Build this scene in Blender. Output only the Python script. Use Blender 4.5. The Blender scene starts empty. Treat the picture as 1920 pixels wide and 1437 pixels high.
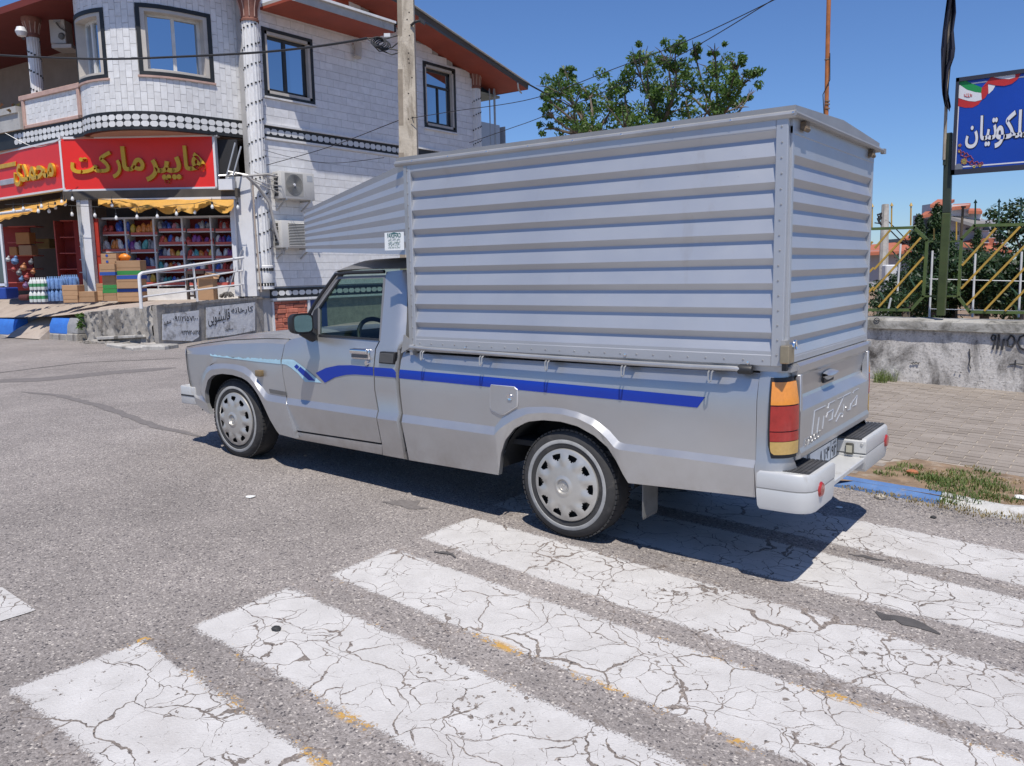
import bpy, bmesh, math, random
from mathutils import Vector, Matrix
V = Vector
rnd = random.Random(7)
SC = bpy.context.scene
COL = bpy.context.collection
# ------------------------------------------------------------------ camera
RIGHT = V((0.8039684, 0.5943604, -0.0192489))
DOWN = V((0.0650278, -0.1200433, -0.9906367))
FWD = V((-0.5911059, 0.7951888, -0.135161))
EYE = V((2.456, -3.75, 1.511))
cam_data = bpy.data.cameras.new('camera')
cam = bpy.data.objects.new('camera', cam_data); COL.objects.link(cam)
cam_data.sensor_width = 36; cam_data.lens = 1550 / 1920 * 36
cam_data.clip_start = .05; cam_data.clip_end = 3000
m = Matrix.Identity(4)
for i in range(3):
    m[i][0] = RIGHT[i]; m[i][1] = -DOWN[i]; m[i][2] = -FWD[i]; m[i][3] = EYE[i]
cam.matrix_world = m
SC.camera = cam
# ------------------------------------------------------------------ light
SUN = V((.31, -.39, 1.0)).normalized()          # towards the sun
EL = math.asin(SUN.z); AZ = math.atan2(SUN.x, SUN.y)   # azimuth clockwise from +Y
world = bpy.data.worlds.new('World'); SC.world = world; world.use_nodes = True
wt = world.node_tree
for n in list(wt.nodes): wt.nodes.remove(n)
sky = wt.nodes.new('ShaderNodeTexSky'); sky.sky_type = 'NISHITA'; sky.sun_disc = False
sky.sun_elevation = EL; sky.sun_rotation = AZ
sky.altitude = 0; sky.air_density = 1.0; sky.dust_density = .15; sky.ozone_density = 3.5
bg = wt.nodes.new('ShaderNodeBackground'); bg.inputs['Strength'].default_value = .085
wo = wt.nodes.new('ShaderNodeOutputWorld')
tint = wt.nodes.new('ShaderNodeMix'); tint.data_type = 'RGBA'; tint.blend_type = 'MULTIPLY'; tint.inputs[0].default_value = 1; tint.inputs[7].default_value = (.78, 1.0, 1.38, 1)
wt.links.new(sky.outputs[0], tint.inputs[6]); wt.links.new(tint.outputs[2], bg.inputs[0]); wt.links.new(bg.outputs[0], wo.inputs[0])
sd = bpy.data.lights.new('sun', 'SUN'); sd.energy = 4.8; sd.angle = math.radians(.5); sd.color = (1, .95, .87)
so = bpy.data.objects.new('sun', sd); COL.objects.link(so)
so.rotation_euler = SUN.to_track_quat('Z', 'Y').to_euler(); so.location = (0, 0, 30)
SC.view_settings.view_transform = 'Standard'; SC.view_settings.look = 'None'
SC.view_settings.exposure = 0; SC.view_settings.gamma = 1; SC.view_settings.use_curve_mapping = False
SC.render.engine = 'CYCLES'
SC.cycles.max_bounces = 8; SC.cycles.transparent_max_bounces = 16
# ------------------------------------------------------------------ measuring: a sight line through a photo pixel meets a plane of the place
def ray(px, py):
    return (RIGHT * ((px - 960) / 1550) + DOWN * ((py - 718.5) / 1550) + FWD)
def S(px, py, y=0.0):
    r = ray(px, py); return EYE + r * ((y - EYE.y) / r.y)
def XP(px, py, x):
    r = ray(px, py); return EYE + r * ((x - EYE.x) / r.x)
def ZP(px, py, z):
    r = ray(px, py); return EYE + r * ((z - EYE.z) / r.z)
NH = V((-.5966, .8026, 0))
UH = V((.8026, .5966, 0))
def F(px, py, dn):
    r = ray(px, py); return EYE + r * (dn / r.dot(NH))
def AT(px, py, d):
    return EYE + ray(px, py) * d
def gz(x, y=0):
    if x > 14: return -.49
    if x > -3.5: return -.035 * x
    t = min(1, (-3.5 - x) / 3.); return .1225 + .105 * (t - t * t / 2)
def G(px, py, off=0):
    z = 0
    for i in range(60):
        p = ZP(px, py, z + off); z = .5 * z + .5 * gz(p.x)
    return p
# ------------------------------------------------------------------ building blocks
ORI = {}
class MB:
    def __init__(s): s.v = []; s.f = []; s.m = []; s.uv = {}
    def face(s, pts, m=0, uv=None):
        n = len(s.v); s.v += [V(p) for p in pts]; s.f.append(list(range(n, n + len(pts)))); s.m.append(m)
        if uv: s.uv[len(s.f) - 1] = uv
    def mesh(s, vs, fs, m=0):
        n = len(s.v); s.v += [V(p) for p in vs]
        for f in fs: s.f.append([n + i for i in f]); s.m.append(m)
    def obox(s, c, a, b, d, m=0):
        c = V(c); a = V(a); b = V(b); d = V(d)
        vs = [c + a * i + b * j + d * k for k in (-1, 1) for j in (-1, 1) for i in (-1, 1)]
        s.mesh(vs, [(0, 2, 3, 1), (4, 5, 7, 6), (0, 1, 5, 4), (2, 6, 7, 3), (0, 4, 6, 2), (1, 3, 7, 5)], m)
    def box(s, x0, x1, y0, y1, z0, z1, m=0):
        s.obox(((x0 + x1) / 2, (y0 + y1) / 2, (z0 + z1) / 2), ((x1 - x0) / 2, 0, 0), (0, (y1 - y0) / 2, 0), (0, 0, (z1 - z0) / 2), m)
    def bar(s, p, q, w, h, up=(0, 0, 1), m=0):
        p = V(p); q = V(q); d = q - p; x = d.cross(V(up))
        if x.length < 1e-6: x = d.cross(V((1, 0, 0)))
        x.normalize(); y = x.cross(d).normalized()
        s.obox((p + q) / 2, x * w / 2, y * h / 2, d / 2, m)
    def tube(s, path, r, n=8, cap=True, m=0, closed=False):
        path = [V(p) for p in path]; k = len(path); base = len(s.v)
        rs = r if isinstance(r, (list, tuple)) else [r] * k
        prev = None
        for i, p in enumerate(path):
            if closed: t = path[(i + 1) % k] - path[i - 1]
            else: t = path[min(i + 1, k - 1)] - path[max(i - 1, 0)]
            t.normalize()
            if prev is None:
                a = t.cross(V((0, 0, 1)))
                if a.length < .05: a = t.cross(V((0, 1, 0)))
            else: a = prev - t * prev.dot(t)
            a.normalize(); prev = a; b = t.cross(a)
            for j in range(n):
                th = 2 * math.pi * j / n
                s.v.append(p + (a * math.cos(th) + b * math.sin(th)) * rs[i])
        for i in range(k if closed else k - 1):
            i2 = (i + 1) % k
            for j in range(n):
                s.f.append([base + i * n + j, base + i * n + (j + 1) % n, base + i2 * n + (j + 1) % n, base + i2 * n + j]); s.m.append(m)
        if cap and not closed:
            s.f.append([base + j for j in range(n)]); s.m.append(m)
            s.f.append([base + (k - 1) * n + j for j in range(n)][::-1]); s.m.append(m)
    def prism(s, poly, d, m=0):
        poly = [V(p) for p in poly]; d = V(d); n = len(poly)
        s.mesh(poly + [p + d for p in poly], [tuple(range(n))[::-1], tuple(range(n, 2 * n))] + [(i, (i + 1) % n, n + (i + 1) % n, n + i) for i in range(n)], m)
    def lathe(s, prof, c, ax, n=24, m=0, a0=0, a1=2 * math.pi):
        c = V(c); ax = V(ax).normalized(); a = ax.cross(V((0, 0, 1)))
        if a.length < .05: a = V((1, 0, 0))
        a.normalize(); b = ax.cross(a); base = len(s.v); full = abs(a1 - a0 - 2 * math.pi) < 1e-6
        cnt = n if full else n + 1
        for r, h in prof:
            for j in range(cnt):
                th = a0 + (a1 - a0) * j / n
                s.v.append(c + ax * h + (a * math.cos(th) + b * math.sin(th)) * r)
        for i in range(len(prof) - 1):
            for j in range(n):
                j2 = (j + 1) % cnt
                s.f.append([base + i * cnt + j, base + i * cnt + j2, base + (i + 1) * cnt + j2, base + (i + 1) * cnt + j]); s.m.append(m)
    def grid(s, rows, m=0, closed=False):
        base = len(s.v); n = len(rows[0])
        for r in rows: s.v += [V(p) for p in r]
        for i in range(len(rows) - 1):
            for j in range(n if closed else n - 1):
                s.f.append([base + i * n + j, base + i * n + (j + 1) % n, base + (i + 1) * n + (j + 1) % n, base + (i + 1) * n + j]); s.m.append(m)
    def build(s, name, mats, parent=None, sharp=35, bev=0, recalc=True, seg=1, merge=False, org=None):
        o0 = ORI.get(parent.name, V((0, 0, 0))) if parent is not None else (V(org) if org is not None else V((0, 0, 0)))
        me = bpy.data.meshes.new(name)
        me.from_pydata([p - o0 for p in s.v], [], s.f)
        for mt in (mats if isinstance(mats, (list, tuple)) else [mats]): me.materials.append(mt)
        me.polygons.foreach_set('material_index', s.m)
        if s.uv:
            ul = me.uv_layers.new(name='UVMap')
            for fi, uvs in s.uv.items():
                for li, uv in zip(me.polygons[fi].loop_indices, uvs): ul.data[li].uv = uv
        if recalc or bev or merge:
            bm = bmesh.new(); bm.from_mesh(me)
            if merge: bmesh.ops.remove_doubles(bm, verts=bm.verts, dist=1e-5)
            if recalc: bmesh.ops.recalc_face_normals(bm, faces=bm.faces)
            if bev:
                es = [e for e in bm.edges if len(e.link_faces) == 2 and e.calc_face_angle(0) > .5]
                bmesh.ops.bevel(bm, geom=es, offset=bev, segments=seg, profile=.5, affect='EDGES', clamp_overlap=True)
            bm.to_mesh(me); bm.free()
        me.shade_smooth(); me.set_sharp_from_angle(angle=math.radians(sharp))
        o = bpy.data.objects.new(name, me); COL.objects.link(o)
        if parent is not None:
            o.parent = parent; ORI[o.name] = o0
        else:
            o.location = o0; ORI[o.name] = o0
        return o
def tag(o, label=None, cat=None, group=None, kind=None):
    if label: o['label'] = label
    if cat: o['category'] = cat
    if group: o['group'] = group
    if kind: o['kind'] = kind
    return o
def thing(name, label, cat, loc, group=None):
    o = bpy.data.objects.new(name, None); COL.objects.link(o); o.location = V(loc); o.empty_display_size = .1
    ORI[o.name] = V(loc); return tag(o, label, cat, group)
def copy_tree(o, parent=None):
    c = o.copy(); COL.objects.link(c)
    if parent is not None: c.parent = parent
    for ch in list(o.children): copy_tree(ch, c)
    return c
def lerp(a, b, t): return a + (b - a) * t
def resample(pl, n):
    pl = [V(p) if len(p) > 2 else V((p[0], p[1], 0)) for p in pl]
    if len(pl) == 1: return [pl[0].copy() for _ in range(n)]
    L = [0]
    for a, b in zip(pl, pl[1:]): L.append(L[-1] + (b - a).length)
    out = []; k = 0
    for i in range(n):
        t = L[-1] * i / (n - 1)
        while k < len(pl) - 2 and L[k + 1] < t: k += 1
        d = L[k + 1] - L[k]; out.append(pl[k].lerp(pl[k + 1], 0 if d == 0 else (t - L[k]) / d))
    return out
def interp(x, tab):
    if x <= tab[0][0]: return tab[0][1]
    for (a, b), (c, d) in zip(tab, tab[1:]):
        if x <= c: return b + (d - b) * (x - a) / (c - a)
    return tab[-1][1]
# ------------------------------------------------------------------ materials
class NT:
    def __init__(s, name):
        s.mat = bpy.data.materials.new(name); s.mat.use_nodes = True; s.t = s.mat.node_tree
        for n in list(s.t.nodes): s.t.nodes.remove(n)
        s.out = s.n('ShaderNodeOutputMaterial')
    def n(s, ty, **kw):
        n = s.t.nodes.new(ty)
        for k, v in kw.items():
            if k in n.inputs: s.set(n.inputs[k], v)
            else: setattr(n, k, v)
        return n
    def set(s, inp, v):
        if isinstance(v, bpy.types.NodeSocket): s.t.links.new(v, inp)
        elif isinstance(v, (tuple, list)) and len(v) == 3 and inp.type == 'RGBA': inp.default_value = (*v, 1)
        else: inp.default_value = v
    def coord(s, kind='Object', scale=None, rot=None):
        c = s.n('ShaderNodeTexCoord').outputs[kind]
        if scale is not None or rot is not None:
            mp = s.n('ShaderNodeMapping'); s.set(mp.inputs[0], c)
            if scale is not None: mp.inputs['Scale'].default_value = scale if isinstance(scale, tuple) else (scale,) * 3
            if rot is not None: mp.inputs['Rotation'].default_value = rot
            c = mp.outputs[0]
        return c
    def noise(s, scale, detail=3, rough=.55, vec=None, dist=0):
        n = s.n('ShaderNodeTexNoise'); n.inputs['Scale'].default_value = scale; n.inputs['Detail'].default_value = detail
        n.inputs['Roughness'].default_value = rough; n.inputs['Distortion'].default_value = dist
        if vec is not None: s.set(n.inputs['Vector'], vec)
        return n.outputs['Fac']
    def voro(s, scale, feature='F1', vec=None, out='Distance', rnd=1):
        n = s.n('ShaderNodeTexVoronoi'); n.feature = feature; n.inputs['Scale'].default_value = scale
        n.inputs['Randomness'].default_value = rnd
        if vec is not None: s.set(n.inputs['Vector'], vec)
        return n.outputs[out]
    def ramp(s, fac, a, b, lo=0., hi=1.):
        n = s.n('ShaderNodeMapRange'); n.clamp = True
        s.set(n.inputs[0], fac); n.inputs[1].default_value = a; n.inputs[2].default_value = b; n.inputs[3].default_value = lo; n.inputs[4].default_value = hi
        return n.outputs[0]
    def math(s, op, a, b=0., c=0.):
        n = s.n('ShaderNodeMath'); n.operation = op; s.set(n.inputs[0], a); s.set(n.inputs[1], b)
        if op == 'MULTIPLY_ADD': s.set(n.inputs[2], c)
        return n.outputs[0]
    def mix(s, fac, a, b, mode='MIX'):
        n = s.n('ShaderNodeMix'); n.data_type = 'RGBA'; n.blend_type = mode
        s.set(n.inputs[0], fac); s.set(n.inputs[6], a); s.set(n.inputs[7], b)
        return n.outputs[2]
    def bump(s, h, strength=.3, dist=.01, nrm=None):
        n = s.n('ShaderNodeBump'); n.inputs['Strength'].default_value = strength; n.inputs['Distance'].default_value = dist
        s.set(n.inputs['Height'], h)
        if nrm is not None: s.set(n.inputs['Normal'], nrm)
        return n.outputs[0]
    def bsdf(s, **kw):
        b = s.n('ShaderNodeBsdfPrincipled')
        for k, v in kw.items(): s.set(b.inputs[k.replace('_', ' ')], v)
        s.t.links.new(b.outputs[0], s.out.inputs[0]); return b
def mul(c, k): return tuple(min(1, x * k) for x in c)
def M(name, col, rough=.6, metal=0., var=.12, scale=4., bump=0., bscale=60., coat=0., spec=.5, dirt=None, dirt_amt=0., rand=0., stretch=None):
    t = NT(name); co = t.coord(scale=stretch) if stretch else t.coord()
    c = t.mix(t.ramp(t.noise(scale, 5, .6, co), .3, .7), mul(col, 1 - var), mul(col, 1 + var))
    if dirt: c = t.mix(t.ramp(t.noise(scale * .7 + 1.3, 6, .7, co, .5), .62 - dirt_amt, .8 - dirt_amt * .6), c, dirt)
    if rand:
        oi = t.n('ShaderNodeObjectInfo').outputs['Random']; ge = t.n('ShaderNodeNewGeometry').outputs['Random Per Island']
        h = t.math('FRACT', t.math('ADD', t.math('MULTIPLY', oi, 7.31), ge))
        c = t.mix(1., c, t.ramp(h, 0, 1, 1 - rand, 1 + rand), 'MULTIPLY')
    kw = dict(Base_Color=c, Roughness=rough, Metallic=metal, Coat_Weight=coat)
    b = t.bsdf(**kw); b.inputs['Specular IOR Level'].default_value = spec
    if bump: t.set(b.inputs['Normal'], t.bump(t.noise(bscale, 4, .6, co), bump, .004))
    return t.mat
def glass_mat(name, tint, refl=.12, alpha_tint=.8, mirror=(.9, .95, 1)):
    t = NT(name)
    tr = t.n('ShaderNodeBsdfTransparent'); tr.inputs[0].default_value = (*tint, 1)
    gl = t.n('ShaderNodeBsdfGlossy'); gl.inputs['Roughness'].default_value = .02; gl.inputs[0].default_value = (*mirror, 1)
    lwt = t.n('ShaderNodeLayerWeight'); lwt.inputs[0].default_value = .5
    f = t.math('MULTIPLY_ADD', t.math('POWER', lwt.outputs['Facing'], 4.), .85, refl)
    mx = t.n('ShaderNodeMixShader'); t.set(mx.inputs[0], f); t.set(mx.inputs[1], tr.outputs[0]); t.set(mx.inputs[2], gl.outputs[0])
    t.t.links.new(mx.outputs[0], t.out.inputs[0]); return t.mat
def asphalt(t, co):
    """old sun-bleached asphalt: colour and height for a node tree"""
    wv = t.n('ShaderNodeVectorMath'); wv.operation = 'MULTIPLY_ADD'; nz_ = t.n('ShaderNodeTexNoise'); nz_.inputs['Scale'].default_value = 90; t.set(nz_.inputs[0], co); t.set(wv.inputs[0], nz_.outputs['Color']); wv.inputs[1].default_value = (.012, .012, .012); t.set(wv.inputs[2], co); co2 = wv.outputs[0]
    cell = t.voro(122, 'F1', co2, 'Color'); cd = t.voro(122, 'F1', co2)
    fine = t.noise(160, 2, .6, co); big = t.noise(.55, 4, .6, co); mid = t.noise(4, 4, .6, co)
    sep = t.n('ShaderNodeSeparateColor'); t.set(sep.inputs[0], cell)
    c = t.mix(sep.outputs[0], (.205, .180, .166), (.34, .305, .283))
    c = t.mix(t.ramp(sep.outputs[1], .91, .95), c, (.085, .076, .078))
    c = t.mix(t.ramp(sep.outputs[2], .93, .95), c, (.52, .47, .42))
    c = t.mix(1., c, t.ramp(fine, .3, .7, .78, 1.2), 'MULTIPLY')
    c = t.mix(1., c, t.ramp(big, .3, .7, .80, 1.16), 'MULTIPLY')
    c = t.mix(1., c, t.ramp(mid, .3, .7, .93, 1.07), 'MULTIPLY')
    c = t.mix(t.ramp(t.noise(7, 5, .7, co), .70, .78), c, (.10, .09, .083))
    h = t.math('ADD', t.math('MULTIPLY', cd, -1.), t.math('MULTIPLY', fine, .6))
    return c, h
def make_asphalt():
    t = NT('asphalt'); co = t.coord(); c, h = asphalt(t, co)
    t.bsdf(Base_Color=c, Roughness=.9, Normal=t.bump(h, .55, .008)); return t.mat
def make_paint(name, yellow):
    t = NT(name); co = t.coord(); ac, h = asphalt(t, co)
    uv = t.n('ShaderNodeTexCoord').outputs['UV']; sx = t.n('ShaderNodeSeparateXYZ'); t.set(sx.inputs[0], uv)
    v = sx.outputs[1]                                   # 0..1 across the stripe
    edge = t.math('MINIMUM', v, t.math('SUBTRACT', 1., v))
    edge = t.math('MINIMUM', edge, t.math('MULTIPLY', sx.outputs[0], 2.))
    wob = t.n('ShaderNodeVectorMath'); wob.operation = 'MULTIPLY_ADD'
    nv = t.n('ShaderNodeTexNoise'); nv.inputs['Scale'].default_value = 5; nv.inputs['Detail'].default_value = 4; t.set(nv.inputs[0], co)
    t.set(wob.inputs[0], nv.outputs['Color']); wob.inputs[1].default_value = (.22, .22, 0); t.set(wob.inputs[2], co)
    cr1 = t.voro(2.6, 'DISTANCE_TO_EDGE', wob.outputs[0]); cr2 = t.voro(9, 'DISTANCE_TO_EDGE', wob.outputs[0])
    w1 = t.ramp(t.noise(2.2, 3, .6, co), .40, .68, .0, .017); w2 = t.ramp(t.noise(3.1, 3, .6, co), .42, .68, .0, .030)
    cg = t.math('MULTIPLY_ADD', t.noise(60, 3, .7, co), .012, -.006); crack = t.math('MAXIMUM', t.math('LESS_THAN', t.math('ADD', cr1, cg), w1), t.math('LESS_THAN', t.math('ADD', cr2, t.math('MULTIPLY', cg, 2.)), w2))
    chips = t.math('GREATER_THAN', t.math('MULTIPLY', t.noise(26, 4, .65, co), t.ramp(t.noise(1.6, 3, .6, co), .3, .7, .84, 1.20)), .685)
    grain = t.noise(110, 3, .7, co)
    worn = t.math('GREATER_THAN', t.math('ADD', t.math('MULTIPLY', grain, .75), t.math('MULTIPLY', t.noise(14, 4, .6, co), .35)), t.ramp(edge, .0, .12, .34, .76))
    hole = t.math('MAXIMUM', t.math('MAXIMUM', crack, chips), worn)
    pc = t.mix(t.ramp(t.noise(6, 5, .6, co), .3, .7), (.48, .46, .44), (.585, .565, .545))
    pc = t.mix(1., pc, t.ramp(grain, .3, .7, .93, 1.05), 'MULTIPLY')
    pc = t.mix(t.ramp(t.noise(1.4, 5, .7, co), .52, .74, 0, .55), pc, (.40, .37, .345))
    dark = t.mix(t.math('MAXIMUM', crack, chips), ac, t.mix(1., ac, (.74, .70, .66), 'MULTIPLY'))
    c = t.mix(hole, pc, dark)
    if yellow:
        ym = t.math('MULTIPLY', t.math('MULTIPLY', t.ramp(edge, .11, .04), t.ramp(edge, -.03, .01)), t.math('GREATER_THAN', t.math('ADD', t.noise(2.2, 3, .6, co), t.math('MULTIPLY', t.noise(55, 3, .7, co), .6)), .86 if yellow == 1 else .93))
        ym = t.math('MULTIPLY', ym, t.math('GREATER_THAN', v, .5) if yellow == 1 else 1.)
        c = t.mix(ym, c, (.50, .29, .07))
    hh = t.math('ADD', t.math('MULTIPLY', h, .35), t.math('MULTIPLY', hole, -.8))
    t.bsdf(Base_Color=c, Roughness=.75, Normal=t.bump(hh, .5, .006)); return t.mat
def make_concrete(name, a, b, dark, amt=.1, scale=2.5, vert=True, st=.25, spk=0.):
    t = NT(name); co = t.coord(); cs = t.coord(scale=(1, 1, st)) if vert else co
    c = t.mix(t.ramp(t.noise(scale, 8, .65, co), .3, .7), a, b)
    c = t.mix(t.ramp(t.noise(scale * .8, 8, .72, cs, .6), .56 - amt, .70 - amt * .5), c, dark)
    c = t.mix(t.ramp(t.noise(22, 5, .7, co), .62, .70), c, mul(dark, .8))
    if spk: c = t.mix(t.math('MULTIPLY', t.ramp(t.noise(38, 6, .75, co), .52, .62), spk), c, mul(dark, 1.6))
    t.bsdf(Base_Color=c, Roughness=.92, Normal=t.bump(t.math('ADD', t.noise(18, 8, .7, co), t.math('MULTIPLY', t.noise(3, 3, .5, co), 1.5)), .5, .02)); return t.mat
def make_marble(name, lo, hi, vein, rand=.10):
    t = NT(name); co = t.coord()
    oi = t.n('ShaderNodeObjectInfo').outputs['Random']; ge = t.n('ShaderNodeNewGeometry').outputs['Random Per Island']
    r = t.math('FRACT', t.math('ADD', t.math('MULTIPLY', oi, 17.3), ge))
    off = t.n('ShaderNodeVectorMath'); off.operation = 'MULTIPLY_ADD'; t.set(off.inputs[0], r); off.inputs[1].default_value = (9, 7, 5); t.set(off.inputs[2], co)
    c = t.mix(t.ramp(t.noise(3.2, 6, .6, off.outputs[0], 1.2), .35, .65), lo, hi)
    c = t.mix(t.ramp(t.noise(2.1, 6, .65, off.outputs[0], 2.5), .56, .74, 0, .6), c, vein)
    c = t.mix(1., c, t.ramp(r, 0, 1, 1 - rand, 1 + rand * .6), 'MULTIPLY')
    t.bsdf(Base_Color=c, Roughness=.45); return t.mat
def make_paver():
    t = NT('paver_brick'); co = t.coord()
    oi = t.n('ShaderNodeObjectInfo').outputs['Random']; ge = t.n('ShaderNodeNewGeometry').outputs['Random Per Island']
    r = t.math('FRACT', t.math('ADD', t.math('MULTIPLY', oi, 17.3), ge))
    c = t.mix(r, (.265, .226, .19), (.32, .278, .238))
    c = t.mix(t.ramp(t.noise(1.7, 6, .65, co), .42, .72, 0, .65), c, (.20, .165, .132))
    c = t.mix(1., c, t.ramp(t.noise(70, 4, .7, co), .3, .7, .85, 1.12), 'MULTIPLY')
    t.bsdf(Base_Color=c, Roughness=.92, Normal=t.bump(t.noise(90, 4, .7, co), .4, .004)); return t.mat
def make_leaf(name, a, b, trans=.25):
    t = NT(name); ge = t.n('ShaderNodeNewGeometry').outputs['Random Per Island']
    c = t.mix(ge, a, b); c = t.mix(t.ramp(t.noise(1.1, 3, .5, t.coord()), .3, .7), mul(a, .8), c)
    p = t.n('ShaderNodeBsdfPrincipled', Roughness=.5); t.set(p.inputs['Base Color'], c)
    tl = t.n('ShaderNodeBsdfTranslucent'); t.set(tl.inputs[0], t.mix(1., c, (1.2, 1.3, .6), 'MULTIPLY'))
    mx = t.n('ShaderNodeMixShader'); mx.inputs[0].default_value = trans
    t.set(mx.inputs[1], p.outputs[0]); t.set(mx.inputs[2], tl.outputs[0]); t.t.links.new(mx.outputs[0], t.out.inputs[0]); return t.mat
def make_truck_paint():
    t = NT('silver_paint'); co = t.coord()
    c = t.mix(t.ramp(t.noise(1.5, 5, .6, co), .3, .7), (.47, .467, .465), (.53, .527, .525))
    z = t.n('ShaderNodeSeparateXYZ'); t.set(z.inputs[0], co)
    low = t.math('MULTIPLY', t.ramp(z.outputs[2], .62, .28), t.ramp(t.noise(5, 6, .7, co), .35, .75))
    c = t.mix(t.math('MULTIPLY', low, .6), c, (.27, .225, .185))
    c = t.mix(t.ramp(t.noise(3, 7, .75, co, 1), .62, .80, 0, .10), c, (.42, .38, .34))
    wv = t.bump(t.noise(2.3, 2, .4, co), .10, .02)
    t.bsdf(Base_Color=c, Roughness=t.ramp(t.noise(4, 4, .6, co), .3, .7, .30, .42), Metallic=.70, Coat_Weight=.22, Coat_Roughness=.06, Normal=wv)
    return t.mat
ASPH = make_asphalt()
PAINT = make_paint('worn_white_paint', 0); PAINT_Y = make_paint('worn_white_paint_yellow_edge', 1); PAINT_Y2 = make_paint('worn_white_paint_yellow_specks', 2)
PAVER = make_paver()
CONC = make_concrete('stained_concrete', (.36, .34, .31), (.52, .50, .465), (.13, .12, .105), .06)
CONC_W = make_concrete('whitewashed_concrete', (.50, .48, .45), (.62, .60, .57), (.19, .17, .15), .03, 3.5)
CONC_R = make_concrete('rough_concrete', (.27, .245, .215), (.42, .39, .35), (.13, .115, .10), .05, 3.0)
SILVER = make_truck_paint()
def make_box_metal():
    t = NT('box_silver_paint'); co = t.coord(); c = t.mix(t.ramp(t.noise(1.3, 4, .6, co), .3, .7), (.455, .465, .485), (.505, .515, .535))
    sm = t.coord(scale=(1.2, 1.2, .35)); c = t.mix(t.ramp(t.noise(5, 7, .7, sm, .4), .60, .80, 0, .38), c, (.33, .29, .25))
    c = t.mix(t.ramp(t.noise(60, 4, .7, co), .66, .72, 0, .25), c, (.25, .22, .19))
    t.bsdf(Base_Color=c, Roughness=t.ramp(t.noise(3, 4, .6, co), .3, .7, .38, .50), Metallic=.55, Normal=t.bump(t.noise(2.6, 3, .5, co), .22, .02)); return t.mat
BOXM = make_box_metal()
BOXTRIM = M('box_trim_zinc', (.33, .325, .32), .5, .45, .1, 3, dirt=(.3, .26, .22), dirt_amt=.02)
ZINC = M('dull_zinc', (.46, .455, .445), .42, .6, .12, 5)
CHROME = M('chrome', (.8, .8, .82), .12, 1., .03)
BLACKP = M('black_plastic', (.022, .022, .024), .5, 0, .2)
RUBBER = M('tyre_rubber', (.035, .034, .034), .8, 0, .3, 9, bump=.3, bscale=40, dirt=(.11, .10, .09), dirt_amt=.05)
RING = M('scuffed_grey_ring', (.30, .30, .295), .8, 0, .2, 14)
HUB = M('hubcap_silver', (.48, .465, .435), .4, .55, .12, 6, dirt=(.30, .27, .22), dirt_amt=.02)
DARK = M('underbody_black', (.012, .012, .012), .9, 0, .2)
WHITEB = M('bumper_white_silver', (.56, .56, .55), .42, .2, .06, 3, dirt=(.36, .32, .27), dirt_amt=.03)
AMBER = M('amber_lens', (.72, .26, .035), .22, 0, .08, 60, coat=.6)
RED = M('red_lens', (.33, .025, .02), .2, 0, .15, 30, coat=.6)
YELL = M('yellowed_lens', (.48, .31, .10), .22, 0, .08, 60, coat=.6)
BLUE = M('blue_decal', (.006, .035, .33), .35, 0, .05, 3)
LBLUE = M('pale_blue_decal', (.38, .58, .68), .4, 0, .06, 20)
TRGLASS = glass_mat('tinted_car_glass', (.50, .62, .57), .03)
MIRROR = M('mirror_glass', (.20, .36, .40), .03, 1., .02)
SEATM = M('dark_upholstery', (.03, .03, .033), .8, 0, .2)
BRASS = M('brass_lock', (.42, .35, .24), .35, .75, .1, 20)
# ================================================================== THE SETTING
def strip_sheet(name, xs, y0, y1, off, mat, kind='structure'):
    b = MB(); b.grid([[(x, y, gz(x) + off) for x in xs] for y in (y0, y1)]); o = b.build(name, mat, recalc=False); return tag(o, kind=kind)
GX = [-900, -300, -120, -60, -40, -25, -15, -10, -8, -7, -6.5, -6.2, -5.9, -5.6, -5.3, -5, -4.7, -4.4, -4.1, -3.8, -3.5, -2, 0, 2, 4, 7, 10, 14, 14.01, 40, 120, 300, 900]
b = MB(); b.grid([[(x, y, gz(x)) for x in GX] for y in (-900, -60, -20, 0, 10, 30, 100, 900)])
road = tag(b.build('road', ASPH, recalc=False), kind='structure')
# --- zebra crossing: (near-left corner, far-left corner, near-right, far-right) on the road, metres
def zebra(near_l, far_l, near_r, far_r, mat, ext=0.0):
    nl, fl, nr, fr = [V((*p, 0)) for p in (near_l, far_l, near_r, far_r)]
    w = .03
    a = (nl - fl).normalized() * w
    nl, nr = nl + a, nr + a; fl, fr = fl - a, fr - a
    b = MB(); n = 26
    for i in range(n):
        t0, t1 = i / n, (i + 1) / n
        q = [nl.lerp(nr, t0), nl.lerp(nr, t1), fl.lerp(fr, t1), fl.lerp(fr, t0)]
        Ln = (nr - nl).length
        b.face([(p.x, p.y, gz(p.x) + .004) for p in q], 0, [(t0 * Ln, 0), (t1 * Ln, 0), (t1 * Ln, 1), (t0 * Ln, 1)])
        for e0, e1, o, vv in ((q[0], q[1], a, 0), (q[3], q[2], -a, 1)):
            o = o.normalized() * .05; b.face([(e0.x, e0.y, gz(e0.x) + .004), (e1.x, e1.y, gz(e1.x) + .004), (e1.x + o.x, e1.y + o.y, gz(e1.x) + .0004), (e0.x + o.x, e0.y + o.y, gz(e0.x) + .0004)], 0, [(t0 * Ln, vv), (t1 * Ln, vv), (t1 * Ln, vv * 1.2 - .1), (t0 * Ln, vv * 1.2 - .1)])
    o = b.build('crosswalk_stripe', mat, recalc=False); return tag(o, kind='structure')
def g2(px, py): p = G(px, py, .004); return (p.x, p.y)
def ext(p, q, x):
    t = (x - p[0]) / (q[0] - p[0]); return (x, p[1] + (q[1] - p[1]) * t)
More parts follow.
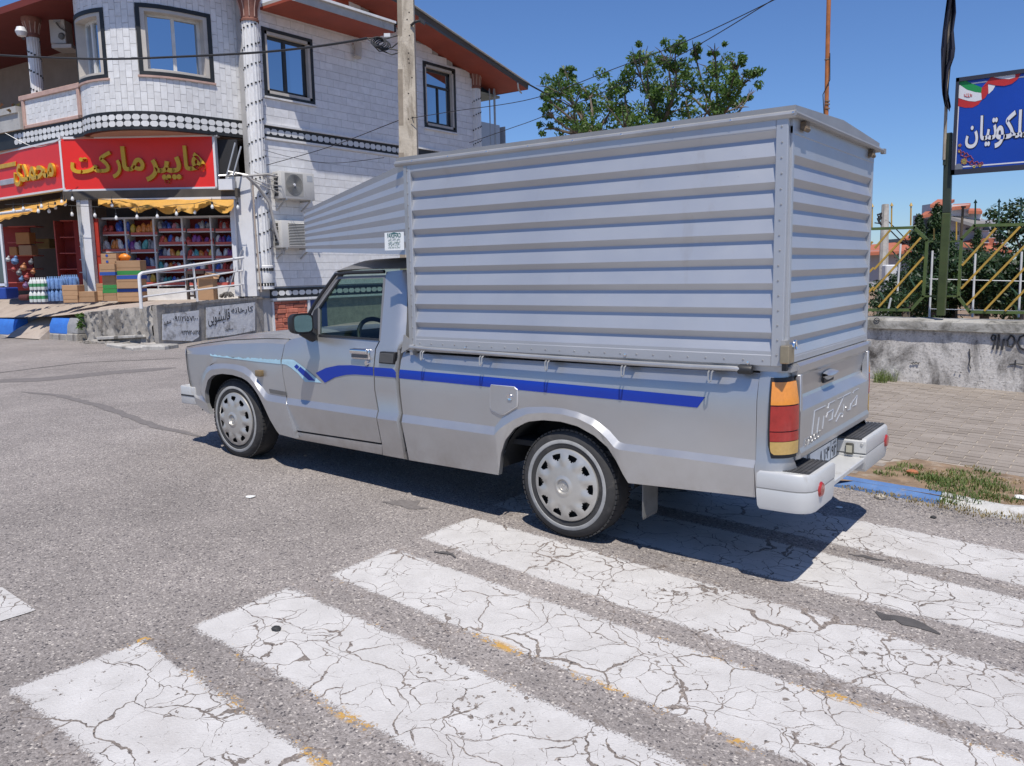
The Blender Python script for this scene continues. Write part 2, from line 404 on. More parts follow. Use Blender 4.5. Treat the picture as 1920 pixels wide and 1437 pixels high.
def zebra_px(nl, fl, nr, fr, mat, xe=7.5):
    a, b_, c, d = g2(*nl), g2(*fl), g2(*nr), g2(*fr)
    zebra(a, b_, ext(a, c, xe), ext(b_, d, xe), mat)
zebra_px((14, 1288), (262, 1198), (195, 1437), (585, 1425), PAINT_Y)
zebra_px((353, 1172), (535, 1098), (745, 1390), (1100, 1350), PAINT_Y2)
zebra_px((612, 1076), (728, 1027), (1370, 1380), (1900, 1420), PAINT_Y2)
zebra_px((783, 1007), (878, 967), (1920, 1392), (1920, 1262), PAINT)
zebra((-.73, .27), (-.75, .80), (7.5, -.10), (7.5, .40), PAINT)
zebra((-.75, .97), (-.77, 1.50), (7.5, .62), (7.5, 1.13), PAINT)
b = MB()
q = [G(-60, 1095), G(0, 1100), G(68, 1146), G(-60, 1185)]
for k in range(1):
    c0 = [(p.x, p.y, gz(p.x) + .004) for p in (q[3], q[2], q[1], q[0])]
    b.face(c0, 0, [(0.3, .1), (.06, .1), (.06, .9), (.3, .9)])
tag(b.build('road_marking', PAINT, recalc=False), kind='structure')
# tar seams and stains on the road
TAR = M('old_tar', (.085, .078, .075), .8, 0, .25, 12)
TARL = M('patched_asphalt', (.17, .153, .145), .9, 0, .2, 30, bump=.5, bscale=120)
def ground_ribbon(name, px, w, mat, off=.004, jit=.25, step=.12):
    pts = [G(*p) for p in px]; L = sum((c - a).length for a, c in zip(pts, pts[1:])); n = max(4, int(L / step))
    rs = resample([(p.x, p.y, 0) for p in pts], n); r2 = random.Random(len(px) + int(px[0][0])); A = []; B = []
    for i, p in enumerate(rs):
        t = rs[min(i + 1, n - 1)] - rs[max(i - 1, 0)]; nn = V((-t.y, t.x, 0)).normalized()
        ww = w * (1 + jit * (r2.random() * 2 - 1)) * min(1, .15 + min(i, n - 1 - i) / 3); j = nn * w * jit * (r2.random() - .5)
        for lst, sg in ((A, -1), (B, 1)):
            q = p + j + nn * ww / 2 * sg; lst.append((q.x, q.y, gz(q.x) + off))
    b = MB(); b.grid([A, B]); return tag(b.build(name, mat, recalc=False), kind='structure')
ground_ribbon('road_crack', [(-30, 703), (60, 692), (160, 680), (280, 675), (345, 672)], .05, TAR, .003)
ground_ribbon('road_crack', [(40, 735), (110, 742), (190, 762), (290, 800), (380, 820)], .10, TARL, .003)
ground_ribbon('road_patch', [(-40, 716), (80, 712), (200, 700), (330, 690)], .45, TARL, .0025, .1)
ground_ribbon('road_stain', [(1640, 1150), (1690, 1163), (1735, 1180), (1765, 1188)], .12, TAR, .003, .4, .04)
ground_ribbon('road_stain', [(1590, 1040), (1620, 1044), (1660, 1052)], .05, TAR, .003, .5, .03)
ground_ribbon('road_stain', [(815, 1036), (835, 1040), (858, 1046)], .07, TAR, .006, .5, .03)
ground_ribbon('road_stain', [(720, 940), (760, 945), (800, 955)], .12, TARL, .003, .5, .04)
# --- right hand pavement, kerb, soil patch
PX = [-3.2, -2, 0, 2, 4, 7, 10, 14]
SAND = M('jointing_sand', (.38, .33, .275), .95, 0, .12, 6, bump=.4, bscale=150)
pav = thing('pavement', None, None, (1.5, 2.3, 0)); pav['kind'] = 'structure'
b = MB()
xs = [x for x in PX if x >= -3.2]
b.grid([[(x, y, gz(x) + .045) for x in xs] for y in (2.32, 7.4)])
b.build('bedding', SAND, pav, recalc=False)
pv = []
y = 2.36; row = 0
while y < 7.3:
    w = .112 if row % 4 else .112
    x = -3.1 - (row % 2) * .105
    while x < 7.5:
        L = .215
        if not (row % 9 == 4 and False):
            pv.append((x, y, L - .012, w - .009))
        x += L
    y += w; row += 1
def in_view(p, mx=30):
    d = p - EYE; z = d.dot(FWD)
    if z < .3: return None
    px = 960 + 1550 * d.dot(RIGHT) / z; py = 718.5 + 1550 * d.dot(DOWN) / z
    return (px, py, z) if -mx < px < 1920 + mx and -mx < py < 1437 + mx else None
soil_poly = [G(*p) for p in [(1560, 914), (1640, 882), (1715, 872), (1800, 886), (1875, 898), (1990, 925), (2100, 990), (1990, 985), (1920, 969), (1830, 958), (1760, 943), (1680, 929), (1600, 915)]]
def inside(x, y, poly):
    c = False; n = len(poly)
    for i in range(n):
        a, b_ = poly[i], poly[i - 1]
        if (a.y > y) != (b_.y > y) and x < (b_.x - a.x) * (y - a.y) / (b_.y - a.y) + a.x: c = not c
    return c
def paver_box(b, x, y, L, w, r2):
    z = gz(x + L / 2) + .045; h = .004 + r2.random() * .004
    b.obox((x + L / 2, y + w / 2, z + h / 2 - .01), (L / 2, 0, -.035 * L / 2), (0, w / 2, (r2.random() - .5) * .003), (0, 0, h / 2 + .01))
cand = []; rest = MB(); r2 = random.Random(3)
for x, y, L, w in pv:
    cx, cy = x + L / 2, y + w / 2
    if inside(cx, cy, soil_poly): continue
    iv = in_view(V((cx, cy, gz(cx) + .05)))
    vis = iv is not None and (iv[0] > 1590 + max(0, (iv[1] - 800)) * .1)
    cand.append(((0 if vis else 1), iv[2] if iv else 99, x, y, L, w))
cand.sort()
for i, (nv, d, x, y, L, w) in enumerate(cand):
    if i < 290 and nv == 0:
        b = MB(); paver_box(b, x, y, L, w, r2); b.build('paver', PAVER, pav)
    else: paver_box(rest, x, y, L, w, r2)
tag(rest.build('paver_field', PAVER, pav), kind='stuff')
SOIL = M('dry_soil', (.235, .16, .10), .95, 0, .35, 8, bump=.8, bscale=60, dirt=(.38, .32, .25), dirt_amt=.08)
b = MB(); n = len(soil_poly)
b.face([(p.x, p.y, gz(p.x) + .0495) for p in soil_poly]); tag(b.build('soil_patch', SOIL, recalc=False), kind='structure')
# kerb: blue run then white run, low and worn
KBLUE = make_concrete('blue_kerb_paint', (.07, .15, .34), (.11, .21, .42), (.24, .24, .25), .0, 9, False)
KWHITE = make_concrete('white_kerb_paint', (.44, .43, .41), (.58, .57, .55), (.24, .22, .20), .04, 11, False)
kerb_pts = [G(*p) for p in [(1330, 870), (1480, 895), (1590, 913), (1680, 929), (1765, 943), (1830, 958), (1880, 968), (1925, 971), (2100, 1010)]]
def kerb_run(p, q, mat, nm):
    b = MB(); L = (q - p).length; n = max(2, int(L / .06)); A = []; r3 = random.Random(int(L * 977)); rows = [[], [], [], []]
    for i in range(n + 1):
        c = p.lerp(q, i / n); z = gz(c.x); j = (r3.random() - .5) * .012
        for k, (dy, dz) in enumerate(((-.06, -.03), (-.05 + j, .022 + j * .6), (.02 + j, .060 + j * .5), (.085, .054))): rows[k].append((c.x, c.y + dy, z + dz))
    b.grid(rows); o = b.build(nm, mat, recalc=False); return tag(o, kind='structure')
for p, q in zip(kerb_pts[:4], kerb_pts[1:5]): kerb_run(p, q, KBLUE, 'kerb_blue')
for p, q in zip(kerb_pts[4:], kerb_pts[5:]): kerb_run(p, q, KWHITE, 'kerb_white')
kerb_run(V((-3.2, 2.2, 0)), kerb_pts[0], KBLUE, 'kerb_blue')
# grass
GRASS = make_leaf('grass_blade', (.09, .155, .035), (.25, .27, .09), .3); DRYG = make_leaf('dry_grass', (.26, .20, .08), (.36, .27, .12), .2)
def blades(name, spots, n, hgt, mat, seed, spread):
    r3 = random.Random(seed); b = MB()
    for px, py, s in spots:
        c = G(px, py, .04)
        for k in range(int(n * s)):
            a = r3.random() * 6.28; rr = spread * s * math.sqrt(r3.random()); x, y = c.x + rr * math.cos(a), c.y + rr * .8 * math.sin(a)
            h = hgt * (.5 + r3.random()) * (.6 + .4 * s); a2 = r3.random() * 6.28; l = h * (.4 + .7 * r3.random()); w = .0022 + .002 * r3.random()
            d = V((math.cos(a2), math.sin(a2), 0)); sd_ = V((-d.y, d.x, 0)) * w; p0 = V((x, y, gz(x) + .046)); p1 = p0 + d * l * .35 + V((0, 0, h * .7)); p2 = p0 + d * l + V((0, 0, h))
            b.face([p0 - sd_, p0 + sd_, p1 + sd_ * .7, p1 - sd_ * .7]); b.face([p1 - sd_ * .7, p1 + sd_ * .7, p2])
    return tag(b.build(name, mat, recalc=False), kind='stuff')
blades('grass', [(1790, 905, 1.1), (1815, 915, 1.2), (1835, 905, 1), (1800, 928, 1.1), (1820, 936, .9), (1740, 900, .7), (1760, 908, .7), (1720, 896, .5), (1850, 890, .5), (1680, 884, .4), (1705, 878, .5), (1660, 893, .4), (1880, 922, .6), (1885, 938, .5), (1800, 890, .5), (1780, 945, .4)], 200, .032, GRASS, 5, .20)
blades('dry_grass', [(1650, 928, .5), (1700, 938, .5), (1740, 946, .6), (1790, 953, .6), (1830, 965, .6), (1740, 887, .6), (1770, 893, .6), (1860, 935, .6), (1900, 942, .6), (1890, 905, .5), (1910, 975, .7), (1600, 918, .4), (1830, 880, .4)], 190, .016, DRYG, 6, .2)
blades('weeds', [(1672, 712, 1.3), (1660, 716, .8), (1688, 714, .8), (1650, 719, .5)], 130, .12, GRASS, 8, .16)
# small litter
def pebble(name, px, py, s, mat, label, cat, group=None, off=.005, flat=.6):
    p = G(px, py); b = MB(); r3 = random.Random(px); n = 7
    top = []
    for k in range(3):
        rr = (1, .95, .5)[k] * s; hh = (0, .5, .9)[k] * s * flat
        top.append([(p.x + math.cos(6.283 * j / n) * rr * (.8 + .4 * r3.random()), p.y + math.sin(6.283 * j / n) * rr * (.7 + .4 * r3.random()), gz(p.x) + off + hh) for j in range(n)])
    b.grid(top, closed=True); b.face(top[-1]); o = b.build(name, mat, org=(p.x, p.y, gz(p.x))); return tag(o, label, cat, group)
PAPER = M('white_scrap', (.75, .75, .73), .7, 0, .05); STONE = M('pale_stone', (.42, .38, .33), .9, 0, .2, 20); BRICKF = M('brick_bit', (.42, .15, .07), .85, 0, .2, 20); BLK = M('black_bit', (.03, .03, .03), .7)
pebble('paper_scrap', 470, 933, .035, PAPER, 'white paper scrap lying alone on the asphalt left of the rear wheel', 'litter', flat=.15)
pebble('paper_scrap', 1573, 953, .022, PAPER, 'small white scrap in the truck shadow behind the bumper', 'litter', flat=.3)
pebble('stone', 1651, 935, .045, STONE, 'pale flat stone in front of the blue kerb', 'stone')
pebble('brick_fragment', 1710, 902, .04, BRICKF, 'orange brick fragment on the soil beside the grass', 'brick fragment', off=.06)
pebble('plastic_scrap', 1912, 950, .04, PAPER, 'white plastic scrap behind the white kerb at the right edge', 'litter', off=.06, flat=.4)
pebble('stone', 1750, 972, .018, BLK, 'small dark stone on asphalt below the white kerb', 'stone')
pebble('stone', 518, 1183, .022, BLK, 'black pebble on the second zebra stripe', 'stone', off=.008)
# ================================================================== THE TRUCK
W = 1.55                                     # body width
T0 = V((-1.2, .775, 0))
truck = thing('pickup_truck', 'silver pickup truck with blue side stripe and ribbed metal cargo box', 'truck', T0)
def lean(z, base=.055): return base + max(0, z - 1.075) * .27
def SL(px, py, base=.055):
    y = base
    for _ in range(12):
        p = S(px, py, y); y = lean(p.z, base)
    return p
def mirror_y(b):
    n = MB(); n.v = [V((p.x, W - p.y, p.z)) for p in b.v]; n.f = [f[::-1] for f in b.f]; n.m = list(b.m); return n
def panel(name, rows, ns, mat, parent=truck, thick=.035, both=True, sharp=22, end_x=None):
    """rows: (list of segments in px, y or 'lean'); every segment resampled to the matching count in ns"""
    R = []
    for segs, y in rows:
        line = []
        for i, (sg, n) in enumerate(zip(segs, ns)):
            pts = resample([(p[0], p[1], p[2] if len(p) > 2 else 0) for p in sg], n)
            if i: pts = pts[1:]
            for p in pts:
                q = SL(p.x, p.y) if y == 'lean' else S(p.x, p.y, y + p.z)
                if y == 'lean' and p.z: q.y += p.z
                line.append(q)
        if end_x:
            for k_ in range(6): line[-1 - k_].x += (end_x - line[-1].x) * (1 - k_ / 6) if k_ else 0
            line[-1].x = end_x
        R.append(line)
    b = MB(); b.grid(R)
    ring = R[0] + [r[-1] for r in R[1:]] + R[-1][-2::-1] + [r[0] for r in R[-2:0:-1]]
    b.grid([ring + [ring[0]], [p + V((0, thick, 0)) for p in ring] + [ring[0] + V((0, thick, 0))]])
    o = b.build(name, mat, parent, sharp=sharp, recalc=False)
    if both: mirror_y(b).build(name, mat, parent, sharp=sharp, recalc=False)
    return o, R
# front fender
ARF = [(395, 777.4), (386.3, 757.7), (384, 735.8), (389, 713.8), (398, 704.3), (415.5, 701), (436, 703.3), (453.5, 708.7), (468, 718), (478.4, 731.4), (487, 746), (496, 765), (506, 787), (518, 807.4), (523.7, 814.7)]
fender, _ = panel('front_fender', [
    ([[(369, 759), (384, 771), (395, 777.4)], ARF, [(523.7, 814.7), (554, 822.7)]], .0),
    ([[(365, 745), (380, 752), (388, 757)], [(388, 757), (379.5, 742), (381, 715), (387, 700), (395, 693.4), (418.5, 691), (437.5, 693), (455, 699), (468, 708), (478.4, 721), (487, 735.8), (496, 748), (501, 752)], [(501, 752), (536, 758)]], -.004),
    ([[(362, 738), (372, 743), (378, 742)], [(378, 742), (373.5, 728), (376, 708), (382, 697), (389, 686.8), (404, 682.4), (423, 681.8), (442, 683.5), (459.4, 688), (471, 696), (481, 708.5), (490, 723), (499, 735.5), (504, 739.5)], [(504, 739.5), (537, 745.5)]], .022),
    ([[(351.5, 700), (360, 700), (366, 698)], [(366, 698), (410, 676), (450, 677), (480, 693), (500, 710)], [(500, 710), (530.5, 704)]], .02),
    ([[(347.6, 664), (358, 664), (368, 665)], [(368, 665), (430, 667), (500, 672)], [(500, 672), (527, 674.5)]], .02),
    ([[(347.6, 655), (360, 652.6), (372, 651)], [(372, 651), (430, 645), (500, 643.5)], [(500, 643.5), (533.5, 646)]], .05),
    ([[(349, 651.5), (362, 648.6), (374, 646)], [(374, 646), (430, 638.5), (500, 635.5)], [(500, 635.5), (541, 636.5)]], .12),
], (6, 60, 14), SILVER)
# door
door, DR = panel('door', [
    ([[(548.8, 806), (714.3, 831)]], .03),
    ([[(536.8, 758.3), (705.2, 784)]], .0),
    ([[(538.8, 746), (708.4, 769.6)]], .024),
    ([[(531.2, 704), (701.6, 731)]], .02),
    ([[(528.4, 675), (700, 688.6)]], .02),
    ([[(534.2, 646.2), (703.2, 654.6)]], .04),
    ([[(543.5, 637.2), (575, 630.2), (598, 629.6), (711, 638.8)]], .058),
], (24,), SILVER)
b = MB()
lo = [(596.7, 629), (596.7, 577), (613.5, 553), (634, 524), (718.7, 521.4), (710.7, 638)]
hi = [(590, 631), (590.5, 575), (608, 549), (631, 519), (723.5, 516), (715.5, 640)]
def frame_ring(b, inner, outer, fn, d=.03):
    I = [fn(*p) for p in inner]; O = [fn(*p) for p in outer]; n = len(I)
    for i in range(n):
        j = (i + 1) % n
        b.face([I[i], I[j], O[j], O[i]])
        b.face([I[i], I[i] + V((0, d, 0)), I[j] + V((0, d, 0)), I[j]])
        b.face([O[i], O[j], O[j] + V((0, d, 0)), O[i] + V((0, d, 0))])
frame_ring(b, lo, hi, SL)
b.build('window_frame', M('window_frame_grey', (.20, .20, .205), .5, .2), door)
mirror_y(b).build('window_frame', BLACKP, truck)
b = MB(); b.face([SL(*p) + V((0, .018, 0)) for p in lo]); b.build('door_glass', TRGLASS, door, recalc=False)
mirror_y(b).build('side_glass', TRGLASS, truck, recalc=False)
b = MB(); b.prism([SL(*p) - V((0, .004, 0)) for p in [(577.5, 592), (596, 577), (596, 628), (577, 630), (574, 622)]], (0, .03, 0)); b.build('mirror_mount', BLACKP, door)
b = MB(); b.prism([SL(711, 638.6) + V((0, -.006, 0)), SL(598, 629.8) + V((0, -.006, 0)), SL(598, 627) + V((0, -.004, 0)), SL(710.5, 635.5) + V((0, -.004, 0))], (0, .012, 0)); b.build('window_seal', BLACKP, door)
# door handle, lock
h = S(679, 662, .03)
b = MB(); b.box(h.x - .085, h.x + .085, .008, .045, h.z - .043, h.z + .03); b.build('handle_surround', CHROME, door, bev=.012, seg=3)
b = MB(); b.box(h.x - .075, h.x + .075, .002, .03, h.z - .030, h.z - .008); hd = b.build('handle_recess', M('shaded_recess_grey', (.16, .16, .165), .5, .3), door)  # shade of the silver recess put into a darker grey
b = MB(); b.box(h.x - .08, h.x + .08, -.012, .02, h.z - .004, h.z + .028); b.build('handle', CHROME, door, bev=.008, seg=3)
h = S(688.5, 681, .02); b = MB(); b.lathe([(0, .012), (.016, .012), (.02, .004), (.02, -.01)], (h.x, .022, h.z), (0, -1, 0), 16); b.build('lock', CHROME, door)
# rocker, cab corner
panel('rocker_panel', [([[(555.5, 823.3), (717, 853)]], .05), ([[(552.5, 816), (716.5, 842)]], .036), ([[(550, 809.5), (716, 834.5)]], .034)], (12,), SILVER)
panel('cab_corner', [
    ([[(718, 853.5), (758, 861), (765, 862.5, .03)]], .045),
    ([[(716.3, 833), (755, 838), (760.5, 839, .02)]], .03),
    ([[(707, 785), (744, 790), (749, 790.5, .02)]], .0),
    ([[(710.4, 770), (748, 776), (753.3, 775, .02)]], .024),
    ([[(703.6, 731), (743, 735), (748, 735, .02)]], .02),
    ([[(702, 689), (742, 692.5), (746.8, 693, .02)]], .02),
    ([[(705.2, 655), (744, 656), (751, 655, .03)]], .04),
    ([[(713, 639), (746, 639), (754, 639, .03)]], 'lean'),
    ([[(716.5, 600), (748, 600), (756.5, 600, .03)]], 'lean'),
    ([[(720, 560), (750, 560), (757.5, 560, .03)]], 'lean'),
    ([[(723.6, 516), (752, 514), (758, 513.5, .03)]], 'lean'),
    ([[(724.5, 510), (752, 507), (758, 506, .05)]], 'lean'),
], (8,), SILVER, sharp=30)
# vent on the cab corner
q = [S(*p, .012) for p in [(711.5, 659.5), (740.5, 661), (738, 684), (709.5, 681.5)]]
b = MB(); b.prism(q, (0, .03, 0)); vent = b.build('air_vent', BLACKP, truck, bev=.004)
b = MB()
for i in range(13):
    t = .08 + .84 * i / 12; a = q[0].lerp(q[1], t); c = q[3].lerp(q[2], t); b.bar(a.lerp(c, .12) - V((0, .003, 0)), a.lerp(c, .88) - V((0, .003, 0)), .005, .008, (0, 1, 0))
b.build('vent_slats', M('vent_grey', (.13, .13, .13), .45), vent)
# windscreen pillars and roof
pil = [(577, 592), (590, 572), (608, 543), (631, 513), (640, 511), (615, 545), (597, 577), (582, 600)]
b = MB(); b.prism([SL(*p) - V((0, .006, 0)) for p in [(570, 620), (577, 590), (604, 546), (629, 508), (637, 513.5), (609, 551), (592, 577), (583, 605)]], (0, .06, 0)); b.build('windscreen_pillar', SILVER, truck, bev=.006)
mirror_y(b).build('windscreen_pillar', SILVER, truck, bev=.006)
b = MB(); b.tube([SL(*p) - V((0, .012, 0)) for p in [(576, 600), (590, 574), (606, 550), (632, 514.5), (660, 511.5), (723, 509.5)]], .012, 8); b.build('drip_rail', BLACKP, truck)
roofside = [SL(*p) for p in [(630, 508.5), (645, 506), (680, 504), (725, 503.5), (758, 503.5)]]
rows = []
for p in roofside:
    ln = []
    for k in range(13):
        t = k / 12; yy = p.y + (W - 2 * p.y) * t; u = abs(2 * t - 1); ln.append((p.x + .06 * (1 - u * u) * (-1 if p is roofside[0] else 0), yy, p.z + .075 * (1 - u ** 4) * (.55 if p is roofside[0] else 1)))
    rows.append(ln)
b = MB(); b.grid(rows)
lip = [[(x, y, z - .03) for x, y, z in rows[0]], rows[0]]; b.grid(lip)
b.build('cab_roof', SILVER, truck, recalc=False)
wtop = rows[0]; wb = S(572, 622, .09)
base = []
for k in range(13):
    t = k / 12; u = abs(2 * t - 1); base.append((wb.x - .10 * (1 - u * u), .09 + (W - .18) * t, wb.z + .03 * (1 - u * u)))
b = MB(); b.grid([base, [(x, y, z - .03) for x, y, z in wtop]]); b.build('windscreen', TRGLASS, truck, recalc=False)
# rear cab wall, cabin
b = MB(); b.box(-1.165, -1.15, .08, W - .08, .36, 1.10); b.box(-1.165, -1.15, .17, .30, 1.10, 1.50); b.box(-1.165, -1.15, W - .30, W - .17, 1.10, 1.50); b.box(-1.165, -1.15, .17, W - .17, 1.44, 1.56)
b.build('cab_back_wall', SILVER, truck)
for ya, yb2 in ((.10, .115), (W - .115, W - .10)): b = MB(); b.box(-2.24, -1.17, ya, yb2, .42, 1.075 if ya < .5 else 1.11); b.build('door_trim', SEATM, truck)
b = MB(); b.box(-1.1645, -1.158, .28, W - .28, 1.08, 1.46); b.build('rear_glass', TRGLASS, truck)
b = MB(); b.prism([(-2.28, .1, .62), (-1.93, .1, .62), (-1.90, .1, .98), (-2.0, .1, 1.075), (-2.25, .1, 1.085)], (0, W - .2, 0)); b.build('dashboard', M('dash_black', (.012, .012, .014), .7), truck, bev=.02)
b = MB(); b.box(-1.72, -1.17, .13, W - .13, .45, .72); b.prism([(-1.36, .13, .7), (-1.17, .13, .7), (-1.17, .13, 1.12), (-1.24, .13, 1.13)], (0, W - .26, 0)); b.build('bench_seat', SEATM, truck, bev=.03, seg=2)
sw = V((-1.78, .40, 1.02)); ax = V((.80, 0, .45)).normalized(); u = ax.cross(V((0, 1, 0))).normalized(); v = V((0, 1, 0))
b = MB(); b.tube([sw + (u * math.cos(a) + v * math.sin(a)) * .19 for a in [2 * math.pi * i / 40 for i in range(40)]], .016, 8, closed=True)
for a in (0.2, math.pi - .2, 1.5 * math.pi): b.bar(sw - ax * .03, sw + (u * math.sin(a) + v * math.cos(a)) * .185, .03, .015, ax)
b.obox(sw - ax * .03, u * .06, v * .09, ax * .02); b.bar(sw - ax * .05, sw - ax * .3, .05, .05)
b.build('steering_wheel', M('steering_black', (.012, .012, .013), .55), truck)
b = MB(); b.lathe([(.0, .02), (.03, .018), (.035, 0)], (0, 0, 0), (0, 1, 0), 8)
# mirror
mc = S(566, 607, -.14)
b = MB()
A = V((.085, -.035, 0)).normalized(); 
shell = []
for k, (sc, dx) in enumerate([(.35, -.075), (.78, -.06), (.96, -.03), (1., 0.), (.97, .012)]):
    ln = []
    for j in range(20):
        a = 2 * math.pi * j / 20; ca, sa = math.cos(a), math.sin(a); e = .5
        yy = math.copysign(abs(ca) ** e, ca) * .068 * sc; zz = math.copysign(abs(sa) ** e, sa) * .070 * sc
        ln.append(mc + V((dx + .42 * yy, yy, zz)))
    shell.append(ln)
b.grid(shell, closed=True); b.face(shell[0])
mir = b.build('wing_mirror', BLACKP, truck, sharp=50)
b = MB(); b.face([p + V((-.004, 0, 0)) - (p - mc) * .03 for p in shell[-1]][::-1])
b.build('mirror_rim', BLACKP, mir, recalc=False)
b = MB(); ln = []
for j in range(20):
    a = 2 * math.pi * j / 20; ca, sa = math.cos(a), math.sin(a)
    y_ = math.copysign(abs(ca) ** .5, ca) * .056; ln.append(mc + V((.014 + .42 * y_, y_, math.copysign(abs(sa) ** .5, sa) * .056)))
b.face(ln); b.build('mirror_glass', MIRROR, mir, recalc=False)
b = MB(); b.tube([mc + V((-.03, .03, -.05)), mc + V((-.01, .09, -.10)), SL(581, 622) + V((0, .01, -.01))], [.04, .032, .045], 10); b.build('mirror_arm', BLACKP, mir)
# hood
hs = [S(*p, .12) for p in [(349.5, 651), (374, 645.6), (430, 638), (500, 635), (541, 636)]]
rows = []
for i, p in enumerate(hs):
    ln = []
    cr = (.018, .03, .04, .042, .035)[i]
    for k in range(17):
        t = k / 16; u = abs(2 * t - 1); bump = cr * (1 - u ** 3) + .012 * math.exp(-((u - .72) / .07) ** 2)
        ln.append((p.x - (-.04 * (1 - u * u) if i == 0 else 0), .12 + (W - .24) * t, p.z + bump + .003))
    rows.append(ln)
rows.append([(p[0] + .12, p[1], p[2] - .012) for p in rows[-1]])
rows.insert(0, [(x + .03, y, z - .02) for x, y, z in rows[0]])
b = MB(); b.grid(rows); b.build('hood', SILVER, truck, recalc=False, sharp=40)
b = MB(); fr = rows[1]
FEDGE = [(349, 654), (348, 666), (350.6, 690), (354.6, 715), (361, 738), (369, 758)]
b.grid([[(S(*p, .10).x + .02 + .05 * (1 - abs(2 * k / 16 - 1) ** 4), .10 + (W - .2) * k / 16, S(*p, .10).z) for k in range(17)] for p in FEDGE])
b.grid([[S(*p, .10) + V((.02, 0, 0)) for p in FEDGE], [S(*p, .01) for p in FEDGE]]); b.build('front_grille_panel', SILVER, truck, recalc=False)
# front bumper
p0 = S(339, 723, .02); p1 = S(364, 727, .02); pz0 = S(368, 760, .02).z
b = MB(); b.box(p0.x - .03, p0.x + .05, .03, W - .03, pz0, p0.z); b.box(p0.x + .0, p1.x + .02, .012, .06, pz0, p0.z); b.box(p0.x + .0, p1.x + .02, W - .06, W - .012, pz0, p0.z)
fb = b.build('front_bumper', WHITEB, truck, bev=.012, seg=2)
b = MB(); b.box(p0.x + .01, p1.x + .01, .009, .014, (pz0 + p0.z) / 2 - .006, (pz0 + p0.z) / 2 + .006); b.build('bumper_groove', BLACKP, fb)
# indicator, fender badge
h = S(489.5, 700, .02); b = MB(); b.box(h.x - .035, h.x + .03, -.012, .03, h.z - .024, h.z + .024); b.build('side_indicator', M('smoked_amber', (.20, .14, .07), .25, 0, .1, 40), fender, bev=.007, seg=2)
b = MB(); q = [S(*p, .0165) for p in [(504, 729.5), (535.5, 735), (536.5, 742.5), (506, 737)]]; b.prism(q, (0, .01, 0)); fbg = b.build('fender_badge', M('badge_dark', (.17, .165, .16), .4, .4), fender)
# bed side
ARR = [(934.7, 891), (939.4, 851), (947, 826), (964, 804), (989, 791), (1017.5, 788), (1052, 791), (1083, 799.7), (1114, 817), (1139, 839), (1155, 864), (1167.5, 889), (1178, 906)]
bed, _ = panel('bed_side', [
    ([[(767, 863), (934.7, 891)], ARR, [(1178, 906), (1412, 932.5)]], .025),
    ([[(753, 792), (926, 816.5)], [(926, 816.5), (936, 805), (947, 797), (964, 787), (989, 776.5), (1020.6, 774.2), (1055, 777.5), (1083, 785), (1114, 800.5), (1136, 821), (1152, 840), (1161, 843.8)], [(1161, 843.8), (1411, 878)]], .0),
    ([[(755.5, 777), (928, 800.5)], [(928, 800.5), (936, 790), (942.5, 782.5), (964, 769), (989, 763.5), (1020.6, 762.6), (1055, 765.8), (1083, 772.8), (1114, 785.4), (1142.5, 807.3), (1161, 828.6), (1171, 832)], [(1171, 832), (1411, 862.5)]], .024),
    ([[(751, 737), (920, 752)], [(920, 752), (1010, 745), (1090, 752), (1180, 780)], [(1180, 780), (1411, 806)]], .018),
    ([[(749, 699), (920, 716)], [(920, 716), (1180, 735)], [(1180, 735), (1411, 751)]], .018),
    ([[(752, 676), (920, 690)], [(920, 690), (1180, 708)], [(1180, 708), (1412, 722)]], .035),
    ([[(757, 661), (920, 672)], [(920, 672), (1180, 688)], [(1180, 688), (1413, 699)]], .055),
], (14, 70, 30), SILVER, end_x=1.087)
b = MB(); tl = S(757, 660, .055).x; b.box(tl, 1.24, .04, .16, 1.02, 1.0455); b.box(tl, 1.24, W - .16, W - .04, 1.02, 1.0455); b.build('bed_rim', SILVER, truck)
b = MB(); b.box(tl, tl + .02, .06, W - .06, .42, 1.03); b.build('bed_front_panel', SILVER, truck)
# fuel flap
fl = [(920, 722), (964, 726), (969.5, 731), (969, 762), (945, 777), (936, 777), (921, 770), (918.6, 764), (918.6, 727)]
F0 = [S(*p, .012) for p in fl]
b = MB(); b.prism(F0, (0, .01, 0)); ff = b.build('fuel_flap', SILVER, bed, bev=.002)
b = MB(); b.tube([p + V((0, .004, 0)) for p in F0], .0028, 5, closed=True); b.build('flap_seam', M('seam_light', (.75, .75, .76), .3, .6), ff)
h = S(956, 745, .01); b = MB(); b.lathe([(0, .008), (.006, .008), (.006, .004), (.018, .006), (.02, 0)], (h.x, .011, h.z), (0, -1, 0), 14); b.build('flap_lock', CHROME, ff)
